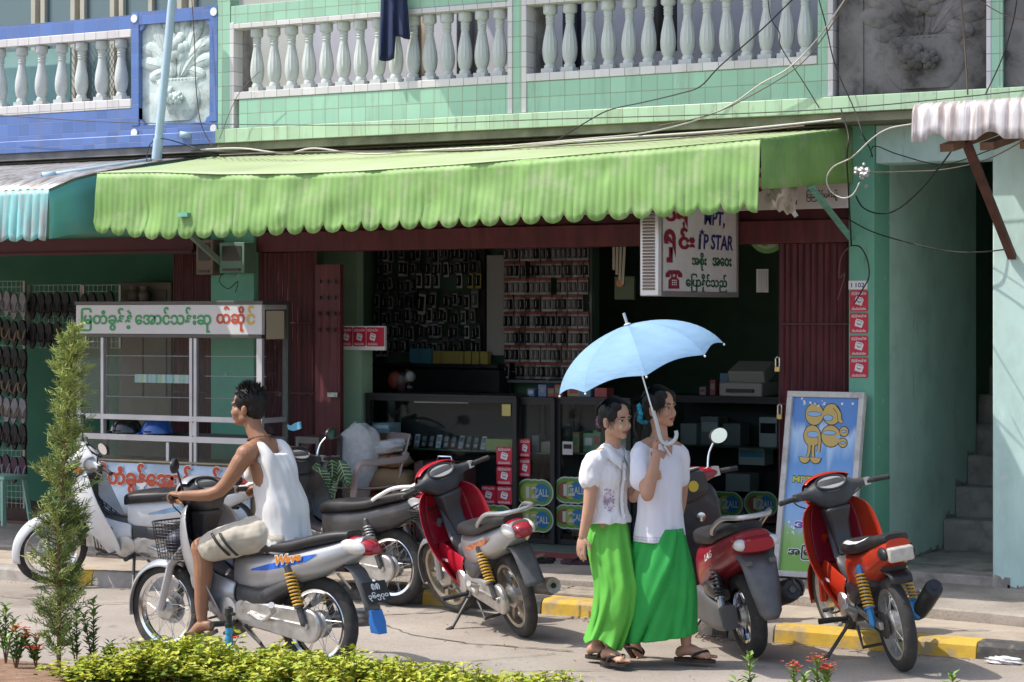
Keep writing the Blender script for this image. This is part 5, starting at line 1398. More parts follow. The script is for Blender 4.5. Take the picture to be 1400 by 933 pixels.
def call_sticker(px0, px1, py0, py1, Y, label, brown=False):
    a, b = fx(px0, Y), fx(px1, Y); pm_ = (px0 + px1) / 2; z0, z1 = fz(pm_, py1, Y), fz(pm_, py0, Y)
    W, Hh = b - a, z1 - z0; zc = (z0 + z1) / 2; cs = [a + Hh / 2 + (W - Hh) * i / 2 for i in range(3)]
    t = thing('call_sticker', label, 'sticker', ((a + b) / 2, Y, z0), group='green 12CALL stickers on the counters')
    mb = MB()
    circ = lambda cx, r, y: mb.add([(cx + r * cos(2 * pi * k / 24), y, zc + r * sin(2 * pi * k / 24)) for k in range(24)], [tuple(range(24))])
    for i, cx in enumerate(cs):
        mb.set(0); circ(cx, Hh / 2, Y - .001 - .0002 * i); mb.set(1); circ(cx, Hh * .45, Y - .0025 - .0002 * i)
        mb.set(3 if i == 2 else 4 if brown and i == 0 else 2); circ(cx, Hh * .33, Y - .0045 - .0002 * i)
    mb.set(0)
    for cx, s_, w_, h_ in ((cs[0], '1', .14, .42), (cs[1], '2', .3, .42), (cs[2], 'CALL', .6, .28)):
        mb.text(s_, (cx - w_ * Hh / 2, Y - .007, zc - h_ * Hh / 2), (1, 0, 0), (0, 0, 1), w_ * Hh, h_ * Hh, bold=.02)
    part('print', [L1, L2, L3, L4, L5], t, mb, recalc=False, smooth=0)
call_sticker(706, 757, 655, 692, 15.316, 'upper green 12CALL sticker on the narrow dark counter')
call_sticker(706, 757, 693, 728, 15.316, 'lower green 12CALL sticker on the narrow dark counter')
call_sticker(757, 806, 652, 689, 15.356, 'upper 12CALL sticker with a brown lobe beside the woman\'s arm', True)
call_sticker(757, 806, 690, 724, 15.356, 'lower 12CALL sticker beside the woman\'s hand', True)
call_sticker(650, 702, 690, 726, 15.246, 'green 12CALL sticker behind the tail of the red motorbike')
call_sticker(968, 1016, 672, 706, 17.196, '12CALL sticker behind the scooter handlebar on the deep back counter', True)
call_sticker(1017, 1064, 672, 706, 17.196, '12CALL sticker beside the standing signboard on the deep back counter', True)
# chair, sacks, parcels, suitcase
ch = thing('plastic_chair', 'pale pink plastic armchair at the left of the phone shop', 'chair', pg(492, 738, .245))
PINK = mat('pale_pink_plastic', (.46, .36, .34), .4, var=.04)
M = Matrix.Rotation(-.5, 4, 'Z')
mb = MB(); mb.sheet([[M @ Vector((x, y, .42 + .02 * (x / .22) ** 2 + .015 * (y / .2) ** 2)) for x in [-.23 + .046 * i for i in range(11)]] for y in [-.22 + .055 * j for j in range(9)]]); mb.build('seat', PINK, ch, recalc=False, solid=.012)
mb = MB(); mb.sheet([[M @ Vector((x * (1 - .15 * t), .22 + .14 * t + .03 * (1 - (x / .22) ** 2), .44 + .42 * t)) for x in [-.22 + .044 * i for i in range(11)]] for t in [j / 6 for j in range(7)]]); mb.build('backrest', PINK, ch, recalc=False, solid=.012)
for s in (-1, 1):
    mb = MB(); mb.tube([M @ Vector(p) for p in smooth_path([(s * .27, -.22, 0), (s * .27, -.2, .35), (s * .28, -.16, .62), (s * .285, 0, .645), (s * .26, .25, .66), (s * .2, .32, .7)], 5)], .022, 8, flat=1.4); mb.build('armrest', PINK, ch)
    mb = MB(); mb.bar(M @ Vector((s * .22, .2, .42)), M @ Vector((s * .27, .32, 0)), .045, .03); mb.build('leg', PINK, ch)
SACK = mat('woven_sack', (.52, .52, .53), .7, var=.1, scale=30, bump=.5, bscale=60)
def blob(name, c, r, m_, label, cat, amp=.12, rz=0, fr=7, ry=0):
    mb = MB(); mb.ell((0, 0, 0), 1, 26, 16)
    for p in mb.v:
        q = 1 + amp * (sin(p.x * fr + p.z * 5) * cos(p.y * fr) * .6 + sin(p.z * fr * 1.3 + p.x * 3) * .4)
        k = (abs(p.x) ** 4 + abs(p.y) ** 4 + abs(p.z) ** 4) ** -.25 if p.length else 1
        q *= lerp(1, k, .6)
        p.x *= r[0] * q; p.y *= r[1] * q; p.z *= r[2] * q
    o = mb.build(name, m_, smooth=60); o.location = c; o.rotation_euler = (0, ry, rz)
    return tag(o, label, cat)
BR = mat('brown_paper', (.27, .18, .10), .8, var=.15, scale=6, bump=.4, bscale=18)
cz_ = fz(525, 668, 15.0)
pb = pf(527, 655, 15.05)
o1 = blob('brown_parcel', pb, (.27, .16, .095), BR, 'larger lower brown paper parcel tied with red string', 'parcel', .06, .2)
o2 = blob('brown_parcel', pb + Vector((-.02, .02, .15)), (.24, .14, .06), BR, 'smaller upper brown paper parcel tied with red string', 'parcel', .08, .1)
for o_, zz, xx in ((o1, .1, -.07), (o2, .062, .1)):
    mb = MB(); mb.tube([(xx, .165 * cos(t), (zz + .008) * sin(t)) for t in [2 * pi * k / 20 for k in range(20)]], .006, 5, closed=True); mb.build('string', mat('red_string', (.5, .03, .03), .7), o_)
blob('parcel_sack', pb + Vector((-.05, -.03, .25)), (.25, .13, .06), SACK, 'flat white printed sack on top of the brown parcels', 'sack', .15, .05, ry=-.18)
blob('parcel_sack', pf(488, 632, 14.9), (.18, .11, .31), SACK, 'tall white sack propped on the pink chair', 'sack', .1, .2, ry=.18)
blob('brown_parcel', pb + Vector((-.12, .05, -.2)), (.25, .15, .1), BR, 'lowest brown parcel under the chair arm', 'parcel', .06, .1)
mb = MB(); mb.bx(-.35, .35, -.15, .15, 0, .3)
tb = thing('low_table', 'low dark bench carrying the brown parcels', 'bench', (pb.x, pb.y + .05, .245))
mb = MB(); mb.bx(-.4, .4, -.18, .18, pb.z - .34 - .245, pb.z - .31 - .245); mb.build('top', WOODD, tb)
for sx in (-1, 1):
    for sy in (-1, 1):
        mb = MB(); mb.bx(sx * .36 - .02, sx * .36 + .02, sy * .14 - .02, sy * .14 + .02, 0, pb.z - .341 - .245); mb.build('leg', WOODD, tb)
su = thing('suitcase', 'dark maroon suitcase with black straps behind the red motorbike', 'suitcase', (fx(602, 14.98), 15.05, .245))
ztop = fz(602, 631, 15)
mb = MB(); mb.bx(-.24, .24, -.12, .12, 0, ztop - .245); mb.build('shell', mat('maroon_leather', (.05, .02, .022), .5, var=.2), su, bevel=.04)
mb = MB()
for x in (-.15, .15): mb.bx(x - .02, x + .02, -.124, .124, .002, ztop - .241)
mb.build('strap', BLACKP, su)
mb = MB(); mb.tube([(-.07, 0, ztop - .245), (-.06, 0, ztop - .21), (.06, 0, ztop - .21), (.07, 0, ztop - .245)], .01); mb.build('handle', CHROME, su)
# veined leaf plants by the perforated shutter
LEAFV = mat('dark_leaf', (.035, .085, .03), .4, var=.15); VEIN = mat('leaf_vein', (.40, .50, .30), .5)
def veinplant(px, py, Y, n, label):
    c = pf(px, py, Y); c.z = .2
    t = thing('potted_plant', label, 'plant', c)
    mb = MB(); mb.lathe([(.08, 0), (.11, .2), (.12, .2), (.12, .22), (.1, .22), (.09, .18)], 16); mb.build('pot', mat('terracotta', (.28, .12, .07), .8, var=.1), t)
    h0 = fz(px, py, Y) - .2
    for i in range(n):
        a = 2 * pi * i / n + .4; tip = Vector((cos(a) * .13, sin(a) * .1 - .03, h0 + R3.uniform(-.1, .12)))
        mb = MB(); mb.tube([(0, 0, .2), tip * .6 + Vector((0, 0, .12)), tip], .005, 5); st = mb.build('stem', VEIN, t)
        d = Vector((cos(a) * .5, sin(a) * .4 - .2, -1)).normalized(); s = d.cross(Vector((0, -1, .3))).normalized(); nn = s.cross(d).normalized()
        if nn.y > 0: nn = -nn
        mb = MB(); L = R3.uniform(.2, .27); g = []
        for k in range(9):
            f = k / 8; w_ = .065 * sin(pi * (f * .85 + .12)) * (1 + .12 * sin(f * 22))
            g.append([tip + d * L * (f - .2) + s * w_ * q + nn * (.012 * (1 - q * q)) for q in (-1, -.5, 0, .5, 1)])
        mb.set(0); mb.sheet(g); mb.set(1)
        for q in range(1, 8):
            for s_ in (-1, 1):
                A, B = g[q][2] + nn * .004, g[min(8, q + 1)][2 + 2 * s_] + nn * .004
                mb.add([A - d * .004, A + d * .004, B + d * .002, B - d * .002], [(0, 1, 2, 3)])
        mb.add([g[0][2] - s * .004 + nn * .005, g[0][2] + s * .004 + nn * .005, g[8][2] + nn * .005], [(0, 1, 2)])
        mb.build('leaf', [LEAFV, VEIN], t, recalc=False, smooth=60)
veinplant(422, 655, 14.3, 6, 'potted plant with big dark white veined leaves left of the perforated shutter')
veinplant(450, 650, 14.45, 5, 'potted plant with white veined leaves touching the perforated shutter')
# sandals left on the pavement
z_ = .19
flipflops(Matrix.Translation(pg(735, 768, z_)) @ Matrix.Rotation(.45, 4, 'Z'), 'black', 'tan', 'black sandals with gold straps lying on the pavement in front of the shop', 'sandals left outside the phone shop')
flipflops(Matrix.Translation(pg(790, 770, z_)) @ Matrix.Rotation(.3, 4, 'Z'), 'purple', 'black', 'dark purple sandals lying on the pavement behind the woman\'s hand', 'sandals left outside the phone shop')
flipflops(Matrix.Translation(pg(1018, 758, .2) + Vector((0, .3, .05))) @ Matrix.Rotation(.3, 4, 'Z'), 'grey', 'black', 'grey sandals lying just inside the doorway by the signboard', 'sandals left outside the phone shop')
blob('litter', pg(1372, 908, 0) + Vector((0, 0, .02)), (.09, .04, .02), mat('crumpled_plastic', (.7, .68, .68), .4), 'crumpled white plastic litter at the foot of the black kerb block', 'litter', .4, .1)
# ================================================================ motorbikes
R4 = random.Random(3)
def plastic(name, c, rough=.28, coat=.3, **k): return mat(name, c, rough, var=.05, scale=9, coat=coat, **k)
SILV = mat('silver_bodywork', (.40, .41, .43), .33, .5, var=.05, coat=.3, dirt=(.35, .3, .25), damt=.25, dscale=5)
WBODY = plastic('white_bodywork', (.66, .67, .68), dirt=(.4, .36, .3), damt=.25, dscale=5)
REDB = plastic('red_bodywork', (.42, .012, .03), dirt=(.3, .12, .09), damt=.3, dscale=6)
ORB = plastic('orange_red_bodywork', (.43, .032, .012), dirt=(.28, .1, .06), damt=.3, dscale=6)
DRED = plastic('dark_red_bodywork', (.25, .012, .025))
CHAR = plastic('charcoal_bodywork', (.035, .035, .037), .35, dirt=(.16, .13, .1), damt=.3, dscale=6)
DGRAY = mat('dark_grey_panel', (.05, .051, .055), .42, var=.1, dirt=(.17, .14, .11), damt=.28, dscale=6)
SPRY, SPRW, SPRB = mat('spring_yellow', (.62, .36, .04), .4), mat('spring_silver', (.5, .5, .5), .3, .7), mat('spring_black', (.03, .03, .03), .4)
LENSR = mat('tail_lens_red', (.30, .012, .025), .12, coat=.5); LENSC = mat('clear_lens', (.62, .60, .57), .1, coat=.5); HLM = mat('headlamp_glass', (.50, .52, .53), .08, .3, coat=.6)
ORL = mat('indicator_orange', (.65, .22, .02), .2)
MIRG = mat('mirror_glass', (.85, .86, .88), .03, 1.0)
PLATE = mat('plate_black', (.02, .02, .022), .5); BLUEP = mat('blue_flap', (.03, .18, .55), .4)
DIAL = mat('dial_glass', (.30, .31, .32), .1, spec=.8)
RIMG = mat('rim_bronze', (.42, .36, .28), .4, .7, var=.2, scale=20, dirt=(.2, .15, .1), damt=.5)
ROTM = lambda a, ax: Matrix.Rotation(a, 4, ax)
def ring(x, zt, zb, w, n=20, e=2.6, y=0):
    "superellipse section in the YZ plane"
    zc, h = (zt + zb) / 2, (zt - zb) / 2; P = []
    for k in range(n):
        t = 2 * pi * k / n; c, s = cos(t), sin(t)
        P.append(Vector((x, y + w * math.copysign(abs(c) ** (2 / e), c), zc + h * math.copysign(abs(s) ** (2 / e), s))))
    return P
def stations(mb, S, n=20, e=2.6, y=0, sub=3):
    xs = [s[0] for s in S]; R_ = []
    for i in range(len(S) - 1):
        for k in range(sub):
            t = k / sub; t2 = t
            p0, p1, p2, p3 = S[max(i - 1, 0)], S[i], S[i + 1], S[min(i + 2, len(S) - 1)]
            v = [.5 * (2 * b + (c - a) * t + (2 * a - 5 * b + 4 * c - d) * t * t + (3 * b - a - 3 * c + d) * t ** 3) for a, b, c, d in zip(p0, p1, p2, p3)]
            R_.append(ring(*v, n=n, e=e, y=y))
    R_.append(ring(*S[-1], n=n, e=e, y=y))
    return mb.loft(R_)
def wheel(root, c, r, wd, M=None, cast=False, rimm=None, drum=.075, disc=False):
    M = M or Matrix(); c = Vector(c)
    place = lambda mb: mb.xf(M @ Matrix.Translation(c) @ ROTM(pi / 2, 'X'))
    mb = MB(); rr = r - wd * .55; n = 48; rings = []
    for k in range(n):
        a = 2 * pi * k / n; ring_ = []
        for j in range(12):
            t = 2 * pi * j / 12
            q = wd * .55 * cos(t); ring_.append(Vector(((rr + q + (.0015 if (k % 2 and q > wd * .3) else 0)) * cos(a), (rr + q) * sin(a), wd * .5 * sin(t))))
        rings.append(ring_)
    mb.loft(rings, closed=True); wl = place(mb).build('wheel', RUBBER, root, smooth=50)
    ri = r - wd * 1.02
    mb = MB()
    mb.loft([[(q * cos(2 * pi * k / 40), q * sin(2 * pi * k / 40), z) for q, z in ((ri + .012, -wd * .36), (ri + .006, -wd * .42), (ri - .012, -wd * .34), (ri - .018, 0), (ri - .012, wd * .34), (ri + .006, wd * .42), (ri + .012, wd * .36))] for k in range(40)], closed=True)
    if cast:
        for k in range(6):
            a = 2 * pi * k / 6
            for s in (-.5, .5): pass
            d = Vector((cos(a), sin(a), 0))
            mb.loft([[d * q + Vector((-sin(a), cos(a), 0)) * x * w_ + Vector((0, 0, z)) for x, z in ((-1, -.012), (1, -.012), (1, .012), (-1, .012))] for q, w_ in ((.04, .028), (ri * .6, .016), (ri - .01, .02))])
    place(mb).build('rim', rimm or CHROME, wl)
    if not cast:
        mb = MB()
        for k in range(36):
            a = 2 * pi * k / 36; s = 1 if k % 2 else -1; a2 = a + (.55 if (k // 2) % 2 else -.55)
            mb.tube([(.05 * cos(a), .05 * sin(a), s * .035), ((ri - .014) * cos(a2), (ri - .014) * sin(a2), s * .006)], .0017, 4)
        place(mb).build('spokes', SPRW, wl)
    mb = MB(); mb.lathe([(.018, -.065), (.03, -.06), (.05, -.055), (drum, -.03), (drum, .02), (.045, .04), (.025, .06), (.014, .075)], 20)
    place(mb).build('hub', ALU, wl)
    if disc:
        mb = MB(); mb.lathe([(.04, .045), (.1, .045), (.1, .049), (.04, .049)], 28); place(mb).build('brake_disc', SPRW, wl)
    return wl
def shock(root, a, b, sm, low=STEEL, turns=10, sr=.03):
    a, b = Vector(a), Vector(b); d = b - a; u, v = frame_of(d)
    mb = MB(); mb.tube([a, a + d * .28], .021, 10); mb.tube([a + d * .25, b], .011, 8); mb.tube([b - d * .12, b], .024, 10); mb.tube([a + d * .27, a + d * .3], .032, 12); mb.ell(a, .02, 8, 6); mb.ell(b, .02, 8, 6)
    o = mb.build('shock_absorber', low, root)
    mb = MB(); P = []; N = turns * 12
    for i in range(N + 1):
        t = i / N; an = 2 * pi * turns * t
        P.append(a + d * lerp(.3, .9, t) + u * sr * cos(an) + v * sr * sin(an))
    mb.tube(P, .0058, 6); mb.build('spring', sm, o, smooth=60)
def plate(root, c, u, r, wd, hd, l1, l2, pm=PLATE):
    c, r, u = Vector(c), Vector(r).normalized(), Vector(u).normalized(); nn = r.cross(u)
    mb = MB(); mb.prism([(-wd / 2, -hd / 2), (wd / 2, -hd / 2), (wd / 2, hd / 2), (-wd / 2, hd / 2)], 0, .004, lambda a, b, e: c + r * a + u * b + nn * e)
    o = mb.build('license_plate', pm, root, bevel=.001)
    mb = MB()
    if l1: mb.text(l1, c + nn * .0055 + u * hd * .08 - r * wd * .18, r, u, wd * .36, hd * .32, bold=.03)
    if l2: mb.text(l2, c + nn * .0055 - u * hd * .42 - r * wd * .43, r, u, wd * .86, hd * .42, bold=.03)
    if mb.v: mb.build('lettering', PAPER, o, recalc=False, smooth=0)
def mirror(root, S, base, head, yaw, m_stem=BLACKP, rx=.065, rz=.045, face=1):
    base, head = Vector(base), Vector(head)
    mb = MB(); mb.tube(smooth_path([base, lerp(base, head, .35) + Vector((.01, 0, .03)), head], 5), .0065, 7); mb.xf(S); o = mb.build('mirror', m_stem, root)
    M = S @ Matrix.Translation(head) @ ROTM(yaw, 'Z')
    mb = MB(); mb.lathe([(.001, -.012), (.6, -.01), (.95, 0), (1, .012), (.97, .02), (.9, .02)], 24, (0, 0, 0), cap=True)
    mb.xf(M @ ROTM(pi / 2 * face, 'Y') @ Matrix.Diagonal((rz, rx, 1, 1))); mb.build('housing', BLACKP, o)
    mb = MB(); mb.lathe([(.001, .021), (.92, .021)], 24, cap=False); mb.xf(M @ ROTM(pi / 2 * face, 'Y') @ Matrix.Diagonal((rz, rx, 1, 1))); mb.build('mirror_glass', MIRG, o, recalc=False)

def motorbike(name, label, rear, heading, steer=0, lean=0, body=SILV, shield=None, accent=None, spring=SPRY, tail='long', mirrors=(1, -1), mirror_m=BLACKP, cast=False, basket=False, rim=CHROME,
              plate_txt=None, flap=None, rail=None, stripe=None, script=None, brand=None, brandm=None, seat_stripe=False, fuel=False, low_shock=STEEL, exhaust=ALU, stand=True, exh_up=False, mirror_yaw=pi * .92, muffler_len=1.0, tailw=1.0, chaincase=True, cage=False, inner=None):
    """under-bone commuter bike; local x forward from the rear axle line, y to its left"""
    shield = shield or body; inner = inner or shield
    root = thing(name, label, 'motorbike', (rear[0], rear[1], 0), math.atan2(heading[1], heading[0]))
    root.rotation_mode = 'XYZ'; root.rotation_euler = (0, 0, root.rotation_euler.z)
    L = ROTM(-lean, 'X')                     # lean about the contact line
    WR, WB = .282, 1.215
    def B(mb, nm, m, p=None, **k): return mb.xf(L).build(nm, m, p or root, **k)
    ra = Vector((0, 0, WR)); fa = Vector((WB, 0, WR))
    ax = Vector((-.43, 0, .90)).normalized(); head = Vector((.93, 0, .84))
    S = Matrix.Translation(head) @ Matrix.Rotation(steer, 4, ax) @ Matrix.Translation(-head)
    LS = L @ S
    def BS(mb, nm, m, p=None, **k): return mb.xf(LS @ HO if nm in ('handlebar_cowl', 'front_cowl', 'headlight', 'turn_signal', 'dashboard', 'handlebar', 'grip', 'brake_lever') else LS).build(nm, m, p or root, **k)
    HO = Matrix.Translation((.05, 0, .04))
    wheel(root, ra, WR, .08, L, cast, rim, .08)
    wheel(root, fa, WR, .07, LS, cast, rim, .07, disc=True)
    # ---- steering group
    for s in (-1, 1):
        mb = MB(); mb.tube([fa + Vector((-.01, s * .075, .0)), fa + Vector((-.1, s * .075, .28)), Vector((.97, s * .07, .72))], [.024, .026, .021], 10); BS(mb, 'fork', body if s > 0 else STEEL)
    mb = MB(); g = []
    for k in range(19):
        a = rad(-12 + 122 * k / 18); R0 = WR + .025
        g.append([fa + Vector((cos(a) * (R0 - .045 * q * q), q * .062, sin(a) * (R0 - .045 * q * q))) for q in (-1, -.8, -.4, 0, .4, .8, 1)])
    mb.sheet(g); BS(mb, 'front_fender', body, recalc=False, solid=.006, smooth=60)
    mb = MB()        # handlebar cowl, lofted across
    R_ = []
    for y, cx, cz, rx, rz in ((-.25, .825, .966, .02, .02), (-.17, .845, .965, .03, .028), (-.135, .872, .962, .06, .05), (-.10, .885, .955, .095, .075), (-.05, .90, .945, .115, .095), (.05, .90, .945, .115, .095), (.10, .885, .955, .095, .075), (.135, .872, .962, .06, .05), (.17, .845, .965, .03, .028), (.25, .825, .966, .02, .02)):
        R_.append([Vector((cx + rx * math.copysign(abs(cos(t)) ** .6, cos(t)), y, cz + rz * math.copysign(abs(sin(t)) ** .6, sin(t)) + .22 * rx * cos(t))) for t in [2 * pi * k / 20 for k in range(20)]])
    mb.loft(R_); BS(mb, 'handlebar_cowl', accent or DGRAY, smooth=45, bevel=.006)
    mb = MB(); mb.loft([[Vector((cx + dx * q, y, z)) for q, y in ((-1, -w_), (1, -w_), (1, w_), (-1, w_))] for z, cx, dx, w_ in ((.90, .885, .07, .085), (.80, .905, .055, .065), (.70, .90, .05, .06), (.60, .86, .06, .065))]); BS(mb, 'steering_cover', DGRAY, bevel=.018)
    mb = MB(); R_ = []   # painted front half
    for y, cx, cz, rx, rz in ((-.155, .875, .966, .06, .056), (-.12, .895, .962, .085, .085), (-.05, .915, .952, .115, .112), (.05, .915, .952, .115, .112), (.12, .895, .962, .085, .085), (.155, .875, .966, .06, .056)):
        R_.append([Vector((cx + rx * cos(t), y, cz + rz * sin(t))) for t in [rad(-80 + 190 * k / 14) for k in range(15)]])
    mb.sheet(R_); BS(mb, 'front_cowl', shield, recalc=False, solid=.006, subsurf=1)
    mb = MB(); mb.ell((1.005, 0, .945), (.045, .092, .07), 18, 12); BS(mb, 'headlight', HLM)
    for s in (-1, 1):
        mb = MB(); mb.ell((.955, s * .12, .925), (.045, .03, .03), 10, 7); BS(mb, 'turn_signal', ORL)
    mb = MB(); mb.lathe([(.001, .0), (.9, .0), (1, -.006), (1, -.02)], 26); mb.xf(Matrix.Translation((.822, 0, 1.012)) @ ROTM(-.62, 'Y') @ Matrix.Diagonal((.062, .098, 1, 1))); o_ = BS(mb, 'dashboard', DIAL, recalc=True)
    mb = MB(); mb.tube([Matrix.Translation((.822, 0, 1.012)) @ ROTM(-.62, 'Y') @ Vector((.064 * cos(t), .1 * sin(t), 0)) for t in [2 * pi * k / 30 for k in range(30)]], .009, 7, closed=True); mb.xf(HO); BS(mb, 'bezel', BLACKP, o_)
    mb = MB(); mb.tube(smooth_path([(.79, .35, .965), (.815, .25, .968), (.85, .1, .955), (.85, -.1, .955), (.815, -.25, .968), (.79, -.35, .965)], 4), .011, 8); BS(mb, 'handlebar', STEEL)
    for s in (-1, 1):
        mb = MB(); mb.tube([(.787, s * .365, .964), (.81, s * .25, .967)], .0165, 10); mb.ell((.786, s * .368, .964), (.018, .01, .018), 8, 6); BS(mb, 'grip', RUBBER)
        mb = MB(); mb.tube(smooth_path([(.845, s * .24, .955), (.875, s * .28, .955), (.85, s * .37, .955)], 4), .006, 6); mb.obox((.83, s * .235, .965), (.045, .04, .045)); BS(mb, 'brake_lever', ALU if s < 0 else STEEL)
    for s in mirrors: mirror(root, LS @ HO, (.845, s * .2, .985), (.81, s * .30, 1.145), mirror_yaw if s > 0 else 2 * pi - mirror_yaw, mirror_m)
    if basket:
        mb = MB(); g0 = []
        def bp(u, v): # u around, v height
            c, s_ = cos(u), sin(u); k = (abs(c) ** 4 + abs(s_) ** 4) ** -.25
            return Vector((1.10 + (.105 + .03 * v) * c * k, (.125 + .035 * v) * s_ * k, .60 + .22 * v))
        for i in range(34): mb.tube([bp(2 * pi * i / 34, v) for v in (0, .5, 1)], .0022, 4)
        for v in [j / 11 for j in range(12)]: mb.tube([bp(2 * pi * i / 28, v) for i in range(28)], .0022 if v < 1 else .006, 5, closed=True)
        for i in range(-3, 4): mb.tube([bp(0, 0) + Vector((0, i * .035, 0)), bp(pi, 0) + Vector((0, i * .035, 0))], .0022, 4)
        BS(mb, 'basket', BLACKP)
        mb = MB(); mb.ell((1.10, 0, .69), (.09, .108, .085), 14, 9); BS(mb, 'basket_bag', mat('dark_blue_bag', (.018, .02, .05), .5, var=.6, scale=18))
    for s, P in ((1, [(.86, .26, .955), (.93, .2, .90), (.96, .1, .84), (.95, .03, .76)]), (-1, [(.86, -.26, .955), (.94, -.22, .91), (.97, -.12, .84), (.95, -.03, .76)]), (-1, [(.86, -.25, .955), (.98, -.2, .96), (1.0, -.1, .86), (.96, -.02, .78)])):
        mb = MB(); mb.tube(smooth_path(P, 5), .0045, 5); mb.xf(HO); BS(mb, 'control_cable', BLACKP)
    # ---- leg shield and centre hump
    zs = [(.92, .985, .12, .07), (.885, .995, .205, .13), (.80, 1.01, .235, .18), (.66, 1.0, .25, .22), (.54, .955, .24, .24), (.42, .885, .20, .22), (.32, .81, .155, .17), (.25, .75, .11, .11)]
    g = []
    for (z, xc, w_, wr) in zs: g.append([Vector((xc - wr * abs(q) ** 2.6, w_ * math.copysign(abs(q) ** .9, q), z + .02 * abs(q))) for q in [-1 + .125 * i for i in range(17)]])
    mb = MB(); mb.sheet(g); B(mb, 'leg_shield', shield, recalc=False, solid=.012, smooth=60, subsurf=1)
    mb = MB(); mb.sheet([[p + Vector((-.014, 0, 0)) for p in r[3:14]] for r in g[:5]]); B(mb, 'inner_panel', inner, recalc=False, solid=.006, smooth=60, subsurf=1)
    mb = MB(); mb.loft([[Vector((x + dx * cos(2 * pi * k / 12), w_ * sin(2 * pi * k / 12), z + dz * cos(2 * pi * k / 12))) for k in range(12)] for x, z, w_, dx, dz in ((.95, .88, .06, .04, .03), (.90, .72, .07, .05, .05), (.82, .58, .075, .05, .06), (.7, .49, .075, .03, .06), (.56, .47, .085, .0, .07), (.46, .5, .09, 0, .08))]); B(mb, 'centre_cover', DGRAY, subsurf=1)
    # ---- lower fairing wings along the engine
    for s in (-1, 1):
        mb = MB(); g = []
        for x, zt, zb, w_ in ((.88, .60, .42, .16), (.78, .56, .33, .145), (.66, .515, .31, .125), (.56, .50, .36, .115)):
            g.append([Vector((x, s * (w_ * (.55 + .45 * sin(pi * (.15 + .7 * t)))), lerp(zt, zb, t))) for t in [i / 6 for i in range(7)]])
        mb.sheet(g); B(mb, 'side_fairing', shield, recalc=False, solid=.006, smooth=60, subsurf=1)
    # ---- body, side panel, tail
    k = tailw
    bs_ = [(.60, .66, .44, .075), (.45, .68, .43, .11), (.25, .70, .47, .128), (.05, .73, .53, .128 * k), (-.12, .765, .585, .118 * k), (-.27, .80, .655, .095 * k), (-.36, .815, .70, .065 * k)]
    if tail == 'short': bs_ = [(.60, .66, .44, .075), (.45, .68, .43, .11), (.25, .70, .46, .125), (.08, .735, .53, .12), (-.06, .775, .60, .11), (-.2, .805, .66, .095), (-.27, .815, .69, .075)]
    mb = MB(); stations(mb, bs_, e=2.8); B(mb, 'side_cover', body, smooth=50)
    mb = MB(); stations(mb, [(.66, .50, .36, .07), (.5, .50, .34, .118), (.34, .49, .36, .134), (.2, .54, .44, .13), (.08, .58, .5, .12)], e=3); B(mb, 'lower_side_panel', DGRAY if body is not CHAR else BLACKP, smooth=50)
    ss = [(.63, .705, .63, .06), (.55, .735, .645, .10), (.4, .752, .66, .128), (.25, .758, .68, .138), (.12, .775, .70, .134), (-.02, .812, .735, .118), (-.16, .838, .765, .102), (-.26, .842, .79, .07)]
    mb = MB(); stations(mb, ss, e=3.2); B(mb, 'seat', SEATM, smooth=60)
    if seat_stripe:
        for s in (-1, 1):
            mb = MB(); g = []
            for x, zt, zb, w_ in [s_ for s_ in ss[2:7]]:
                zc, h = (zt + zb) / 2, (zt - zb) / 2
                row = []
                for t in (.15, .35, .55, .75, .95):
                    a = t * pi / 2 * .8; c, q = cos(a), sin(a)
                    row.append(Vector((x, s * (w_ + .003) * c ** (2 / 3.2), zc + (h + .003) * q ** (2 / 3.2))))
                g.append(row)
            mb.sheet([r[1:4] for r in g[:4]]); B(mb, 'seat_stripe', PAPER, recalc=False, solid=.003, smooth=60)
    te = bs_[-1][0]; tz = (bs_[-1][1] + bs_[-1][2]) / 2
    if tail == 'short':
        mb = MB(); mb.obox((te - .02, 0, tz - .025), (.05, .15, .085)); B(mb, 'tail_light', mat('cracked_lens', (.45, .43, .38), .3, var=.2, scale=30), bevel=.012)
        for s in (-1, 1):
            mb = MB(); mb.ell((te + .04, s * .085, tz - .02), (.065, .025, .04), 12, 8); B(mb, 'lamp_socket', BLACKP)
    else:
        mb = MB(); stations(mb, [(te + .10, tz + .055, tz - .045, .075 * k), (te + .04, tz + .05, tz - .055, .072 * k), (te - .03, tz + .035, tz - .055, .062 * k), (te - .068, tz + .01, tz - .045, .045 * k)], e=2.6); B(mb, 'tail_light', LENSR, smooth=60)
        for s in (-1, 1):
            mb = MB(); mb.ell((te + .055, s * .068 * k, tz - .004), (.092, .036, .043), 16, 10, ROTM(-.15, 'Y')); B(mb, 'turn_signal', LENSC)
    if rail is not None:
        mb = MB(); P = [(.06, .13, .77), (-.02, .142, .81), (-.16, .135, .868), (te - .02, .10, .885), (te - .065, 0, .885), (te - .02, -.10, .885), (-.16, -.135, .868), (-.02, -.142, .81), (.06, -.13, .77)]
        mb.tube(smooth_path(P, 5), .014, 9); B(mb, 'grab_rail', rail)
    # rear fender, plate
    fn = [(te + .16, .66), (te + .06, .62), (te - .0, .53), (te - .06, .40)] if tail != 'short' else [(.0, .62), (-.1, .62), (te + .03, .60), (te + .02, .55)]
    mb = MB(); P = smooth_path([(x, 0, z) for x, z in fn], 4)
    mb.sheet([[Vector((p.x + .02 * (abs(q) ** 2), q * .068, p.z)) for q in (-1, -.6, 0, .6, 1)] for p in P]); B(mb, 'rear_fender', GREYP if tail != 'short' else BLACKP, recalc=False, solid=.007, smooth=60)
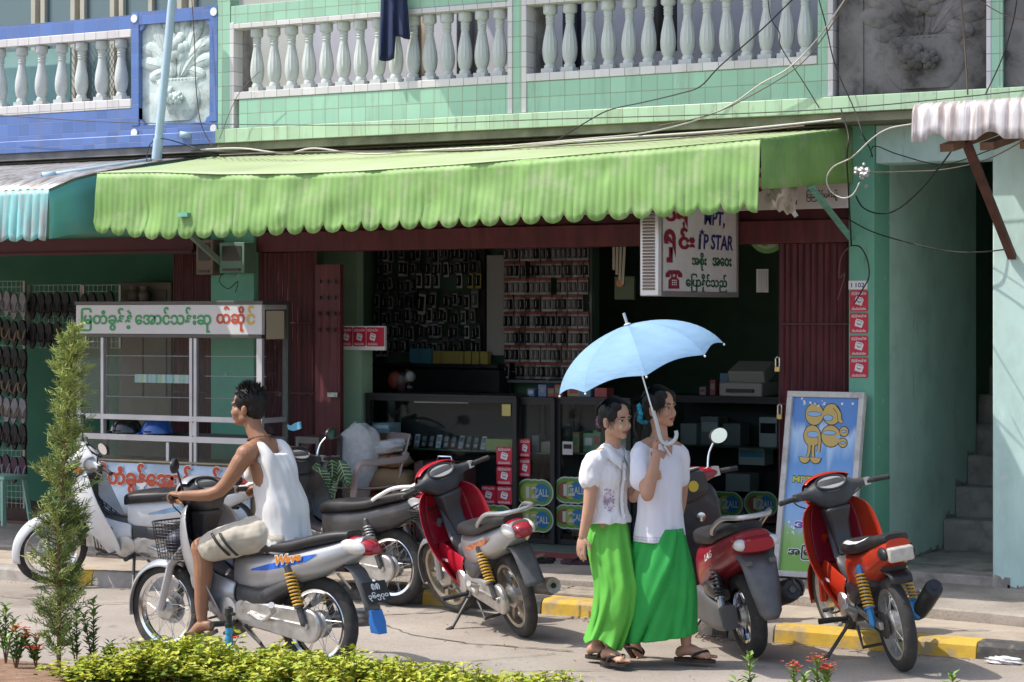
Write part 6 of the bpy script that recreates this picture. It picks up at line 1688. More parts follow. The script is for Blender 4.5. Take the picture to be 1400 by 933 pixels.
    mb = MB(); stations(mb, [(.3, .6, .45, .07), (.1, .65, .58, .07), (te + .12, .70, .60, .07)], e=3); B(mb, 'under_tray', BLACKP, smooth=50)
    if flap:
        mb = MB(); mb.loft([[L.inverted() @ (L @ Vector((x, y, z))) for x, y, z in ((te - .05, -w_, .40 - t * .13), (te - .05, w_, .40 - t * .13), (te - .062 - t * .05, w_, .395 - t * .13), (te - .062 - t * .05, -w_, .395 - t * .13))] for t, w_ in ((0, .05), (.5, .055), (1, .035))]); B(mb, 'mud_flap', flap)
    if plate_txt:
        q = MB(); c = L @ Vector((te - .062, 0, .50)); plate(root, c, L.to_3x3() @ Vector((.42, 0, .9)), L.to_3x3() @ Vector((0, -1, 0)), .21, .125, *plate_txt)
    # ---- engine, swingarm, chain
    mb = MB(); mb.lathe([(.06, -.1), (.105, -.09), (.115, -.05), (.115, .06), (.095, .1), (.05, .11)], 22, (.62, 0, .33), ROTM(pi / 2, 'X')); mb.lathe([(.05, -.1), (.085, -.085), (.085, .085), (.05, .1)], 20, (.5, 0, .335), ROTM(pi / 2, 'X')); B(mb, 'engine', mat('engine_dark', (.10, .10, .10), .5, .5, var=.2, scale=15, dirt=(.2, .15, .1), damt=.5), smooth=40)
    mb = MB()
    for i in range(8): mb.obox((.72 + .022 * i, 0, .345 + .004 * i), (.009, .14, .13), ROTM(.15, 'Y'))
    mb.obox((.9, 0, .37), (.06, .12, .11)); mb.tube([(.7, 0, .345), (.9, 0, .37)], .05, 12); B(mb, 'cylinder', ALU, bevel=.002)
    mb = MB(); mb.lathe([(.02, 0), (.088, .004), (.08, .022), (.03, .03)], 22, (.62, .105, .33), ROTM(-pi / 2, 'X')); mb.lathe([(.02, 0), (.07, .004), (.06, .02), (.02, .026)], 20, (.5, .1, .335), ROTM(-pi / 2, 'X')); B(mb, 'engine_cover', ALU)
    for s in (-1, 1):
        mb = MB(); mb.loft([[Vector((x, s * y + e, z + f)) for e, f in ((-.014, -.022), (.014, -.022), (.014, .022), (-.014, .022))] for x, y, z in ((.43, .085, .335), (.2, .092, .31), (-.02, .092, .285))]); B(mb, 'swing_arm', ALU if not chaincase else STEEL, bevel=.004)
    if chaincase:
        mb = MB(); P = []
        for k_ in range(17): a = rad(90 + 180 * k_ / 16); P.append((-.005 + .098 * cos(a), WR + .098 * sin(a)))
        for k_ in range(13): a = rad(-90 + 180 * k_ / 12); P.append((.46 + .075 * cos(a), .325 + .075 * sin(a)))
        mb.prism(P, .082, .125, lambda a, b, e: Vector((a, e, b))); B(mb, 'chain_case', ALU, bevel=.012, smooth=40)
        mb = MB(); mb.tube([(.44, .128, .325), (.0, .128, .29)], .006, 6); mb.lathe([(.001, 0), (.02, 0), (.02, .015), (.001, .015)], 12, (-.005, .126, .283), ROTM(-pi / 2, 'X')); B(mb, 'chain_case_rib', ALU)
    else:
        mb = MB(); n = 60
        for k_ in range(n):
            t = k_ / n
            P = (lambda u: (lerp(0, .5, u / .35), WR + .07 - .02 * u) if u < .35 else (.5 + .045 * cos(rad(90 - 180 * (u - .35) / .15)), .34 + .045 * sin(rad(90 - 180 * (u - .35) / .15))) if u < .5 else (lerp(.5, 0, (u - .5) / .35), lerp(.295, WR - .07, (u - .5) / .35)) if u < .85 else (.07 * cos(rad(-90 - 180 * (u - .85) / .15)), WR + .07 * sin(rad(-90 - 180 * (u - .85) / .15))))(t)
            mb.obox((P[0], .07, P[1]), (.016, .012, .012))
        B(mb, 'chain', STEEL)
        mb = MB(); mb.lathe([(.03, -.003), (.078, -.003), (.078, .003), (.03, .003)], 30, (0, .07, WR), ROTM(pi / 2, 'X')); B(mb, 'sprocket', STEEL)
    for s in (-1, 1): shock(L and root, L @ Vector((.005, s * .135, .30)), L @ Vector((.135, s * .125, .62)), spring, low_shock)
    # exhaust on the right
    mb = MB(); mb.tube(smooth_path([(.9, -.05, .33), (.86, -.1, .25), (.7, -.13, .215), (.45, -.14, .22), (.25, -.15, .255)], 4), .016, 9); B(mb, 'exhaust_pipe', STEEL)
    up = .16 if exh_up else .075
    mb = MB(); A = Vector((.27, -.155, .258)); Bq = Vector((.27 - .56 * muffler_len, -.16, .258 + up))
    if exh_up: A, Bq = Vector((.12, -.165, .27)), Vector((-.27, -.175, .50))
    d = Bq - A
    mb.tube([A, A + d * .06, A + d * .2, A + d * .5, A + d * .85, A + d * .97, Bq, Bq - d * .02, Bq - d * .02], [.018, .028, .045, .052, .055, .054, .05, .04, .012], 18)
    B(mb, 'muffler', exhaust, smooth=35)
    mb = MB(); mb.tube([Bq - d * .03, Bq + d * .002], .018, 10); B(mb, 'muffler_tip', BLACKP)
    # pegs, pedals, stands
    for s in (-1, 1):
        mb = MB(); mb.tube([(.56, s * .1, .255), (.57, s * .2, .262), (.57, s * .3, .268)], [.012, .018, .018], 9); B(mb, 'foot_peg', RUBBER)
        mb = MB(); mb.tube(smooth_path([(.42, s * .13, .33), (.30, s * .155, .30), (.2, s * .165, .365)], 4), .014, 8); mb.tube([(.21, s * .165, .36), (.165, s * .235, .405)], .02, 9); B(mb, 'passenger_peg', ALU)
    mb = MB(); mb.tube(smooth_path([(.68, .12, .29), (.76, .15, .27), (.81, .16, .285)], 4), .008, 6); mb.tube([(.81, .13, .285), (.81, .2, .285)], .013, 8); mb.tube([(.5, .12, .28), (.42, .16, .26), (.41, .2, .27)], .008, 6); B(mb, 'gear_pedal', STEEL)
    if stand:
        foot = L.inverted() @ Vector((.52, .30, .008))
        mb = MB(); mb.tube([(.55, .1, .25), foot], .012, 8); mb.tube([foot, foot + Vector((-.03, .05, .0))], .014, 7); B(mb, 'side_stand', STEEL)
    else:
        mb = MB(); mb.tube([(.5, .1, .24), (.32, .15, .16)], .011, 8); B(mb, 'side_stand', STEEL)
    mb = MB(); mb.tube([(.45, .1, .22), (.3, .13, .12), (.3, -.13, .12), (.45, -.1, .22)], .011, 8); B(mb, 'centre_stand', STEEL)
    if cage:
        mb = MB()
        for i in range(7): mb.tube(smooth_path([(.86 - .035 * i, -.05, .66 - .03 * i), (.85 - .035 * i, 0, .70 - .03 * i), (.86 - .035 * i, .05, .66 - .03 * i)], 3), .004, 5)
        for y in (-.05, .0, .05): mb.tube([(.86, y, .66 + (.04 if y == 0 else 0)), (.64, y, .48 + (.04 if y == 0 else 0))], .004, 5)
        B(mb, 'carrier', STEEL)
    # graphics
    if stripe:
        for s in (-1, 1):
            mb = MB(); g = []
            for (x, za, zb) in ((.43, .585, .575), (.3, .62, .585), (.15, .655, .615), (.0, .69, .655), (-.08, .705, .70)):
                w_ = interp([(q[0], q[3]) for q in bs_][::-1], x)
                g.append([Vector((x, s * (w_ + .0025), z)) for z in (za, zb)])
            mb.sheet(g); B(mb, 'body_stripe', stripe, recalc=False)
    if script:
        for s in (-1, 1):
            mb = MB(); o = Vector((.22, s * .133, .625)) if s > 0 else Vector((-.02, s * .133, .68))
            d = Vector((-.24, 0, .045)).normalized() * (1 if s > 0 else -1); u = Vector((.1, 0, .98)).normalized()
            mb.set(1); mb.text(script, o - u * .006 - d * .004 + Vector((0, s * .002, 0)), d, u, .208, .06, bold=.09, shear=.3)
            mb.set(0); mb.text(script, o + Vector((0, s * .004, 0)), d, u, .2, .05, bold=.04, shear=.3); B(mb, 'script', [ORL, PAPER], recalc=False, smooth=0)
    if brand:
        for s in (-1, 1):
            mb = MB(); o = Vector((.80, s * .16, .47)) if s > 0 else Vector((.68, s * .16, .465))
            mb.text(brand, o, Vector((-s, 0, -.02)), (0, -s * .12, 1), .105, .02, bold=.05); B(mb, 'brand_lettering', brandm or PAPER, recalc=False, smooth=0)
    return root

def hd(dr, da): return (dr * CS - da * SN, dr * SN + da * CS)
GB = 'motorbikes parked along the kerb'
ridden = motorbike('motorbike', 'silver motorbike with a blue Wave sticker ridden by the boy in the white tank top', pg(437, 920)[:2], (-.996, .09), .02, 0, SILV, basket=True, plate_txt=('၈၈', '၃၆၅၇၀'), flap=BLUEP, stripe=mat('blue_graphic', (.03, .13, .55), .3, var=.4, scale=18), script='Wave', mirror_yaw=.5, stand=False, inner=DGRAY)
b_white = motorbike('motorbike', 'white motorbike with a carrier cage parked at the left behind the young conifer', tuple(Vector(pg(72, 800)[:2]) + Vector(hd(1, -.06)).normalized() * 1.215), hd(-1, .06), .55, .10, WBODY, brand='HONDA', brandm=BLACKP, cage=True, mirrors=(1, -1), mirror_m=BLACKP, stripe=mat('pale_blue_graphic', (.25, .42, .6), .3, var=.3, scale=10), accent=WBODY, mirror_yaw=.3); b_white['group'] = GB
b_dark = motorbike('motorbike', 'black motorbike with white grab rails parked behind the riding boy', pg(540, 828)[:2], hd(-.80, .60), -.1, .06, CHAR, spring=SPRW, rail=WHITE, mirrors=(-1,), mirror_m=CHROME, rim=CHROME, mirror_yaw=pi * .93); b_dark['group'] = GB
b_red = motorbike('motorbike', 'red and silver motorbike with yellow springs leaning on its side stand', pg(717, 871)[:2], hd(-.38, .925), .25, .23, SILV, REDB, spring=SPRY, cast=True, rim=RIMG, rail=SPRW, mirrors=(), basket=True, brand='HONDA', stripe=mat('flame_graphic', (.45, .14, .06), .3, var=.7, scale=22), inner=REDB); b_red['group'] = GB
b_org = motorbike('motorbike', 'orange red motorbike with yellow rear springs and upswept black muffler', pg(1235, 918)[:2], hd(-.15, .985), .12, .16, ORB, spring=SPRY, low_shock=mat('shock_blue', (.05, .22, .45), .35, .4), tail='short', mirrors=(), brand='HONDA', seat_stripe=True, exhaust=BLACKP, exh_up=True, chaincase=False, inner=DRED, rim=ALU); b_org['group'] = GB

# ---------------------------------------------------------------- automatic scooter
def scooter(label, rear, heading, lean=.1, steer=.2):
    root = thing('motor_scooter', label, 'motor scooter', (rear[0], rear[1], 0), math.atan2(heading[1], heading[0]), GB)
    L = ROTM(-lean, 'X'); WR, WB = .262, 1.24
    ax = Vector((-.45, 0, .89)).normalized(); head = Vector((1.0, 0, .8))
    S = Matrix.Translation(head) @ Matrix.Rotation(steer, 4, ax) @ Matrix.Translation(-head); LS = L @ S
    B = lambda mb, nm, m, p=None, **k: mb.xf(L).build(nm, m, p or root, **k)
    BS = lambda mb, nm, m, p=None, **k: mb.xf(LS).build(nm, m, p or root, **k)
    wheel(root, (0, 0, WR), WR, .10, L, True, CHROME, .07); wheel(root, (WB, 0, WR), WR, .085, LS, True, CHROME, .06, disc=True)
    for s in (-1, 1):
        mb = MB(); mb.tube([(WB - .01, s * .085, WR), (1.05, s * .075, .66)], .022, 10); BS(mb, 'fork', STEEL)
    mb = MB(); fa = Vector((WB, 0, WR)); g = []
    for k in range(15):
        a = rad(-10 + 140 * k / 14); R0 = WR + .03
        g.append([fa + Vector((cos(a) * (R0 - .04 * q * q), q * .07, sin(a) * (R0 - .04 * q * q))) for q in (-1, -.6, 0, .6, 1)])
    mb.sheet(g); BS(mb, 'front_fender', DRED, recalc=False, solid=.006)
    g = []
    for (z, xc, w_, wr) in ((.98, .99, .11, .06), (.9, 1.03, .17, .08), (.78, 1.06, .215, .1), (.62, 1.05, .23, .12), (.46, 1.0, .22, .12), (.34, .93, .2, .1), (.27, .86, .17, .06)):
        g.append([Vector((xc - wr * abs(q) ** 2.2, w_ * q, z)) for q in [-1 + .125 * i for i in range(17)]])
    mb = MB(); mb.sheet(g); B(mb, 'leg_shield', DRED, recalc=False, solid=.012, subsurf=1)
    mb = MB(); stations(mb, [(.84, .98, .30, .19), (.885, 1.0, .30, .2), (.94, .99, .34, .18)], e=5); B(mb, 'inner_box', CHAR, smooth=40, bevel=.01)
    mb = MB(); mb.lathe([(.03, 0), (.03, .012), (.016, .014), (.001, .014)], 14, (.838, -.05, .78), ROTM(-pi / 2, 'Y')); B(mb, 'key_lock', CHROME)
    mb = MB(); stations(mb, [(.95, .3, .24, .17), (.7, .285, .235, .16), (.5, .29, .24, .15)], e=4); B(mb, 'floorboard', CHAR)
    mb = MB(); R_ = []
    for y, cx, cz, rx, rz in ((-.25, .9, 1.015, .024, .024), (-.17, .915, 1.02, .05, .045), (-.1, .93, 1.02, .09, .07), (0, .935, 1.02, .11, .085), (.1, .93, 1.02, .09, .07), (.17, .915, 1.02, .05, .045), (.25, .9, 1.015, .024, .024)):
        R_.append([Vector((cx + rx * cos(2 * pi * k / 18), y, cz + rz * sin(2 * pi * k / 18))) for k in range(18)])
    mb.loft(R_); BS(mb, 'handlebar_cowl', DRED, subsurf=1)
    mb = MB(); stations(mb, [(.80, 1.07, .93, .105), (.84, 1.085, .88, .12), (.9, 1.08, .86, .12)], e=4); BS(mb, 'rear_cowl', DGRAY, smooth=40)
    mb = MB(); mb.ell((.855, 0, 1.082), (.055, .1, .014), 16, 8, ROTM(.25, 'Y')); BS(mb, 'dashboard', DIAL)
    mb = MB(); mb.lathe([(.001, 0), (.036, 0), (.036, .003), (.001, .003)], 20, (.7985, 0, .985), ROTM(-pi / 2, 'Y')); BS(mb, 'round_sticker', mat('sticker_yellow', (.65, .45, .04), .4))
    mb = MB(); mb.ell((1.04, 0, 1.0), (.03, .085, .06), 16, 9); BS(mb, 'headlight', HLM)
    for s in (-1, 1):
        mb = MB(); mb.tube([(.86, s * .37, 1.005), (.9, s * .24, 1.015)], .0165, 10); BS(mb, 'grip', RUBBER)
        mb = MB(); mb.tube([(.93, s * .24, 1.0), (.96, s * .29, 1.0), (.94, s * .38, 1.0)], .006, 6); mb.obox((.91, s * .225, 1.02), (.06, .05, .06)); BS(mb, 'brake_lever', ALU)
    mirror(root, LS, (.92, -.19, 1.05), (.9, -.30, 1.24), pi * 1.05, CHROME, .072, .052)
    mirror(root, LS, (.92, .19, 1.05), (.9, .30, 1.24), pi * .9, CHROME, .072, .052)
    mb = MB(); stations(mb, [(.52, .66, .30, .12), (.42, .69, .33, .15), (.25, .70, .42, .165), (.05, .74, .5, .165), (-.15, .79, .58, .145), (-.3, .82, .65, .12), (-.38, .82, .71, .09)], e=2.8); B(mb, 'side_cover', DRED, smooth=50)
    mb = MB(); stations(mb, [(.56, .74, .64, .09), (.45, .775, .66, .135), (.25, .78, .68, .15), (.08, .79, .70, .145), (-.05, .83, .74, .125), (-.2, .855, .78, .105), (-.28, .85, .80, .08)], e=3.2); B(mb, 'seat', SEATM, smooth=60)
    mb = MB(); stations(mb, [(-.30, .80, .70, .13), (-.37, .79, .69, .12), (-.43, .775, .70, .09)], e=3); B(mb, 'tail_light', LENSR, smooth=60)
    for s in (-1, 1):
        mb = MB(); mb.ell((-.375, s * .098, .745), (.055, .045, .036), 14, 9); B(mb, 'turn_signal', LENSC)
    mb = MB(); mb.tube(smooth_path([(-.02, .15, .79), (-.1, .16, .84), (-.25, .145, .90), (-.40, .09, .91), (-.43, 0, .91), (-.40, -.09, .91), (-.25, -.145, .90), (-.1, -.16, .84), (-.02, -.15, .79)], 5), .016, 9); B(mb, 'grab_rail', SPRW)
    mb = MB(); g = []
    for x, z, w_ in ((-.33, .69, .12), (-.40, .62, .11), (-.45, .48, .095), (-.49, .34, .07), (-.495, .30, .045)):
        g.append([Vector((x + .03 * q * q, q * w_, z)) for q in (-1, -.6, 0, .6, 1)])
    mb.sheet(g); B(mb, 'rear_fender', GREYP, recalc=False, solid=.008, smooth=60)
    for s in (-1, 1):
        mb = MB(); mb.obox((-.405, s * .075, .635), (.02, .045, .03)); B(mb, 'reflector', GREYP, bevel=.004)
    mb = MB(); stations(mb, [(.50, .40, .22, .05), (.4, .42, .19, .06), (.1, .37, .18, .06), (-.06, .35, .2, .05)], e=4, y=.13); B(mb, 'drive_case', mat('drive_case_grey', (.12, .12, .125), .45, .2, var=.1), smooth=40)
    mb = MB(); stations(mb, [(.24, .47, .38, .045), (.12, .48, .38, .055), (.0, .44, .37, .04)], e=4, y=.13); B(mb, 'air_box', CHAR, smooth=40)
    mb = MB(); mb.lathe([(.05, -.12), (.1, -.1), (.1, .08), (.06, .1)], 18, (.42, 0, .3), ROTM(pi / 2, 'X')); B(mb, 'engine', STEEL)
    shock(root, L @ Vector((-.03, .16, .30)), L @ Vector((.10, .13, .62)), SPRB, SPRW, 9)
    mb = MB(); A, Bq = Vector((.15, -.17, .30)), Vector((-.36, -.185, .43)); d = Bq - A
    mb.tube([A, A + d * .08, A + d * .3, A + d * .8, A + d * .95, Bq, Bq - d * .02], [.03, .05, .068, .072, .068, .055, .02], 18); B(mb, 'muffler', BLACKP, smooth=35)
    mb = MB(); mb.loft([[A + d * t + Vector((0, -.075 * cos(a), .075 * sin(a))) for a in [rad(-40 + 25 * i) for i in range(6)]] for t in (.3, .6, 1.02)], cap=False); B(mb, 'muffler_guard', CHAR, recalc=False, solid=.006)
    mb = MB(); mb.tube([Bq - d * .05, Bq + d * .01], .02, 10); B(mb, 'muffler_tip', STEEL)
    foot = L.inverted() @ Vector((.45, .32, .008)); mb = MB(); mb.tube([(.5, .12, .22), foot], .012, 8); B(mb, 'side_stand', STEEL)
    mb = MB(); o = Vector((.16, .168, .60)); mb.text('Y A S', o, Vector((-.95, 0, .3)).normalized(), (.1, 0, 1), .16, .035, bold=.03) if 0 else mb.text('LAG', o, Vector((-.95, .0, .3)).normalized(), (.1, 0, 1), .17, .04, bold=.03, shear=.2); B(mb, 'lettering', PAPER, recalc=False, smooth=0)
    return root
b_sc = scooter('dark red automatic scooter with a grey rear mudguard parked beside the walking women', pg(1030, 899)[:2], hd(-.22, .975), .15)
# ================================================================ people
from mathutils import noise
def skinm(name, c): return mat(name, c, .5, var=.07, scale=14, sss=.12, spec=.4)
SK1, SK2, SK3 = skinm('skin_warm', (.45, .245, .16)), skinm('skin_light', (.48, .275, .185)), skinm('skin_tan', (.31, .155, .09))
LIPS = mat('lips', (.30, .085, .075), .45); EYEW = mat('eye_white', (.55, .52, .48), .3); IRIS = mat('iris', (.012, .008, .006), .15); BROW = mat('brow_skin', (.05, .03, .022), .7); NAIL = mat('toe_nail_red', (.35, .02, .03), .3); THAN = mat('pale_face_powder', (.58, .43, .26), .7)
HAIR = mat('black_hair', (.009, .0075, .0075), .5, var=.5, scale=30, stretch=(1, 1, .2), bump=.4, bscale=120, spec=.35)
def fuse(mb, name, vox, sm=6, mats=None, parent=None, paint=None, disp=None, org=(0, 0, 0)):
    "union of closed shapes as one continuous skin"
    org = Vector(org)
    me = bpy.data.meshes.new('u'); me.from_pydata([p - org for p in mb.v], [], mb.f)
    b = bmesh.new(); b.from_mesh(me); bmesh.ops.recalc_face_normals(b, faces=b.faces); b.to_mesh(me); b.free()
    o = bpy.data.objects.new('u', me); COL.objects.link(o)
    r = o.modifiers.new('r', 'REMESH'); r.mode = 'VOXEL'; r.voxel_size = vox; r.use_smooth_shade = True
    if sm:
        q = o.modifiers.new('s', 'CORRECTIVE_SMOOTH') if 0 else o.modifiers.new('s', 'SMOOTH'); q.iterations = sm; q.factor = .5
    bpy.context.view_layer.update()
    m2 = bpy.data.meshes.new_from_object(o.evaluated_get(bpy.context.evaluated_depsgraph_get()))
    bpy.data.objects.remove(o); bpy.data.meshes.remove(me)
    m2.name = name
    if disp:
        ns = [v.normal.copy() for v in m2.vertices]
        for v, n_ in zip(m2.vertices, ns): v.co += n_ * disp(v.co + org, n_)
    m2.materials.clear()
    for m in mats: m2.materials.append(m)
    if paint:
        for p in m2.polygons: p.material_index = paint(p.center + org, p.normal)
    m2.shade_smooth()
    ob = bpy.data.objects.new(name, m2); COL.objects.link(ob)
    if parent: ob.parent = parent; ob.location = org - parent.location
    else: ob.location = org
    return ob
def limb(mb, pts, rr, n=14, k=4):
    P = smooth_path(pts, k); R_ = []
    for i in range(len(P)):
        t = i / k; a = min(int(t), len(rr) - 2); f = t - a; f = f * f * (3 - 2 * f)
        R_.append(lerp(rr[a], rr[a + 1], f))
    mb.tube(P, R_, n); mb.ell(P[0], rr[0] * .98, n, 8); mb.ell(P[-1], rr[-1] * .98, n, 8)
    return mb
def head_frame(fwd, tilt=0, roll=0):
    f = Vector(fwd).normalized(); l = Vector((0, 0, 1)).cross(f).normalized(); u = f.cross(l).normalized()
    M = Matrix((f, l, u)).transposed().to_4x4()
    return M @ ROTM(-tilt, 'Y') @ ROTM(roll, 'X')
def add_head(mb, M, s=1.0, child=False):
    e = lambda c, r, R_=None: mb.ell(M @ (Vector(c) * s), tuple(x * s for x in r), 20, 14, M.to_3x3().to_4x4() @ (R_ or Matrix()))
    e((-.012, 0, .032), (.095, .076, .088)); e((.018, 0, -.045), (.070, .064, .073)); e((.03, 0, -.080), (.048, .047, .036)); e((.066, 0, -.098), (.02, .024, .018))
    for q in (-1, 1):
        e((.048, q * .036, -.036), (.036, .031, .034)); e((.072, q * .030, .020), (.018, .028, .010)); e((.066, q * .031, -.004), (.016, .017, .012))
        e((-.012, q * .076, -.022), (.020, .011, .034)); e((-.016, q * .083, -.012), (.013, .008, .02)); e((.092, q * .012, -.044), (.010, .009, .008))
        e((.005, q * .052, -.07), (.03, .016, .025))
    mb.tube([M @ (Vector(p) * s) for p in ((.080, 0, .010), (.090, 0, -.015), (.098, 0, -.036), (.090, 0, -.045))], [.008 * s, .009 * s, .0125 * s, .010 * s], 10)
    e((.086, 0, -.063), (.010, .024, .0065)); e((.083, 0, -.076), (.011, .020, .0075)); e((.076, 0, -.062), (.014, .026, .018))
def head_paint(M, s=1.0, than=False):
    Mi = M.inverted()
    def f(p, n):
        q = (Mi @ p) / s
        if q.x > .045:
            for k in (-1, 1):
                dy, dz = q.y - k * .032, q.z + .003
                if q.x > .055:
                    if dy * dy / .0135 ** 2 + dz * dz / .0056 ** 2 < 1: return 2 if dy * dy + dz * dz > .0082 ** 2 else 3
                    if dy * dy / .017 ** 2 + (dz - .006) ** 2 / .0032 ** 2 < 1: return 4
                    zb = .021 - .06 * abs(dy) * (1 if dy * k > 0 else .4)
                    if abs(dy) < .020 and abs(q.z - zb) < .0042: return 4
            if abs(q.y) < .024 and q.x > .07:
                if abs(q.z + .0695) < .0018 and abs(q.y) < .021: return 5
                if -.083 < q.z < -.057 and (q.y / .025) ** 2 + ((q.z + .07) / .0125) ** 2 < 1: return 1
            if than:
                for k in (-1, 1):
                    if ((q.y - k * .042) / .014) ** 2 + ((q.z + .04) / .016) ** 2 < 1: return 6
        return 0
    return f
def hand(mb, wrist, d, palm, side, s=1.0, curl=.35, spread=.12, grip=0.0, thumb_out=.7, fold=(1, 1, 1, 1)):
    "d: direction of the fingers, palm: palm normal, side: towards the thumb"
    d = Vector(d).normalized(); side = Vector(side); side = (side - d * side.dot(d)).normalized(); pn = Vector(palm); pn = (pn - d * pn.dot(d) - side * pn.dot(side)).normalized()
    W = Vector(wrist); c = W + d * .045 * s
    M = Matrix((d, side, pn)).transposed().to_4x4()
    mb.ell(c, (.052 * s, .040 * s, .0165 * s), 16, 10, M); mb.ell(W, (.024 * s, .026 * s, .019 * s), 12, 8, M)
    for i, (o, L) in enumerate(((.029, .068), (.010, .076), (-.010, .071), (-.028, .056))):
        b = W + d * (.082 - .004 * abs(i - 1.2)) * s + side * o * s
        dd = (d + side * o * spread * 12).normalized(); P = [b - d * .02 * s, b]; a = 0
        for seg, ln in enumerate((.45, .32, .27)):
            a += (curl * (1 - grip) + grip * (1.15, 1.0, .7)[seg]) * fold[i]
            P.append(P[-1] + (dd * cos(a) + pn * sin(a)) * L * ln * s)
        mb.tube(P, [.0095 * s, .0095 * s, .0088 * s, .0082 * s, .007 * s], 9); mb.ell(P[-1], .007 * s, 8, 6)
        for p in P[1:4]: mb.ell(p, .0093 * s, 8, 6)
    b = W + d * .025 * s + side * .026 * s
    t1 = b + (d * .55 + side * thumb_out + pn * .25).normalized() * .036 * s; t2 = t1 + (d * .8 + side * (.25 - grip * .4) + pn * (.2 + grip * .6)).normalized() * .034 * s
    mb.tube([b - d * .01 * s, b, t1, t2], [.013 * s, .0135 * s, .0105 * s, .008 * s], 9); mb.ell(t1, .0105 * s, 8, 6); mb.ell(t2, .008 * s, 8, 6)
def foot(mb, ankle, d, s=1.0, pitch=0.0):
    d = Vector(d).normalized(); u = Vector((0, 0, 1)); sd = u.cross(d).normalized()
    P = lambda f, l, h: Vector(ankle) + (d * (f * cos(pitch) + h * sin(pitch)) + u * (h * cos(pitch) - f * sin(pitch)) + sd * l) * s
    M = Matrix((d, sd, d.cross(sd))).transposed().to_4x4() @ ROTM(pitch, 'Y')
    limb(mb, [P(-.035, 0, -.045), P(.02, 0, -.03), P(.09, 0, -.052), P(.14, 0, -.062)], [.031 * s, .036 * s, .032 * s, .022 * s])
    mb.ell(P(.115, .005, -.063), (.045 * s, .042 * s, .018 * s), 14, 8, M); mb.ell(P(-.04, 0, -.055), (.03 * s, .029 * s, .026 * s), 12, 8, M)
    for i in range(5): mb.tube([P(.14, (.033 - .017 * i), -.066), P(.178 - .009 * i, (.036 - .019 * i), -.07)], [.011 * s, (.012 if i == 0 else .0085) * s], 8); mb.ell(P(.178 - .009 * i, (.036 - .019 * i), -.07), (.012 if i == 0 else .0085) * s, 8, 6)
    return P, M
def sandal_for(root, P, M, sole, strap, s=1.0):
    mb = MB()
    for z in (-.102, -.080): pass
    mb.loft([[P(.055 + x * 1.02, y, z) for x, y, _ in sole_ring(.262, .094, 0)] for z in (-.104, -.094, -.083)])
    so = mb.build('sandal', sole, root, world=True, smooth=50)
    mb = MB()
    for q in (-1, 1): mb.tube(smooth_path([P(.15, .012, -.072), P(.125, .012 + q * .02, -.038), P(.07, q * .043, -.052), P(.045, q * .046, -.085)], 4), [.006] * 4 + [.009] * 9, 7)
    o = mb.build('strap', strap, so, world=False, smooth=60); o.data.transform(Matrix.Translation(-root.location))
def torso(mb, C, wd, dp, R_, A_, n=26, e=2.4):
    "C: centres; R_: lateral axis; A_: depth axis"
    rings = []
    for c, w_, d_ in zip(C, wd, dp):
        P = []
        for k in range(n):
            t = 2 * pi * k / n; cc, ss = cos(t), sin(t)
            P.append(Vector(c) + R_ * w_ * math.copysign(abs(cc) ** (2 / e), cc) + A_ * d_ * math.copysign(abs(ss) ** (2 / e), ss))
        rings.append(P)
    return mb.loft(rings)
def blend(S, n):
    "catmull resampling of rows of numbers / vectors"
    out = []
    for i in range(len(S) - 1):
        p0, p1, p2, p3 = S[max(i - 1, 0)], S[i], S[i + 1], S[min(i + 2, len(S) - 1)]
        for k in range(n):
            t = k / n
            out.append([.5 * ((2 * b) + (c - a) * t + (2 * a - 5 * b + 4 * c - d) * t * t + (3 * b - a - 3 * c + d) * t ** 3) for a, b, c, d in zip(p0, p1, p2, p3)])
    return out + [list(S[-1])]
def cloth_noise(fr, amp, st=(1, 1, .35)):
    return lambda p, n_: amp * (noise.noise(Vector((p.x * st[0], p.y * st[1], p.z * st[2])) * fr) + .5 * noise.noise(Vector((p.x * st[0], p.y * st[1], p.z * st[2])) * fr * 2.1 + Vector((3, 1, 7))))
WCOT = mat('white_cotton', (.74, .73, .74), .8, var=.03, scale=6, bump=.12, bscale=300, sheen=.2)
WCOT2 = mat('lilac_white_cotton', (.72, .70, .76), .8, var=.03, scale=6, bump=.12, bscale=300, sheen=.2)
WTANK = mat('white_jersey', (.72, .71, .69), .85, var=.04, scale=7, bump=.1, bscale=260)
BEIGE = mat('beige_shorts', (.48, .44, .36), .85, var=.07, scale=9, bump=.15, bscale=200)
LGRN = mat('light_green_longyi', (.115, .44, .055), .75, var=.06, scale=5, bump=.1, bscale=260)
EGRN = mat('emerald_longyi', (.025, .33, .06), .75, var=.06, scale=5, bump=.1, bscale=260)
EMB = mat('embroidery', (.35, .25, .45), .8); EMB2 = mat('embroidery_pink', (.6, .3, .35), .8)
D0 = 13.05
J = lambda px, py, dd=0.: pd(px, py, D0 + dd)
axes = lambda hr, ha: (RV * hr + AV * ha, RV * -ha + AV * hr)      # forward, left
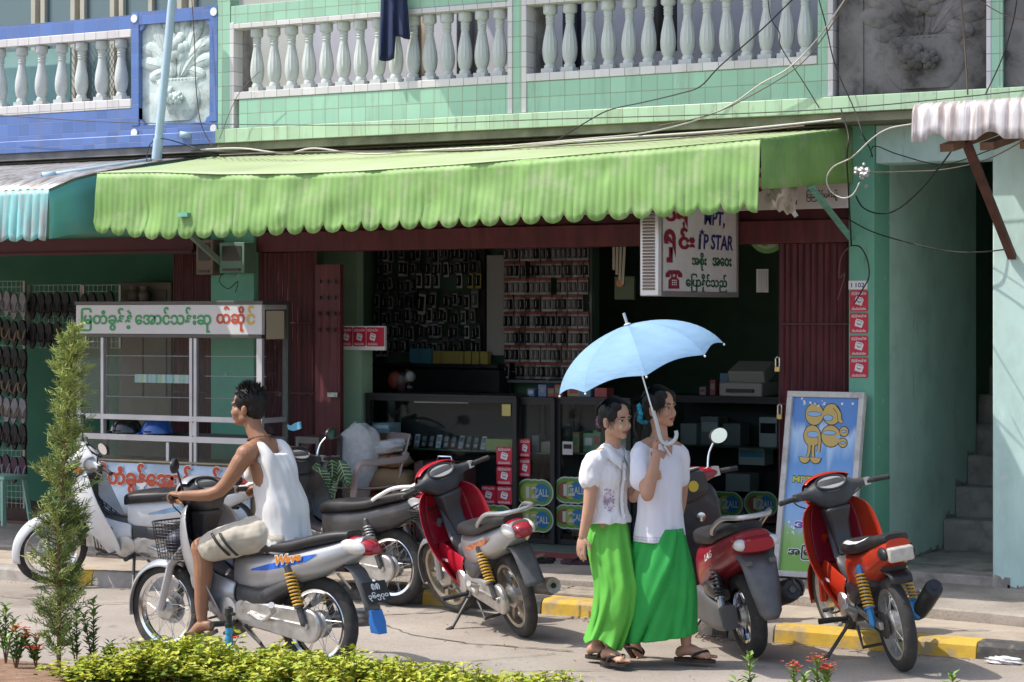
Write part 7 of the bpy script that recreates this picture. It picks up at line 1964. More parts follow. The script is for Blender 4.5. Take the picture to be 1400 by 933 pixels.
def skirt(root, name, m, rows, hem, folds, ov=None, seam=None):
    "rows: (py, px_left, px_right, depth, dd)"
    R_ = blend([list(r) for r in rows], 9); n = 110; rings = []
    for i, (py, pl, pr, dp, dd) in enumerate(R_):
        f = i / (len(R_) - 1); c = J((pl + pr) / 2, py, dd); w_ = (J(pr, py, dd) - J(pl, py, dd)).length / 2
        ring_ = []
        for k in range(n):
            t = 2 * pi * k / n; q = folds(t, f)
            x, y = cos(t), sin(t)
            p = c + RV * ((w_ + q * .3) * math.copysign(abs(x) ** .9, x)) + AV * ((dp + q) * math.copysign(abs(y) ** .9, y)) + Vector((0, 0, hem(t) * f ** 3))
            nz = noise.noise(Vector((p.x * 9 + p.z * 6, p.y * 9, p.z * 3))) * .014 + noise.noise(Vector((p.x * 22 - p.z * 9, p.y * 20, p.z * 7))) * .007
            ring_.append(p + (RV * x * .4 + AV * y) * nz * (.4 + .6 * f))
        rings.append(ring_)
    mb = MB(); mb.loft(rings, cap=False)
    return mb.build(name, m, root, world=True, recalc=True, smooth=80, solid=.004, off=1)

# ---------------------------------------------------------------- left woman
fw, lf = axes(.72, -.69)
w1 = thing('person', 'woman in a white embroidered short sleeved blouse and light green longyi walking arm in arm', 'person', (J(830, 906).x, J(830, 906).y, 0))
hc = J(842, 573, -.02); HM = Matrix.Translation(hc) @ head_frame(fw + Vector((0, 0, -.08)))
mb = MB(); add_head(mb, HM, .98)
nb = J(836, 616)
limb(mb, [hc + Vector((0, 0, -.06)) - fw * .02, J(838, 604), nb], [.052, .047, .058])
torso(mb, [J(832, 735), J(832, 705), J(832, 680), J(833, 655), J(834, 632), J(835, 620)], [.09, .095, .10, .115, .115, .055], [.06, .065, .072, .085, .065, .05], lf, fw)
rs, ls = J(811, 633, -.10), J(857, 632, .10)
re, rw_ = J(806, 690, -.13), J(797, 733, -.11)
limb(mb, [nb - Vector((0, 0, .02)), rs, re, rw_], [.05, .05, .038, .026])
le, lw_ = J(867, 680, .02), J(886, 655, -.10)
limb(mb, [nb - Vector((0, 0, .02)), ls, le, lw_], [.05, .048, .037, .026])
hand(mb, rw_, J(792, 765, -.12) - rw_, lf * .9 + fw * .2, fw, .95, .22, .1)
fa1, fa2 = J(886, 674, -.22), J(899, 622, -.2)          # the friend's forearm it holds
grip_c = lerp(fa1, fa2, .62)
hand(mb, lw_, RV * .7 + Vector((0, 0, .35)) - AV * .25, -AV, Vector((0, 0, 1)), .92, 0, .06, grip=.95, thumb_out=.5)
for s, (kx, kpy, kd, axp, ayp, ad) in ((1, (856, 800, -.04, 834, 888, -.09)), (-1, (828, 800, .02, 816, 884, .08))):
    limb(mb, [J(832 + 6 * s, 735), J(kx, kpy, kd), J(axp, ayp, ad)], [.058, .052, .032])
fd = (RV * .55 - AV * .84)
a1, a2 = J(832, 890, -.10), J(814, 884, .08); a1.z, a2.z = .115, .115
F1, M1 = foot(mb, a1, fd, .92); F2, M2 = foot(mb, a2, RV * .8 - AV * .6, .92)
o = fuse(mb, 'body', .0048, 3, [SK2, LIPS, EYEW, IRIS, BROW, BROW, THAN], w1, head_paint(HM, .98, True), org=w1.location)
SLB = mat('sandal_pvc', (.03, .025, .022), .25, var=.2)
sandal_for(w1, F1, M1, SLB, SLB); sandal_for(w1, F2, M2, SLB, SLB)
def hair_cap(mb, HM, s=1.0, back=.0):
    e = lambda c, r: mb.ell(HM @ (Vector(c) * s), tuple(x * s for x in r), 22, 14, HM.to_3x3().to_4x4())
    e((-.028, 0, .044), (.098, .086, .088)); e((-.052, 0, -.005), (.068, .078, .085))
    for q in (-1, 1): e((-.005, q * .058, .03), (.062, .026, .05))
    return e
mb = MB(); e = hair_cap(mb, HM, .98)
for q in (-1, 1):
    e((.022, q * .044, .078), (.05, .032, .027)); e((-.002, q * .07, .02), (.022, .011, .035))
e((-.115, .0, -.02), (.035, .04, .04)); e((-.13, 0, -.05), (.022, .028, .05))
fuse(mb, 'hair', .005, 4, [HAIR], w1, None, lambda p, n_: .003 * noise.noise(Vector((p.x * 90, p.y * 90, p.z * 18))), org=w1.location)
HM1 = HM
mb = MB()
for i in range(12):
    a = 2 * pi * i / 12; mb.ell(HM @ Vector((-.105, .04 * cos(a), -.02 + .04 * sin(a))), .013, 8, 6)
mb.build('hair_band', mat('purple_band', (.22, .08, .18), .6, var=.5, scale=60), w1, world=True)
# blouse
mb = MB()
S = [(714, 832, 0, .146, .116), (706, 832, 0, .140, .110), (690, 832, 0, .118, .092), (670, 832, 0, .118, .094), (650, 833, 0, .132, .100), (637, 834, 0, .132, .086), (627, 835, 0, .108, .07), (619, 836, -.01, .066, .056), (613, 837, -.01, .054, .048)]
B_ = blend(S, 3); torso(mb, [J(r[1], r[0], r[2]) for r in B_], [r[3] for r in B_], [r[4] for r in B_], lf, fw)
limb(mb, [J(832, 619, -.02), J(826, 625, -.04), rs + Vector((0, 0, 0)), J(806, 655, -.12)], [.056, .058, .062, .067], 18); limb(mb, [J(841, 620, .02), J(846, 626, .04), ls, J(861, 658, .06)], [.054, .055, .056, .056])
blouse = fuse(mb, 'blouse', .0065, 4, [WCOT], w1, None, cloth_noise(17, .010, (1, 1, .7)), org=w1.location)
def on_front(cx, cz, out=.0): return cx
# collar, button placket, embroidery
mb = MB()
for s in (-1, 1):
    P0 = [J(837, 607, 0) - fw * .045 + lf * s * .01, J(837, 607) + lf * s * .062 - fw * .01, J(838, 613) + lf * s * .055 + fw * .045, J(840, 625) + lf * s * .012 + fw * .076]
    P1 = [J(837, 615, 0) - fw * .075 + lf * s * .01, J(837, 618) + lf * s * .088 - fw * .015, J(838, 630) + lf * s * .088 + fw * .07, J(840, 641) + lf * s * .045 + fw * .094]
    mb.sheet([smooth_path(P0, 5), [lerp(a, b, .5) + Vector((0, 0, .006)) for a, b in zip(smooth_path(P0, 5), smooth_path(P1, 5))], smooth_path(P1, 5)])
mb.build('collar', WCOT, w1, world=True, recalc=False, solid=.004)
mb = MB(); PL = [J(839, 632) + fw * .088, J(838, 650) + fw * .097, J(836, 672) + fw * .092, J(836, 692) + fw * .092, J(836, 708) + fw * .108]
PL = smooth_path(PL, 5); mb.sheet([[p - lf * .018 - fw * .004 for p in PL], [p + fw * .002 for p in PL], [p + lf * .018 - fw * .004 for p in PL]]); mb.build('placket', WCOT, w1, world=True, recalc=False, solid=.004)
mb = MB()
for i in range(2, len(PL), 4): mb.ell(PL[i] + fw * .004, .0055, 8, 6)
mb.build('buttons', PAPER, w1, world=True)
mb = MB(); rr = random.Random(8)
for i in range(46):
    a = rr.uniform(-.075, -.135) ; zpy = rr.gauss(680, 9); ang = rr.uniform(.5, 1.15)
    c = J(833, zpy) - lf * .122 * sin(ang) * .95 + fw * .098 * cos(ang) ** .8
    mb.set(rr.choice((0, 0, 1))); d = (-lf * .4 + Vector((0, 0, rr.uniform(-1, 1)))).normalized() * .009
    mb.ell(c + (fw * .5 - lf * .5) * .006, (.004, .004, .0075), 6, 4, Matrix.Rotation(rr.uniform(0, 3), 4, 'Y'))
mb.build('embroidery', [EMB, EMB2], w1, world=True)
G_ = lambda t, c, w: math.exp(-((t - c) / w) ** 2)
def folds1(t, f):
    q = .006 * sin(12 * (t - 4.7) + 10 * f) + .010 * f * sin(6 * (t - 4.7) + 5 * f)
    q += f * (.040 * G_(t, 5.02 - .1 * f, .20) - .045 * G_(t, 5.38, .12) + .02 * G_(t, 5.65, .1) - .02 * G_(t, 4.55 - .25 * f, .10) + .016 * G_(t, 4.2 - .2 * f, .14) - .018 * G_(t, 3.85, .1))
    return q + .012 * G_(f, .5, .18) * G_(t, 5.5, .5)
skirt(w1, 'longyi', LGRN, [(694, 809, 851, .068, .01), (716, 805, 857, .090, .01), (740, 803, 862, .135, 0), (775, 808, 868, .15, -.02), (800, 813, 873, .16, -.03), (830, 811, 869, .165, -.02), (856, 806, 860, .165, 0), (877, 799, 852, .17, 0)], lambda t: .025 * sin(t * 3 + 1) - .02 * cos(t), folds1)

def strands(root, HM, seed, tail=None):
    rr = random.Random(seed); mb = MB()
    for i in range(520):
        y0 = rr.uniform(-.078, .078); x0 = .055 - 8 * y0 * y0 + rr.uniform(-.03, .01); top = .108 * math.sqrt(max(.05, 1 - (y0 / .092) ** 2))
        P = [Vector((x0, y0, .035 + top * .62)), Vector((-.03, y0 * .98, .05 + top * .80)), Vector((-.095, y0 * .8, .035 + top * .3)), Vector((-.122 + rr.gauss(0, .004), y0 * .35, -.01 + rr.gauss(0, .008)))]
        P = [HM @ (p * .98 + Vector((rr.gauss(0, .0025), rr.gauss(0, .003), rr.gauss(0, .0025)))) for p in P]
        P = smooth_path(P, 3); sd = (HM.to_3x3() @ Vector((0, .0016, 0)))
        mb.sheet([[p - sd for p in P], [p + sd for p in P]])
    for i in range(70):
        q = rr.choice((-1, 1)); p = Vector((rr.uniform(-.02, .06), q * rr.uniform(.062, .078), rr.uniform(-.0, .06))); e_ = p + Vector((rr.gauss(-.01, .02), q * rr.uniform(0, .012), -rr.uniform(.03, .08))); sd = HM.to_3x3() @ Vector((.0014, 0, 0))
        m_ = lerp(p, e_, .5) + Vector((0, q * .006, 0))
        mb.sheet([[HM @ a - sd for a in (p, m_, e_)], [HM @ a + sd for a in (p, m_, e_)]])
    mb.build('hair_strands', HAIR, root, world=True, recalc=False)
strands(w1, HM1, 1)
# ---------------------------------------------------------------- right woman
fw, lf = axes(.62, -.78)
w2 = thing('person', 'woman in a loose lilac white top and emerald longyi holding the light blue umbrella', 'person', (J(925, 907).x, J(925, 907).y, 0))
hf = RV * .80 - AV * .60; hc = J(903, 557); HM = Matrix.Translation(hc) @ head_frame(hf + Vector((0, 0, .02)))
mb = MB(); add_head(mb, HM, .98); nb = J(901, 601)
limb(mb, [hc + Vector((0, 0, -.06)) - hf * .02, J(902, 588), nb], [.050, .046, .058])
torso(mb, [J(905, 735), J(905, 700), J(904, 670), J(903, 640), J(902, 618), J(901, 606)], [.135, .135, .11, .12, .125, .055], [.09, .095, .075, .085, .07, .05], lf, fw)
rs, ls = J(876, 620, -.09), J(929, 621, .09)
re, rw_ = J(885, 677, -.24), J(898, 621, -.21)
limb(mb, [nb - Vector((0, 0, .02)), rs, re], [.05, .05, .038]); limb(mb, [re, lerp(re, rw_, .35), rw_], [.039, .038, .026])
gh = J(901, 598, -.225)                       # where the umbrella shaft is held
SH_A, SH_B = J(858, 445, -.19), J(902, 597, -.205)
sd_ = (SH_A - SH_B).normalized()
hand(mb, rw_ + Vector((0, 0, -.005)), Vector((0, 0, 1)) * .55 + RV * .25, RV * .2 - AV * 1, sd_ * 1 - RV * .3, .95, 0, .05, grip=.95, thumb_out=.5) if 0 else hand(mb, rw_ - RV * .01 + AV * .03, Vector((0, 0, .75)) + RV * .10 + AV * .25, RV, -AV * .7 + sd_ * .5, .95, 0, .04, grip=.98, thumb_out=.5)
le, lw_ = J(932, 676, .2), J(925, 715, .16)
limb(mb, [nb - Vector((0, 0, .02)), ls, le, lw_], [.05, .048, .036, .026]); hand(mb, lw_, J(922, 745, .14) - lw_, -lf, fw, .92, .25, .1)
limb(mb, [J(915, 735, 0), J(926, 800, -.02), J(938, 872, .0)], [.088, .058, .034]); limb(mb, [J(893, 735, .05), J(892, 805, .12), J(868, 862, .3)], [.088, .058, .034])
a1 = J(938, 886, .0); a1.z = .118; limb(mb, [J(937, 868, .0), a1], [.034, .031])
F1, M1 = foot(mb, a1, RV * .92 - AV * .40, .98)
F2, M2 = foot(mb, J(868, 866, .3), RV * .8 - AV * .4, .95, .9)
fuse(mb, 'body', .0048, 3, [SK1, LIPS, EYEW, IRIS, BROW, BROW, THAN], w2, head_paint(HM, .98), org=w2.location)
sandal_for(w2, F1, M1, SOLE['brown'], SOLE['black']); sandal_for(w2, F2, M2, SOLE['brown'], SOLE['black'])
mb = MB(); e = hair_cap(mb, HM, .98)
for q in (-1, 1):
    e((.03, q * .045, .072), (.048, .034, .032)); e((.052, q * .058, .04), (.022, .012, .042)); e((.012, q * .072, .01), (.024, .012, .04))
P = [HM @ Vector(p) for p in ((-.09, 0, -.02), (-.14, 0, -.06), (-.15, -.01, -.12), (-.14, -.02, -.2))]
limb(mb, P, [.045, .042, .034, .012])
fuse(mb, 'hair', .005, 4, [HAIR], w2, None, lambda p, n_: .003 * noise.noise(Vector((p.x * 90, p.y * 90, p.z * 18))), org=w2.location)
strands(w2, HM, 2)
mb = MB()
for i in range(14):
    a = 2 * pi * i / 14; mb.ell(HM @ Vector((-.112 - .01 * cos(3 * a), -.012 + .048 * cos(a), -.035 + .052 * sin(a))), (.02, .017, .017), 8, 6)
mb.build('hair_scrunchie', mat('turquoise_cloth', (.02, .30, .42), .6, var=.4, scale=50), w2, world=True)
mb = MB()
S = [(740, 903, 0, .172, .125), (728, 903, 0, .168, .122), (700, 904, 0, .150, .112), (672, 904, 0, .138, .104), (650, 903, 0, .142, .104), (632, 903, 0, .142, .088), (618, 902, 0, .120, .074), (608, 901, -.01, .074, .056), (602, 901, -.015, .054, .048)]
B_ = blend(S, 3); torso(mb, [J(r[1] - 1, r[0], r[2]) for r in B_], [r[3] for r in B_], [r[4] for r in B_], lf, fw)
limb(mb, [J(890, 615, -.03), rs + Vector((0, 0, -.004)), J(878, 655, -.16)], [.05, .062, .070], 18); limb(mb, [J(915, 615, .03), ls, J(930, 655, .14)], [.05, .056, .056])
zh_ = J(903, 738).z
fuse(mb, 'top', .0065, 4, [WCOT2, mat('lace_grey', (.50, .48, .56), .85)], w2, lambda p, n_: 1 if (.006 < p.z - zh_ < .013 or .022 < p.z - zh_ < .028 or (.013 < p.z - zh_ < .022 and int(p.x * 160) % 2)) else 0, cloth_noise(11, .010, (1, 1, .4)), org=w2.location)
# neckline placket with tie, hem lace
mb = MB(); c = J(903, 612) + fw * .07
mb.tube(smooth_path([J(902, 600) + lf * .062 + fw * .01, J(903, 607) + lf * .036 + fw * .062, J(904, 622) + fw * .088, J(903, 607) - lf * .036 + fw * .062, J(902, 600) - lf * .062 + fw * .01], 6), .006, 7); mb.build('neck_trim', WCOT2, w2, world=True)
mb = MB(); mb.add([J(903, 606) + lf * .03 + fw * .074, J(903, 606) - lf * .03 + fw * .074, J(904, 620) + fw * .093], [(0, 1, 2)]); mb.build('neck_opening', SK1, w2, world=True, recalc=False, solid=.003)
def folds2(t, f):
    e1 = 5.45 - 1.35 * f; e2 = 5.15 - .75 * f
    q = .005 * sin(12 * (t - 4.7) + 12 * f) + .007 * f * sin(7 * (t - 4.7) + 3 * f)
    if 3.2 < t < 6.2: q += .022 / (1 + math.exp((t - e1) / .025)) + .012 * G_(t, e1 - .12, .07) - .022 * G_(t, e1 + .07, .06) * (.4 + f)
    q += f * (-.028 * G_(t, e2 + .5, .09) + .016 * G_(t, e2 + .68, .1) - .016 * G_(t, 5.55 - .1 * f, .08) - .018 * G_(t, 3.75, .1) + .012 * G_(t, 3.95, .1))
    return q
skirt(w2, 'longyi', EGRN, [(722, 871, 934, .095, 0), (746, 865, 940, .12, 0), (775, 859, 947, .15, 0), (805, 856, 951, .16, 0), (838, 853, 953, .17, .02), (866, 850, 953, .175, .03)], lambda t: .03 * cos(t - .3) - .012, folds2)

# ---------------------------------------------------------------- umbrella
um = thing('umbrella', 'light blue umbrella with white handle held open above the two women', 'umbrella', SH_B)
UC = mat('pale_blue_nylon', (.30, .50, .72), .75, var=.06, scale=9, bump=.5, bscale=14, spec=.25, stretch=(1, 1, 3))
n_, l_ = UC.node_tree.nodes, UC.node_tree.links
ts = n_.new('ShaderNodeBsdfTranslucent'); ts.inputs[0].default_value = (.40, .60, .80, 1); mxs = n_.new('ShaderNodeMixShader'); mxs.inputs[0].default_value = .35
l_.new(n_['Principled BSDF'].outputs[0], mxs.inputs[1]); l_.new(ts.outputs[0], mxs.inputs[2]); l_.new(mxs.outputs[0], n_['Material Output'].inputs[0])
axu = (J(858, 447) - J(877, 507) - AV * .012).normalized()
apex = SH_A.copy(); uu, vv = frame_of(axu)
Rr, Hh = .505, .27
mb = MB(); NS = 8; per = 10; rings = []
ph0 = .25
for i in range(15):
    f = i / 14; a = f * rad(74); sag = 0
    r0 = Rr * sin(a) / sin(rad(74)); h0 = -Hh * (1 - cos(a)) / (1 - cos(rad(74)))
    ring_ = []
    for k in range(NS * per):
        g = (k % per) / per; b = sin(pi * g)
        rr_ = r0 * (1 - .075 * b * f) ; hh = h0 + .030 * b * f * f - .026 * b * sin(pi * f)
        t = 2 * pi * k / (NS * per) + ph0
        ring_.append(apex + axu * hh + (uu * cos(t) + vv * sin(t)) * max(rr_, .004))
    rings.append(ring_)
mb.loft(rings, cap=False)
part('canopy', UC, um, mb, recalc=True, smooth=14)
mb = MB(); mb.tube([apex - axu * .02, apex + axu * .075], .0085, 10); mb.lathe([(.02, 0), (.022, .008), (.009, .014)], 12, apex, Matrix((uu, vv, axu)).transposed().to_4x4()); part('tip', mat('pale_grey_plastic', (.55, .57, .58), .4), um, mb)
hb = SH_B - sd_ * .03
mb = MB(); mb.tube([apex, hb], .0055, 10); part('shaft', CHROME, um, mb)
mb = MB(); P = [J(893, 562, -.2), J(898, 580, -.205), J(903, 600, -.205), J(908, 606, -.205), J(915, 607, -.205), J(922, 602, -.205), J(925, 595, -.205), J(924, 589, -.205)]
mb.tube(smooth_path(P, 5), .0115, 12); part('handle', mat('white_grey_handle', (.52, .54, .55), .35), um, mb)
for k in range(NS):
    t = 2 * pi * k / NS + ph0; d = uu * cos(t) + vv * sin(t)
    Pp = [apex + axu * (-Hh * (1 - cos(rad(74) * i / 8)) / (1 - cos(rad(74))) - .004) + d * Rr * sin(rad(74) * i / 8) / sin(rad(74)) for i in range(9)]
    mb = MB(); mb.tube(Pp, .0022, 5); mb.tube([Pp[4], lerp(apex, hb, .42)], .0022, 5); rb_ = part('rib', STEEL, um, mb)
    mb = MB(); mb.ell(Pp[-1] - axu * .004, .007, 8, 6); mb.build('rib_tip', PAPER, rb_).data.transform(Matrix.Translation(-um.location))

# ---------------------------------------------------------------- boy on the silver motorbike
YC_ = 10.52
K = lambda px, py, dy=0.: pf(px, py, YC_ + dy)
fwB, lfB = Vector((-.996, .09, 0)), Vector((-.09, -.996, 0))
by = thing('person', 'boy in a white tank top and beige shorts riding the silver motorbike', 'person', (K(385, 900).x, YC_, .0))
GL = Vector(ridden.location) + fwB * .837 + lfB * .345 + Vector((0, 0, 1.004)); GR = GL - lfB * .69
hf = (Vector((-.93, -.22, 0))).normalized(); hc = K(338, 556); HM = Matrix.Translation(hc) @ head_frame(hf)
mb = MB(); add_head(mb, HM, .98); nb = K(357, 605)
limb(mb, [hc + Vector((0, 0, -.06)) - hf * .025, K(348, 588), nb], [.054, .052, .06])
torso(mb, [K(390, 738), K(388, 715), K(384, 690), K(376, 660), K(368, 632), K(360, 612)], [.15, .14, .13, .14, .145, .06], [.11, .10, .095, .10, .085, .05], lfB, fwB)
Ls, Rs = K(362, 620) + lfB * .165, K(362, 620) - lfB * .165
Le = K(299, 672, -.25); Lw = GL - fwB * .075 + Vector((0, 0, .012))
limb(mb, [nb - Vector((0, 0, .03)), Ls, Le, Lw], [.055, .056, .040, .028]); mb.ell(Ls, .062, 14, 9)
Re = GR + Vector((.24, .06, .02)); Rw = GR - fwB * .075 + Vector((0, 0, .012))
limb(mb, [nb - Vector((0, 0, .03)), Rs, Re, Rw], [.055, .056, .040, .028])
for Wp, g, s in ((Lw, GL, 1), (Rw, GR, -1)): hand(mb, Wp, fwB + Vector((0, 0, .12)), Vector((0, 0, -1)), -lfB * s, .98, 0, .05, grip=.85, thumb_out=.45)
for s in (1, -1):
    mir = lambda p: p if s > 0 else Vector((p.x, 2 * (YC_ + .0) - p.y, p.z))
    hip, kn, an = mir(K(372, 728) + lfB * .09), mir(K(275, 750, -.19)), mir(K(276, 846, -.20))
    limb(mb, [hip, lerp(hip, kn, .5) + Vector((0, 0, .01)), kn], [.095, .082, .066]); limb(mb, [kn, lerp(kn, an, .3) + Vector((.015, 0, 0)), lerp(kn, an, .7), an], [.064, .058, .043, .032])
    ft = foot(mb, an + Vector((0, 0, -.01)), fwB * .95 + lfB * s * .15, 1.0, .42)
    if s > 0: F1, M1 = ft
    else: F2, M2 = ft
hp = head_paint(HM, .98)
fuse(mb, 'body', .0048, 3, [SK3, LIPS, EYEW, IRIS, BROW, BROW, THAN, NAIL], by, lambda p, n_: hp(p, n_), org=by.location)
for Fq, Mq in ((F1, M1), (F2, M2)): sandal_for(by, Fq, Mq, mat('khaki_rubber', (.12, .095, .07), .7), SOLE['brown'])
mb = MB(); e = hair_cap(mb, HM, .98)
e((.02, 0, .085), (.062, .062, .032)); e((.008, .068, .015), (.02, .012, .04)); e((.008, -.068, .015), (.02, .012, .04))
cap = fuse(mb, 'hair', .005, 3, [HAIR], by, None, lambda p, n_: .002 * noise.noise(p * 70), org=by.location)
rr = random.Random(4); mb = MB()
for i in range(1500):
    a, b = rr.uniform(0, 2 * pi), math.acos(rr.uniform(-.35, 1))
    d = Vector((sin(b) * cos(a), sin(b) * sin(a), cos(b)))
    if d.x > .55 and d.z < .45: continue
    p = Vector((-.024, 0, .046)) + Vector((d.x * .090, d.y * .080, d.z * .082)); L_ = .036 * max(0.25, d.z + .35) * rr.uniform(.5, 1.1)
    dr = (d * .8 + Vector((.25 + rr.gauss(0, .35), rr.gauss(0, .4), .45))).normalized(); sd = dr.cross(Vector((rr.gauss(0, 1), rr.gauss(0, 1), rr.gauss(0, 1)))).normalized() * .0028
    mb.add([HM @ q for q in (p - sd, p + sd, p + dr * L_ * .6 + sd * .7, p + dr * L_, p + dr * L_ * .6 - sd * .7)], [(0, 1, 2, 3, 4)])
mb.build('hair_strands', HAIR, by, world=True, recalc=False)
mb = MB(); n = 40
for k in range(n):
    t = 2 * pi * k / n; mb.ell(K(354, 599) + fwB * .068 * cos(t) + lfB * .066 * sin(t) + Vector((0, 0, -.018 * cos(t))), .0055, 6, 4)
mb.build('necklace', mat('beads', (.16, .09, .05), .4, var=.9, scale=90), by, world=True)
mb = MB()
S = [(754, 388, .165, .145), (738, 387, .175, .160), (714, 386, .165, .146), (690, 385, .158, .130), (664, 380, .150, .118), (644, 377, .138, .108), (630, 375, .130, .088), (620, 374, .112, .066)]
B_ = blend([list(s) for s in S], 4); torso(mb, [K(r[1], r[0]) for r in B_], [r[2] for r in B_], [r[3] for r in B_], lfB, fwB)
for s in (1, -1):
    limb(mb, [K(389, 655) + lfB * s * .08, K(384, 632) + lfB * s * .088, K(376, 617) + lfB * s * .09, K(364, 609) + lfB * s * .088, K(355, 622) + lfB * s * .085, K(354, 650) + lfB * s * .075], [.04, .036, .033, .03, .03, .038], 14)
fuse(mb, 'tank_top', .0065, 11, [WTANK], by, None, lambda p, n_: .015 * noise.noise(Vector((p.x * 9 + p.z * 5, p.y * 9, p.z * 4))) + .010 * noise.noise(Vector((p.x * 22 + p.z * 10, p.y * 20, p.z * 8))), org=by.location)
# shorts
mb = MB(); torso(mb, [K(392, 752), K(390, 735), K(386, 715)], [.17, .175, .16], [.135, .14, .125], lfB, fwB)
for s in (1, -1):
    mir = lambda p: p if s > 0 else Vector((p.x, 2 * YC_ - p.y, p.z))
    A, Bq, Cq = mir(K(376, 728) + lfB * .09), mir(K(322, 738, -.16)), mir(K(292, 747, -.185))
    limb(mb, [A, Bq, Cq], [.115, .104, .094], 20)
shorts = fuse(mb, 'shorts', .0065, 3, [BEIGE], by, None, cloth_noise(12, .009, (1, 1, 1)), org=by.location)
mb = MB()
for px in (306, 317):
    A, Bq = K(374, 730) + lfB * .09, K(320, 742, -.16)
    c = K(px + 4, 743, -.165); dA = (A - K(281, 752, -.19)).normalized(); u = Vector((0, 0, 1)).cross(dA).normalized()
    if u.y > 0: u = -u
    v = dA.cross(u).normalized()
    if v.z < 0: v = -v
    g = [[c + (u * cos(t) + v * sin(t)) * .1165 + dA * (x - .06 * sin(t)) for t in [rad(-38 + 8 * i) for i in range(11)]] for x in (-.009, .009)]
    mb.sheet(g)
mb.build('shorts_stripe', BLACKP, by, world=True, recalc=False, solid=.004)
# ================================================================ plants of the median
R5 = random.Random(17)
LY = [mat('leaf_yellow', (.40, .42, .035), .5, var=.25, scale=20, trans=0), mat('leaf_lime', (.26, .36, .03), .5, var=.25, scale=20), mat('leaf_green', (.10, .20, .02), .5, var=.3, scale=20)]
TWIG = mat('twig_brown', (.16, .09, .05), .85, var=.2)
def leaf_card(mb, p, d, n_, L, w_):
    d = d.normalized(); s = d.cross(n_)
    if s.length < 1e-3: s = Vector((1, 0, 0))
    s = s.normalized() * w_; u = s.cross(d).normalized() * L * .12
    mb.add([p, p + d * L * .45 + s + u, p + d * L, p + d * L * .45 - s + u, p + d * L * .5], [(0, 1, 4), (1, 2, 4), (2, 3, 4), (3, 0, 4)])
def shrub_mesh(seed, n=960):
    rr = random.Random(seed); mb = MB()
    tops = [Vector((rr.gauss(0, .11), rr.gauss(0, .11), rr.uniform(.14, .44))) for _ in range(26)]
    for tp in tops:
        base = Vector((tp.x * .3, tp.y * .3, 0)); m_ = n // 26
        for i in range(m_):
            f = rr.random() ** .6
            p = lerp(base, tp, .25 + .75 * f) + Vector((rr.gauss(0, .03), rr.gauss(0, .03), rr.gauss(0, .022))) * (1.35 - .6 * f)
            d = Vector((rr.gauss(0, 1), rr.gauss(0, 1), rr.uniform(-.3, 1.2)))
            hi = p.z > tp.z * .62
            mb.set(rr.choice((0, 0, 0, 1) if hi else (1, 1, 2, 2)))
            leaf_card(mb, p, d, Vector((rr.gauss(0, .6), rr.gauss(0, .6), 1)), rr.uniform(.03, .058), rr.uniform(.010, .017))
    st = MB()
    for tp in tops: st.tube([Vector((tp.x * .3, tp.y * .3, -.04)), lerp(Vector((tp.x * .3, tp.y * .3, 0)), tp, .6), tp], [.005, .003, .0015], 5)
    return mb, st
protos = []
for sd in range(4):
    t = thing('hedge_shrub', None, None, (0, 0, 0))
    a, b = shrub_mesh(100 + sd)
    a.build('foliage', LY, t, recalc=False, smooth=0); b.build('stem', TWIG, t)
    protos.append(t)
top_px = [(0, 905), (60, 905), (110, 915), (150, 900), (180, 888), (220, 872), (262, 856), (300, 876), (335, 884), (385, 892), (440, 876), (480, 893), (530, 905), (600, 908), (640, 914), (700, 917), (740, 924), (790, 932), (830, 940)]
spots = []
px = -30
while px < 800:
    for row, Y in ((0, 9.12), (1, 8.92)):
        if row == 1 and px > 640: continue
        if 90 < px < 165: continue
        q = px + R5.uniform(-9, 9) + 14 * row; Yq = Y + R5.uniform(-.06, .06)
        spots.append((q, Yq, row))
    px += 27 if px < 620 else 52
spots += [(120, 8.8, 1), (140, 8.8, 1)]
spots = [(q, Yq, r) for q, Yq, r in spots if fz(q, interp(top_px, q), Yq) > .22]
for i, (q, Yq, row) in enumerate(spots):
    src = protos[i % 4]
    t = src if i < 4 else copy_tree(src)
    zt = fz(q, interp(top_px, q) + (4 if row else 0) + R5.uniform(-18, 12), Yq)
    s_ = max(.3, (zt - .155) / .49)
    t.location = (fx(q, Yq), Yq, .155); t.rotation_euler = (0, 0, R5.uniform(0, 6.28)); t.scale = (R5.uniform(.85, 1.1), R5.uniform(.85, 1.1), s_)
    tag(t, 'yellow green leafy shrub in the low hedge along the bottom edge', 'shrub', 'yellow green hedge shrubs of the median')
# young conifer
cf = thing('conifer', 'slim feathery young conifer in the median at the left in front of the white motorbike', 'tree', pf(80, 905, 8.95)); cf.location.z = .16
YT = 8.95
axp = smooth_path([pf(80, 930, YT), pf(81, 850, YT), pf(80, 760, YT), pf(84, 680, YT), pf(90, 600, YT), pf(97, 520, YT), pf(102, 445, YT)], 8)
mb = MB(); mb.tube(axp, [lerp(.013, .003, i / (len(axp) - 1)) for i in range(len(axp))], 8); part('trunk', mat('conifer_bark', (.20, .10, .055), .9, var=.25, scale=20), cf, mb)
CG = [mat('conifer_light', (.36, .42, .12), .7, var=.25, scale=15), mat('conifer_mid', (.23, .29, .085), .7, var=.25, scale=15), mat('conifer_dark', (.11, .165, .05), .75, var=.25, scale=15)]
wid = [(440, 6), (470, 20), (500, 30), (540, 28), (580, 36), (640, 42), (700, 46), (760, 48), (820, 46), (870, 42), (905, 34)]
mb = MB(); br = MB()
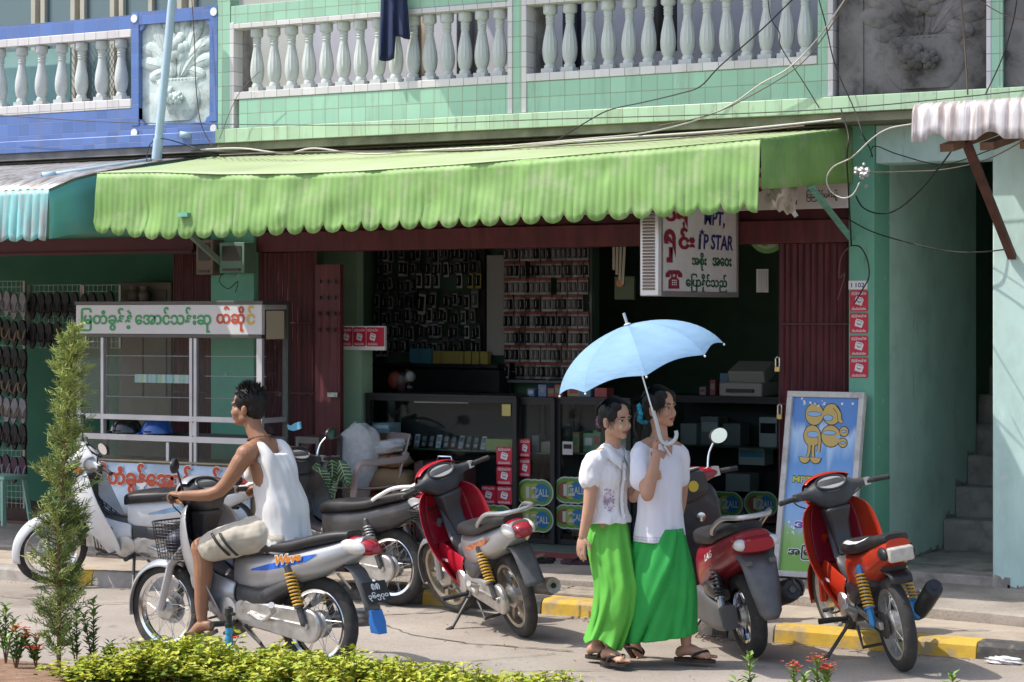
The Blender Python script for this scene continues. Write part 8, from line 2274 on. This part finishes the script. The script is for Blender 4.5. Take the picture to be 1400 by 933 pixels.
for i in range(400):
    f = R5.random() ** .85; py = lerp(448, 900, f)
    if py > 830 and R5.random() < .45: continue
    c = axp[min(len(axp) - 1, int(lerp(len(axp) - 1, 2, (py - 445) / 470)))]
    c = Vector((interp([(p.z, p.x) for p in axp], fz(85, py, YT)), interp([(p.z, p.y) for p in axp], fz(85, py, YT)), fz(85, py, YT)))
    wpx = interp(wid, py) * R5.uniform(.35, 1.0) * (1.25 if R5.random() < .08 else 1); Lb = wpx * 8.95 / .78 / F * 1.0
    a = R5.uniform(0, 2 * pi); out = Vector((cos(a), sin(a), 0)); d = (out + Vector((0, 0, R5.uniform(.35, .95)))).normalized()
    tip = c + d * Lb * 1.12
    br.tube([c, lerp(c, tip, .7)], [.003, .0012], 4)
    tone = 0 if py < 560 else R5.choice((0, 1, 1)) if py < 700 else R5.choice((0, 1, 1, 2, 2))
    m_ = int(16 + Lb * 190)
    for k in range(m_):
        t = lerp(.18, 1, R5.random() ** .75); p = lerp(c, tip, t) + Vector((R5.gauss(0, .008), R5.gauss(0, .008), R5.gauss(0, .008)))
        dd = (d * .9 + Vector((R5.gauss(0, .65), R5.gauss(0, .65), R5.gauss(.15, .5)))).normalized()
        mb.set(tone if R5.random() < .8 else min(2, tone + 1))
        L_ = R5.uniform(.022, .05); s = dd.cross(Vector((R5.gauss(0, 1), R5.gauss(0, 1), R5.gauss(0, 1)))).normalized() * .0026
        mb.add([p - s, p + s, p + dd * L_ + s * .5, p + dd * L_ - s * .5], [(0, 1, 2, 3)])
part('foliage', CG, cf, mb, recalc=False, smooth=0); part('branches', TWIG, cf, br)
# ixora plants
IXL = [mat('ixora_leaf', (.07, .17, .03), .4, var=.2), mat('ixora_young_leaf', (.16, .28, .05), .45, var=.2)]
COR = mat('coral_petal', (.60, .10, .045), .6, var=.2, scale=30)
def ixora(px, pytop, Y, label, n=4, flower=True, zb=.16):
    c = pf(px, 900, Y); c.z = zb; h = fz(px, pytop, Y) - zb
    t = thing('flowering_shrub', label, 'shrub', c, group='small ixora plants of the median')
    st, lv, fl = MB(), MB(), MB()
    for i in range(n):
        a = R5.uniform(0, 2 * pi); tp = Vector((cos(a) * .06 * (i > 0), sin(a) * .05 * (i > 0), h * (1 if i == 0 else R5.uniform(.6, .92))))
        st.tube([(0, 0, -.02), tp * .5 + Vector((0, 0, .02)), tp], [.005, .004, .002], 5)
        m_ = max(5, int(tp.z / .018))
        for k in range(m_):
            f = lerp(.25, 1, k / (m_ - 1)); p = tp * f; b = k * 2.4
            for q in (0, pi):
                lv.set(1 if f > .75 else 0)
                leaf_card(lv, p, Vector((cos(b + q), sin(b + q), R5.uniform(.3, 1.0))), Vector((0, 0, 1)), R5.uniform(.04, .06), R5.uniform(.010, .015))
        if flower and i % 2 == 0:
            for k in range(26):
                p = tp + Vector((R5.gauss(0, .018), R5.gauss(0, .018), .015 + R5.gauss(0, .010)))
                for q in range(4):
                    b = q * pi / 2 + k; leaf_card(fl, p, Vector((cos(b), sin(b), .5)), Vector((0, 0, 1)), .012, .004)
    st.build('stem', TWIG, t); lv.build('foliage', IXL, t, recalc=False, smooth=0)
    if fl.v: fl.build('blossom', COR, t, recalc=False, smooth=0)
ixora(22, 862, 8.98, 'coral flowered ixora at the far left edge beside the conifer', 5)
ixora(50, 872, 9.05, 'coral flowered ixora close to the left of the conifer trunk', 4)
ixora(8, 828, 9.1, 'leafy ixora without flowers at the far left corner', 3, False)
ixora(105, 838, 9.1, 'thin ixora shoot just right of the conifer', 2, False)
ixora(128, 822, 9.1, 'tall red stemmed ixora shoot between conifer and front wheel', 2, False)
ixora(150, 880, 9.05, 'short leafy ixora at the start of the yellow hedge', 3, False)
ixora(1025, 898, 9.1, 'small ixora shoot under the scooter wheel at the bottom edge', 2, False)
ixora(1117, 905, 9.1, 'bushy ixora with coral buds at the bottom edge beside the orange motorbike', 5)
ixora(1085, 915, 9.0, 'low ixora with coral buds just left of the bushy one', 3)
ixora(1302, 924, 9.0, 'tiny shoot at the bottom right edge', 1, False)
# water pipe with a black tap
tp = thing('standpipe', 'bright blue plastic standpipe with black tap rising from the hedge', 'pipe', pf(313, 905, 9.2)); tp.location.z = .15
BPV = mat('bright_blue_pvc', (.03, .30, .55), .35, coat=.2, dirt=(.3, .4, .45), damt=.2)
P_ = lambda px, py: pf(px, py, 9.2)
mb = MB(); mb.tube([P_(313, 960), P_(313, 858)], .016, 14); mb.tube([P_(313, 900), P_(313, 872)], .0215, 14); mb.tube([P_(313, 866), P_(313, 858)], .020, 14); part('pipe', BPV, tp, mb)
mb = MB(); a = P_(313, 858); mb.tube([a, a + Vector((0, 0, .02)), a + Vector((0, 0, .022)), a + Vector((0, 0, .06)), a + Vector((0, 0, .062)), a + Vector((0, 0, .10)), a + Vector((0, 0, .11))], [.022, .022, .016, .016, .024, .022, .008], 14); mb.tube([a + Vector((0, 0, .07)), a + Vector((.05, -.02, .075))], .009, 8); part('tap', BLACKP, tp, mb)
mb = MB(); mb.tube([P_(314, 872), P_(326, 871)], .006, 8); part('valve', mat('red_valve', (.5, .03, .03), .4), tp, mb)
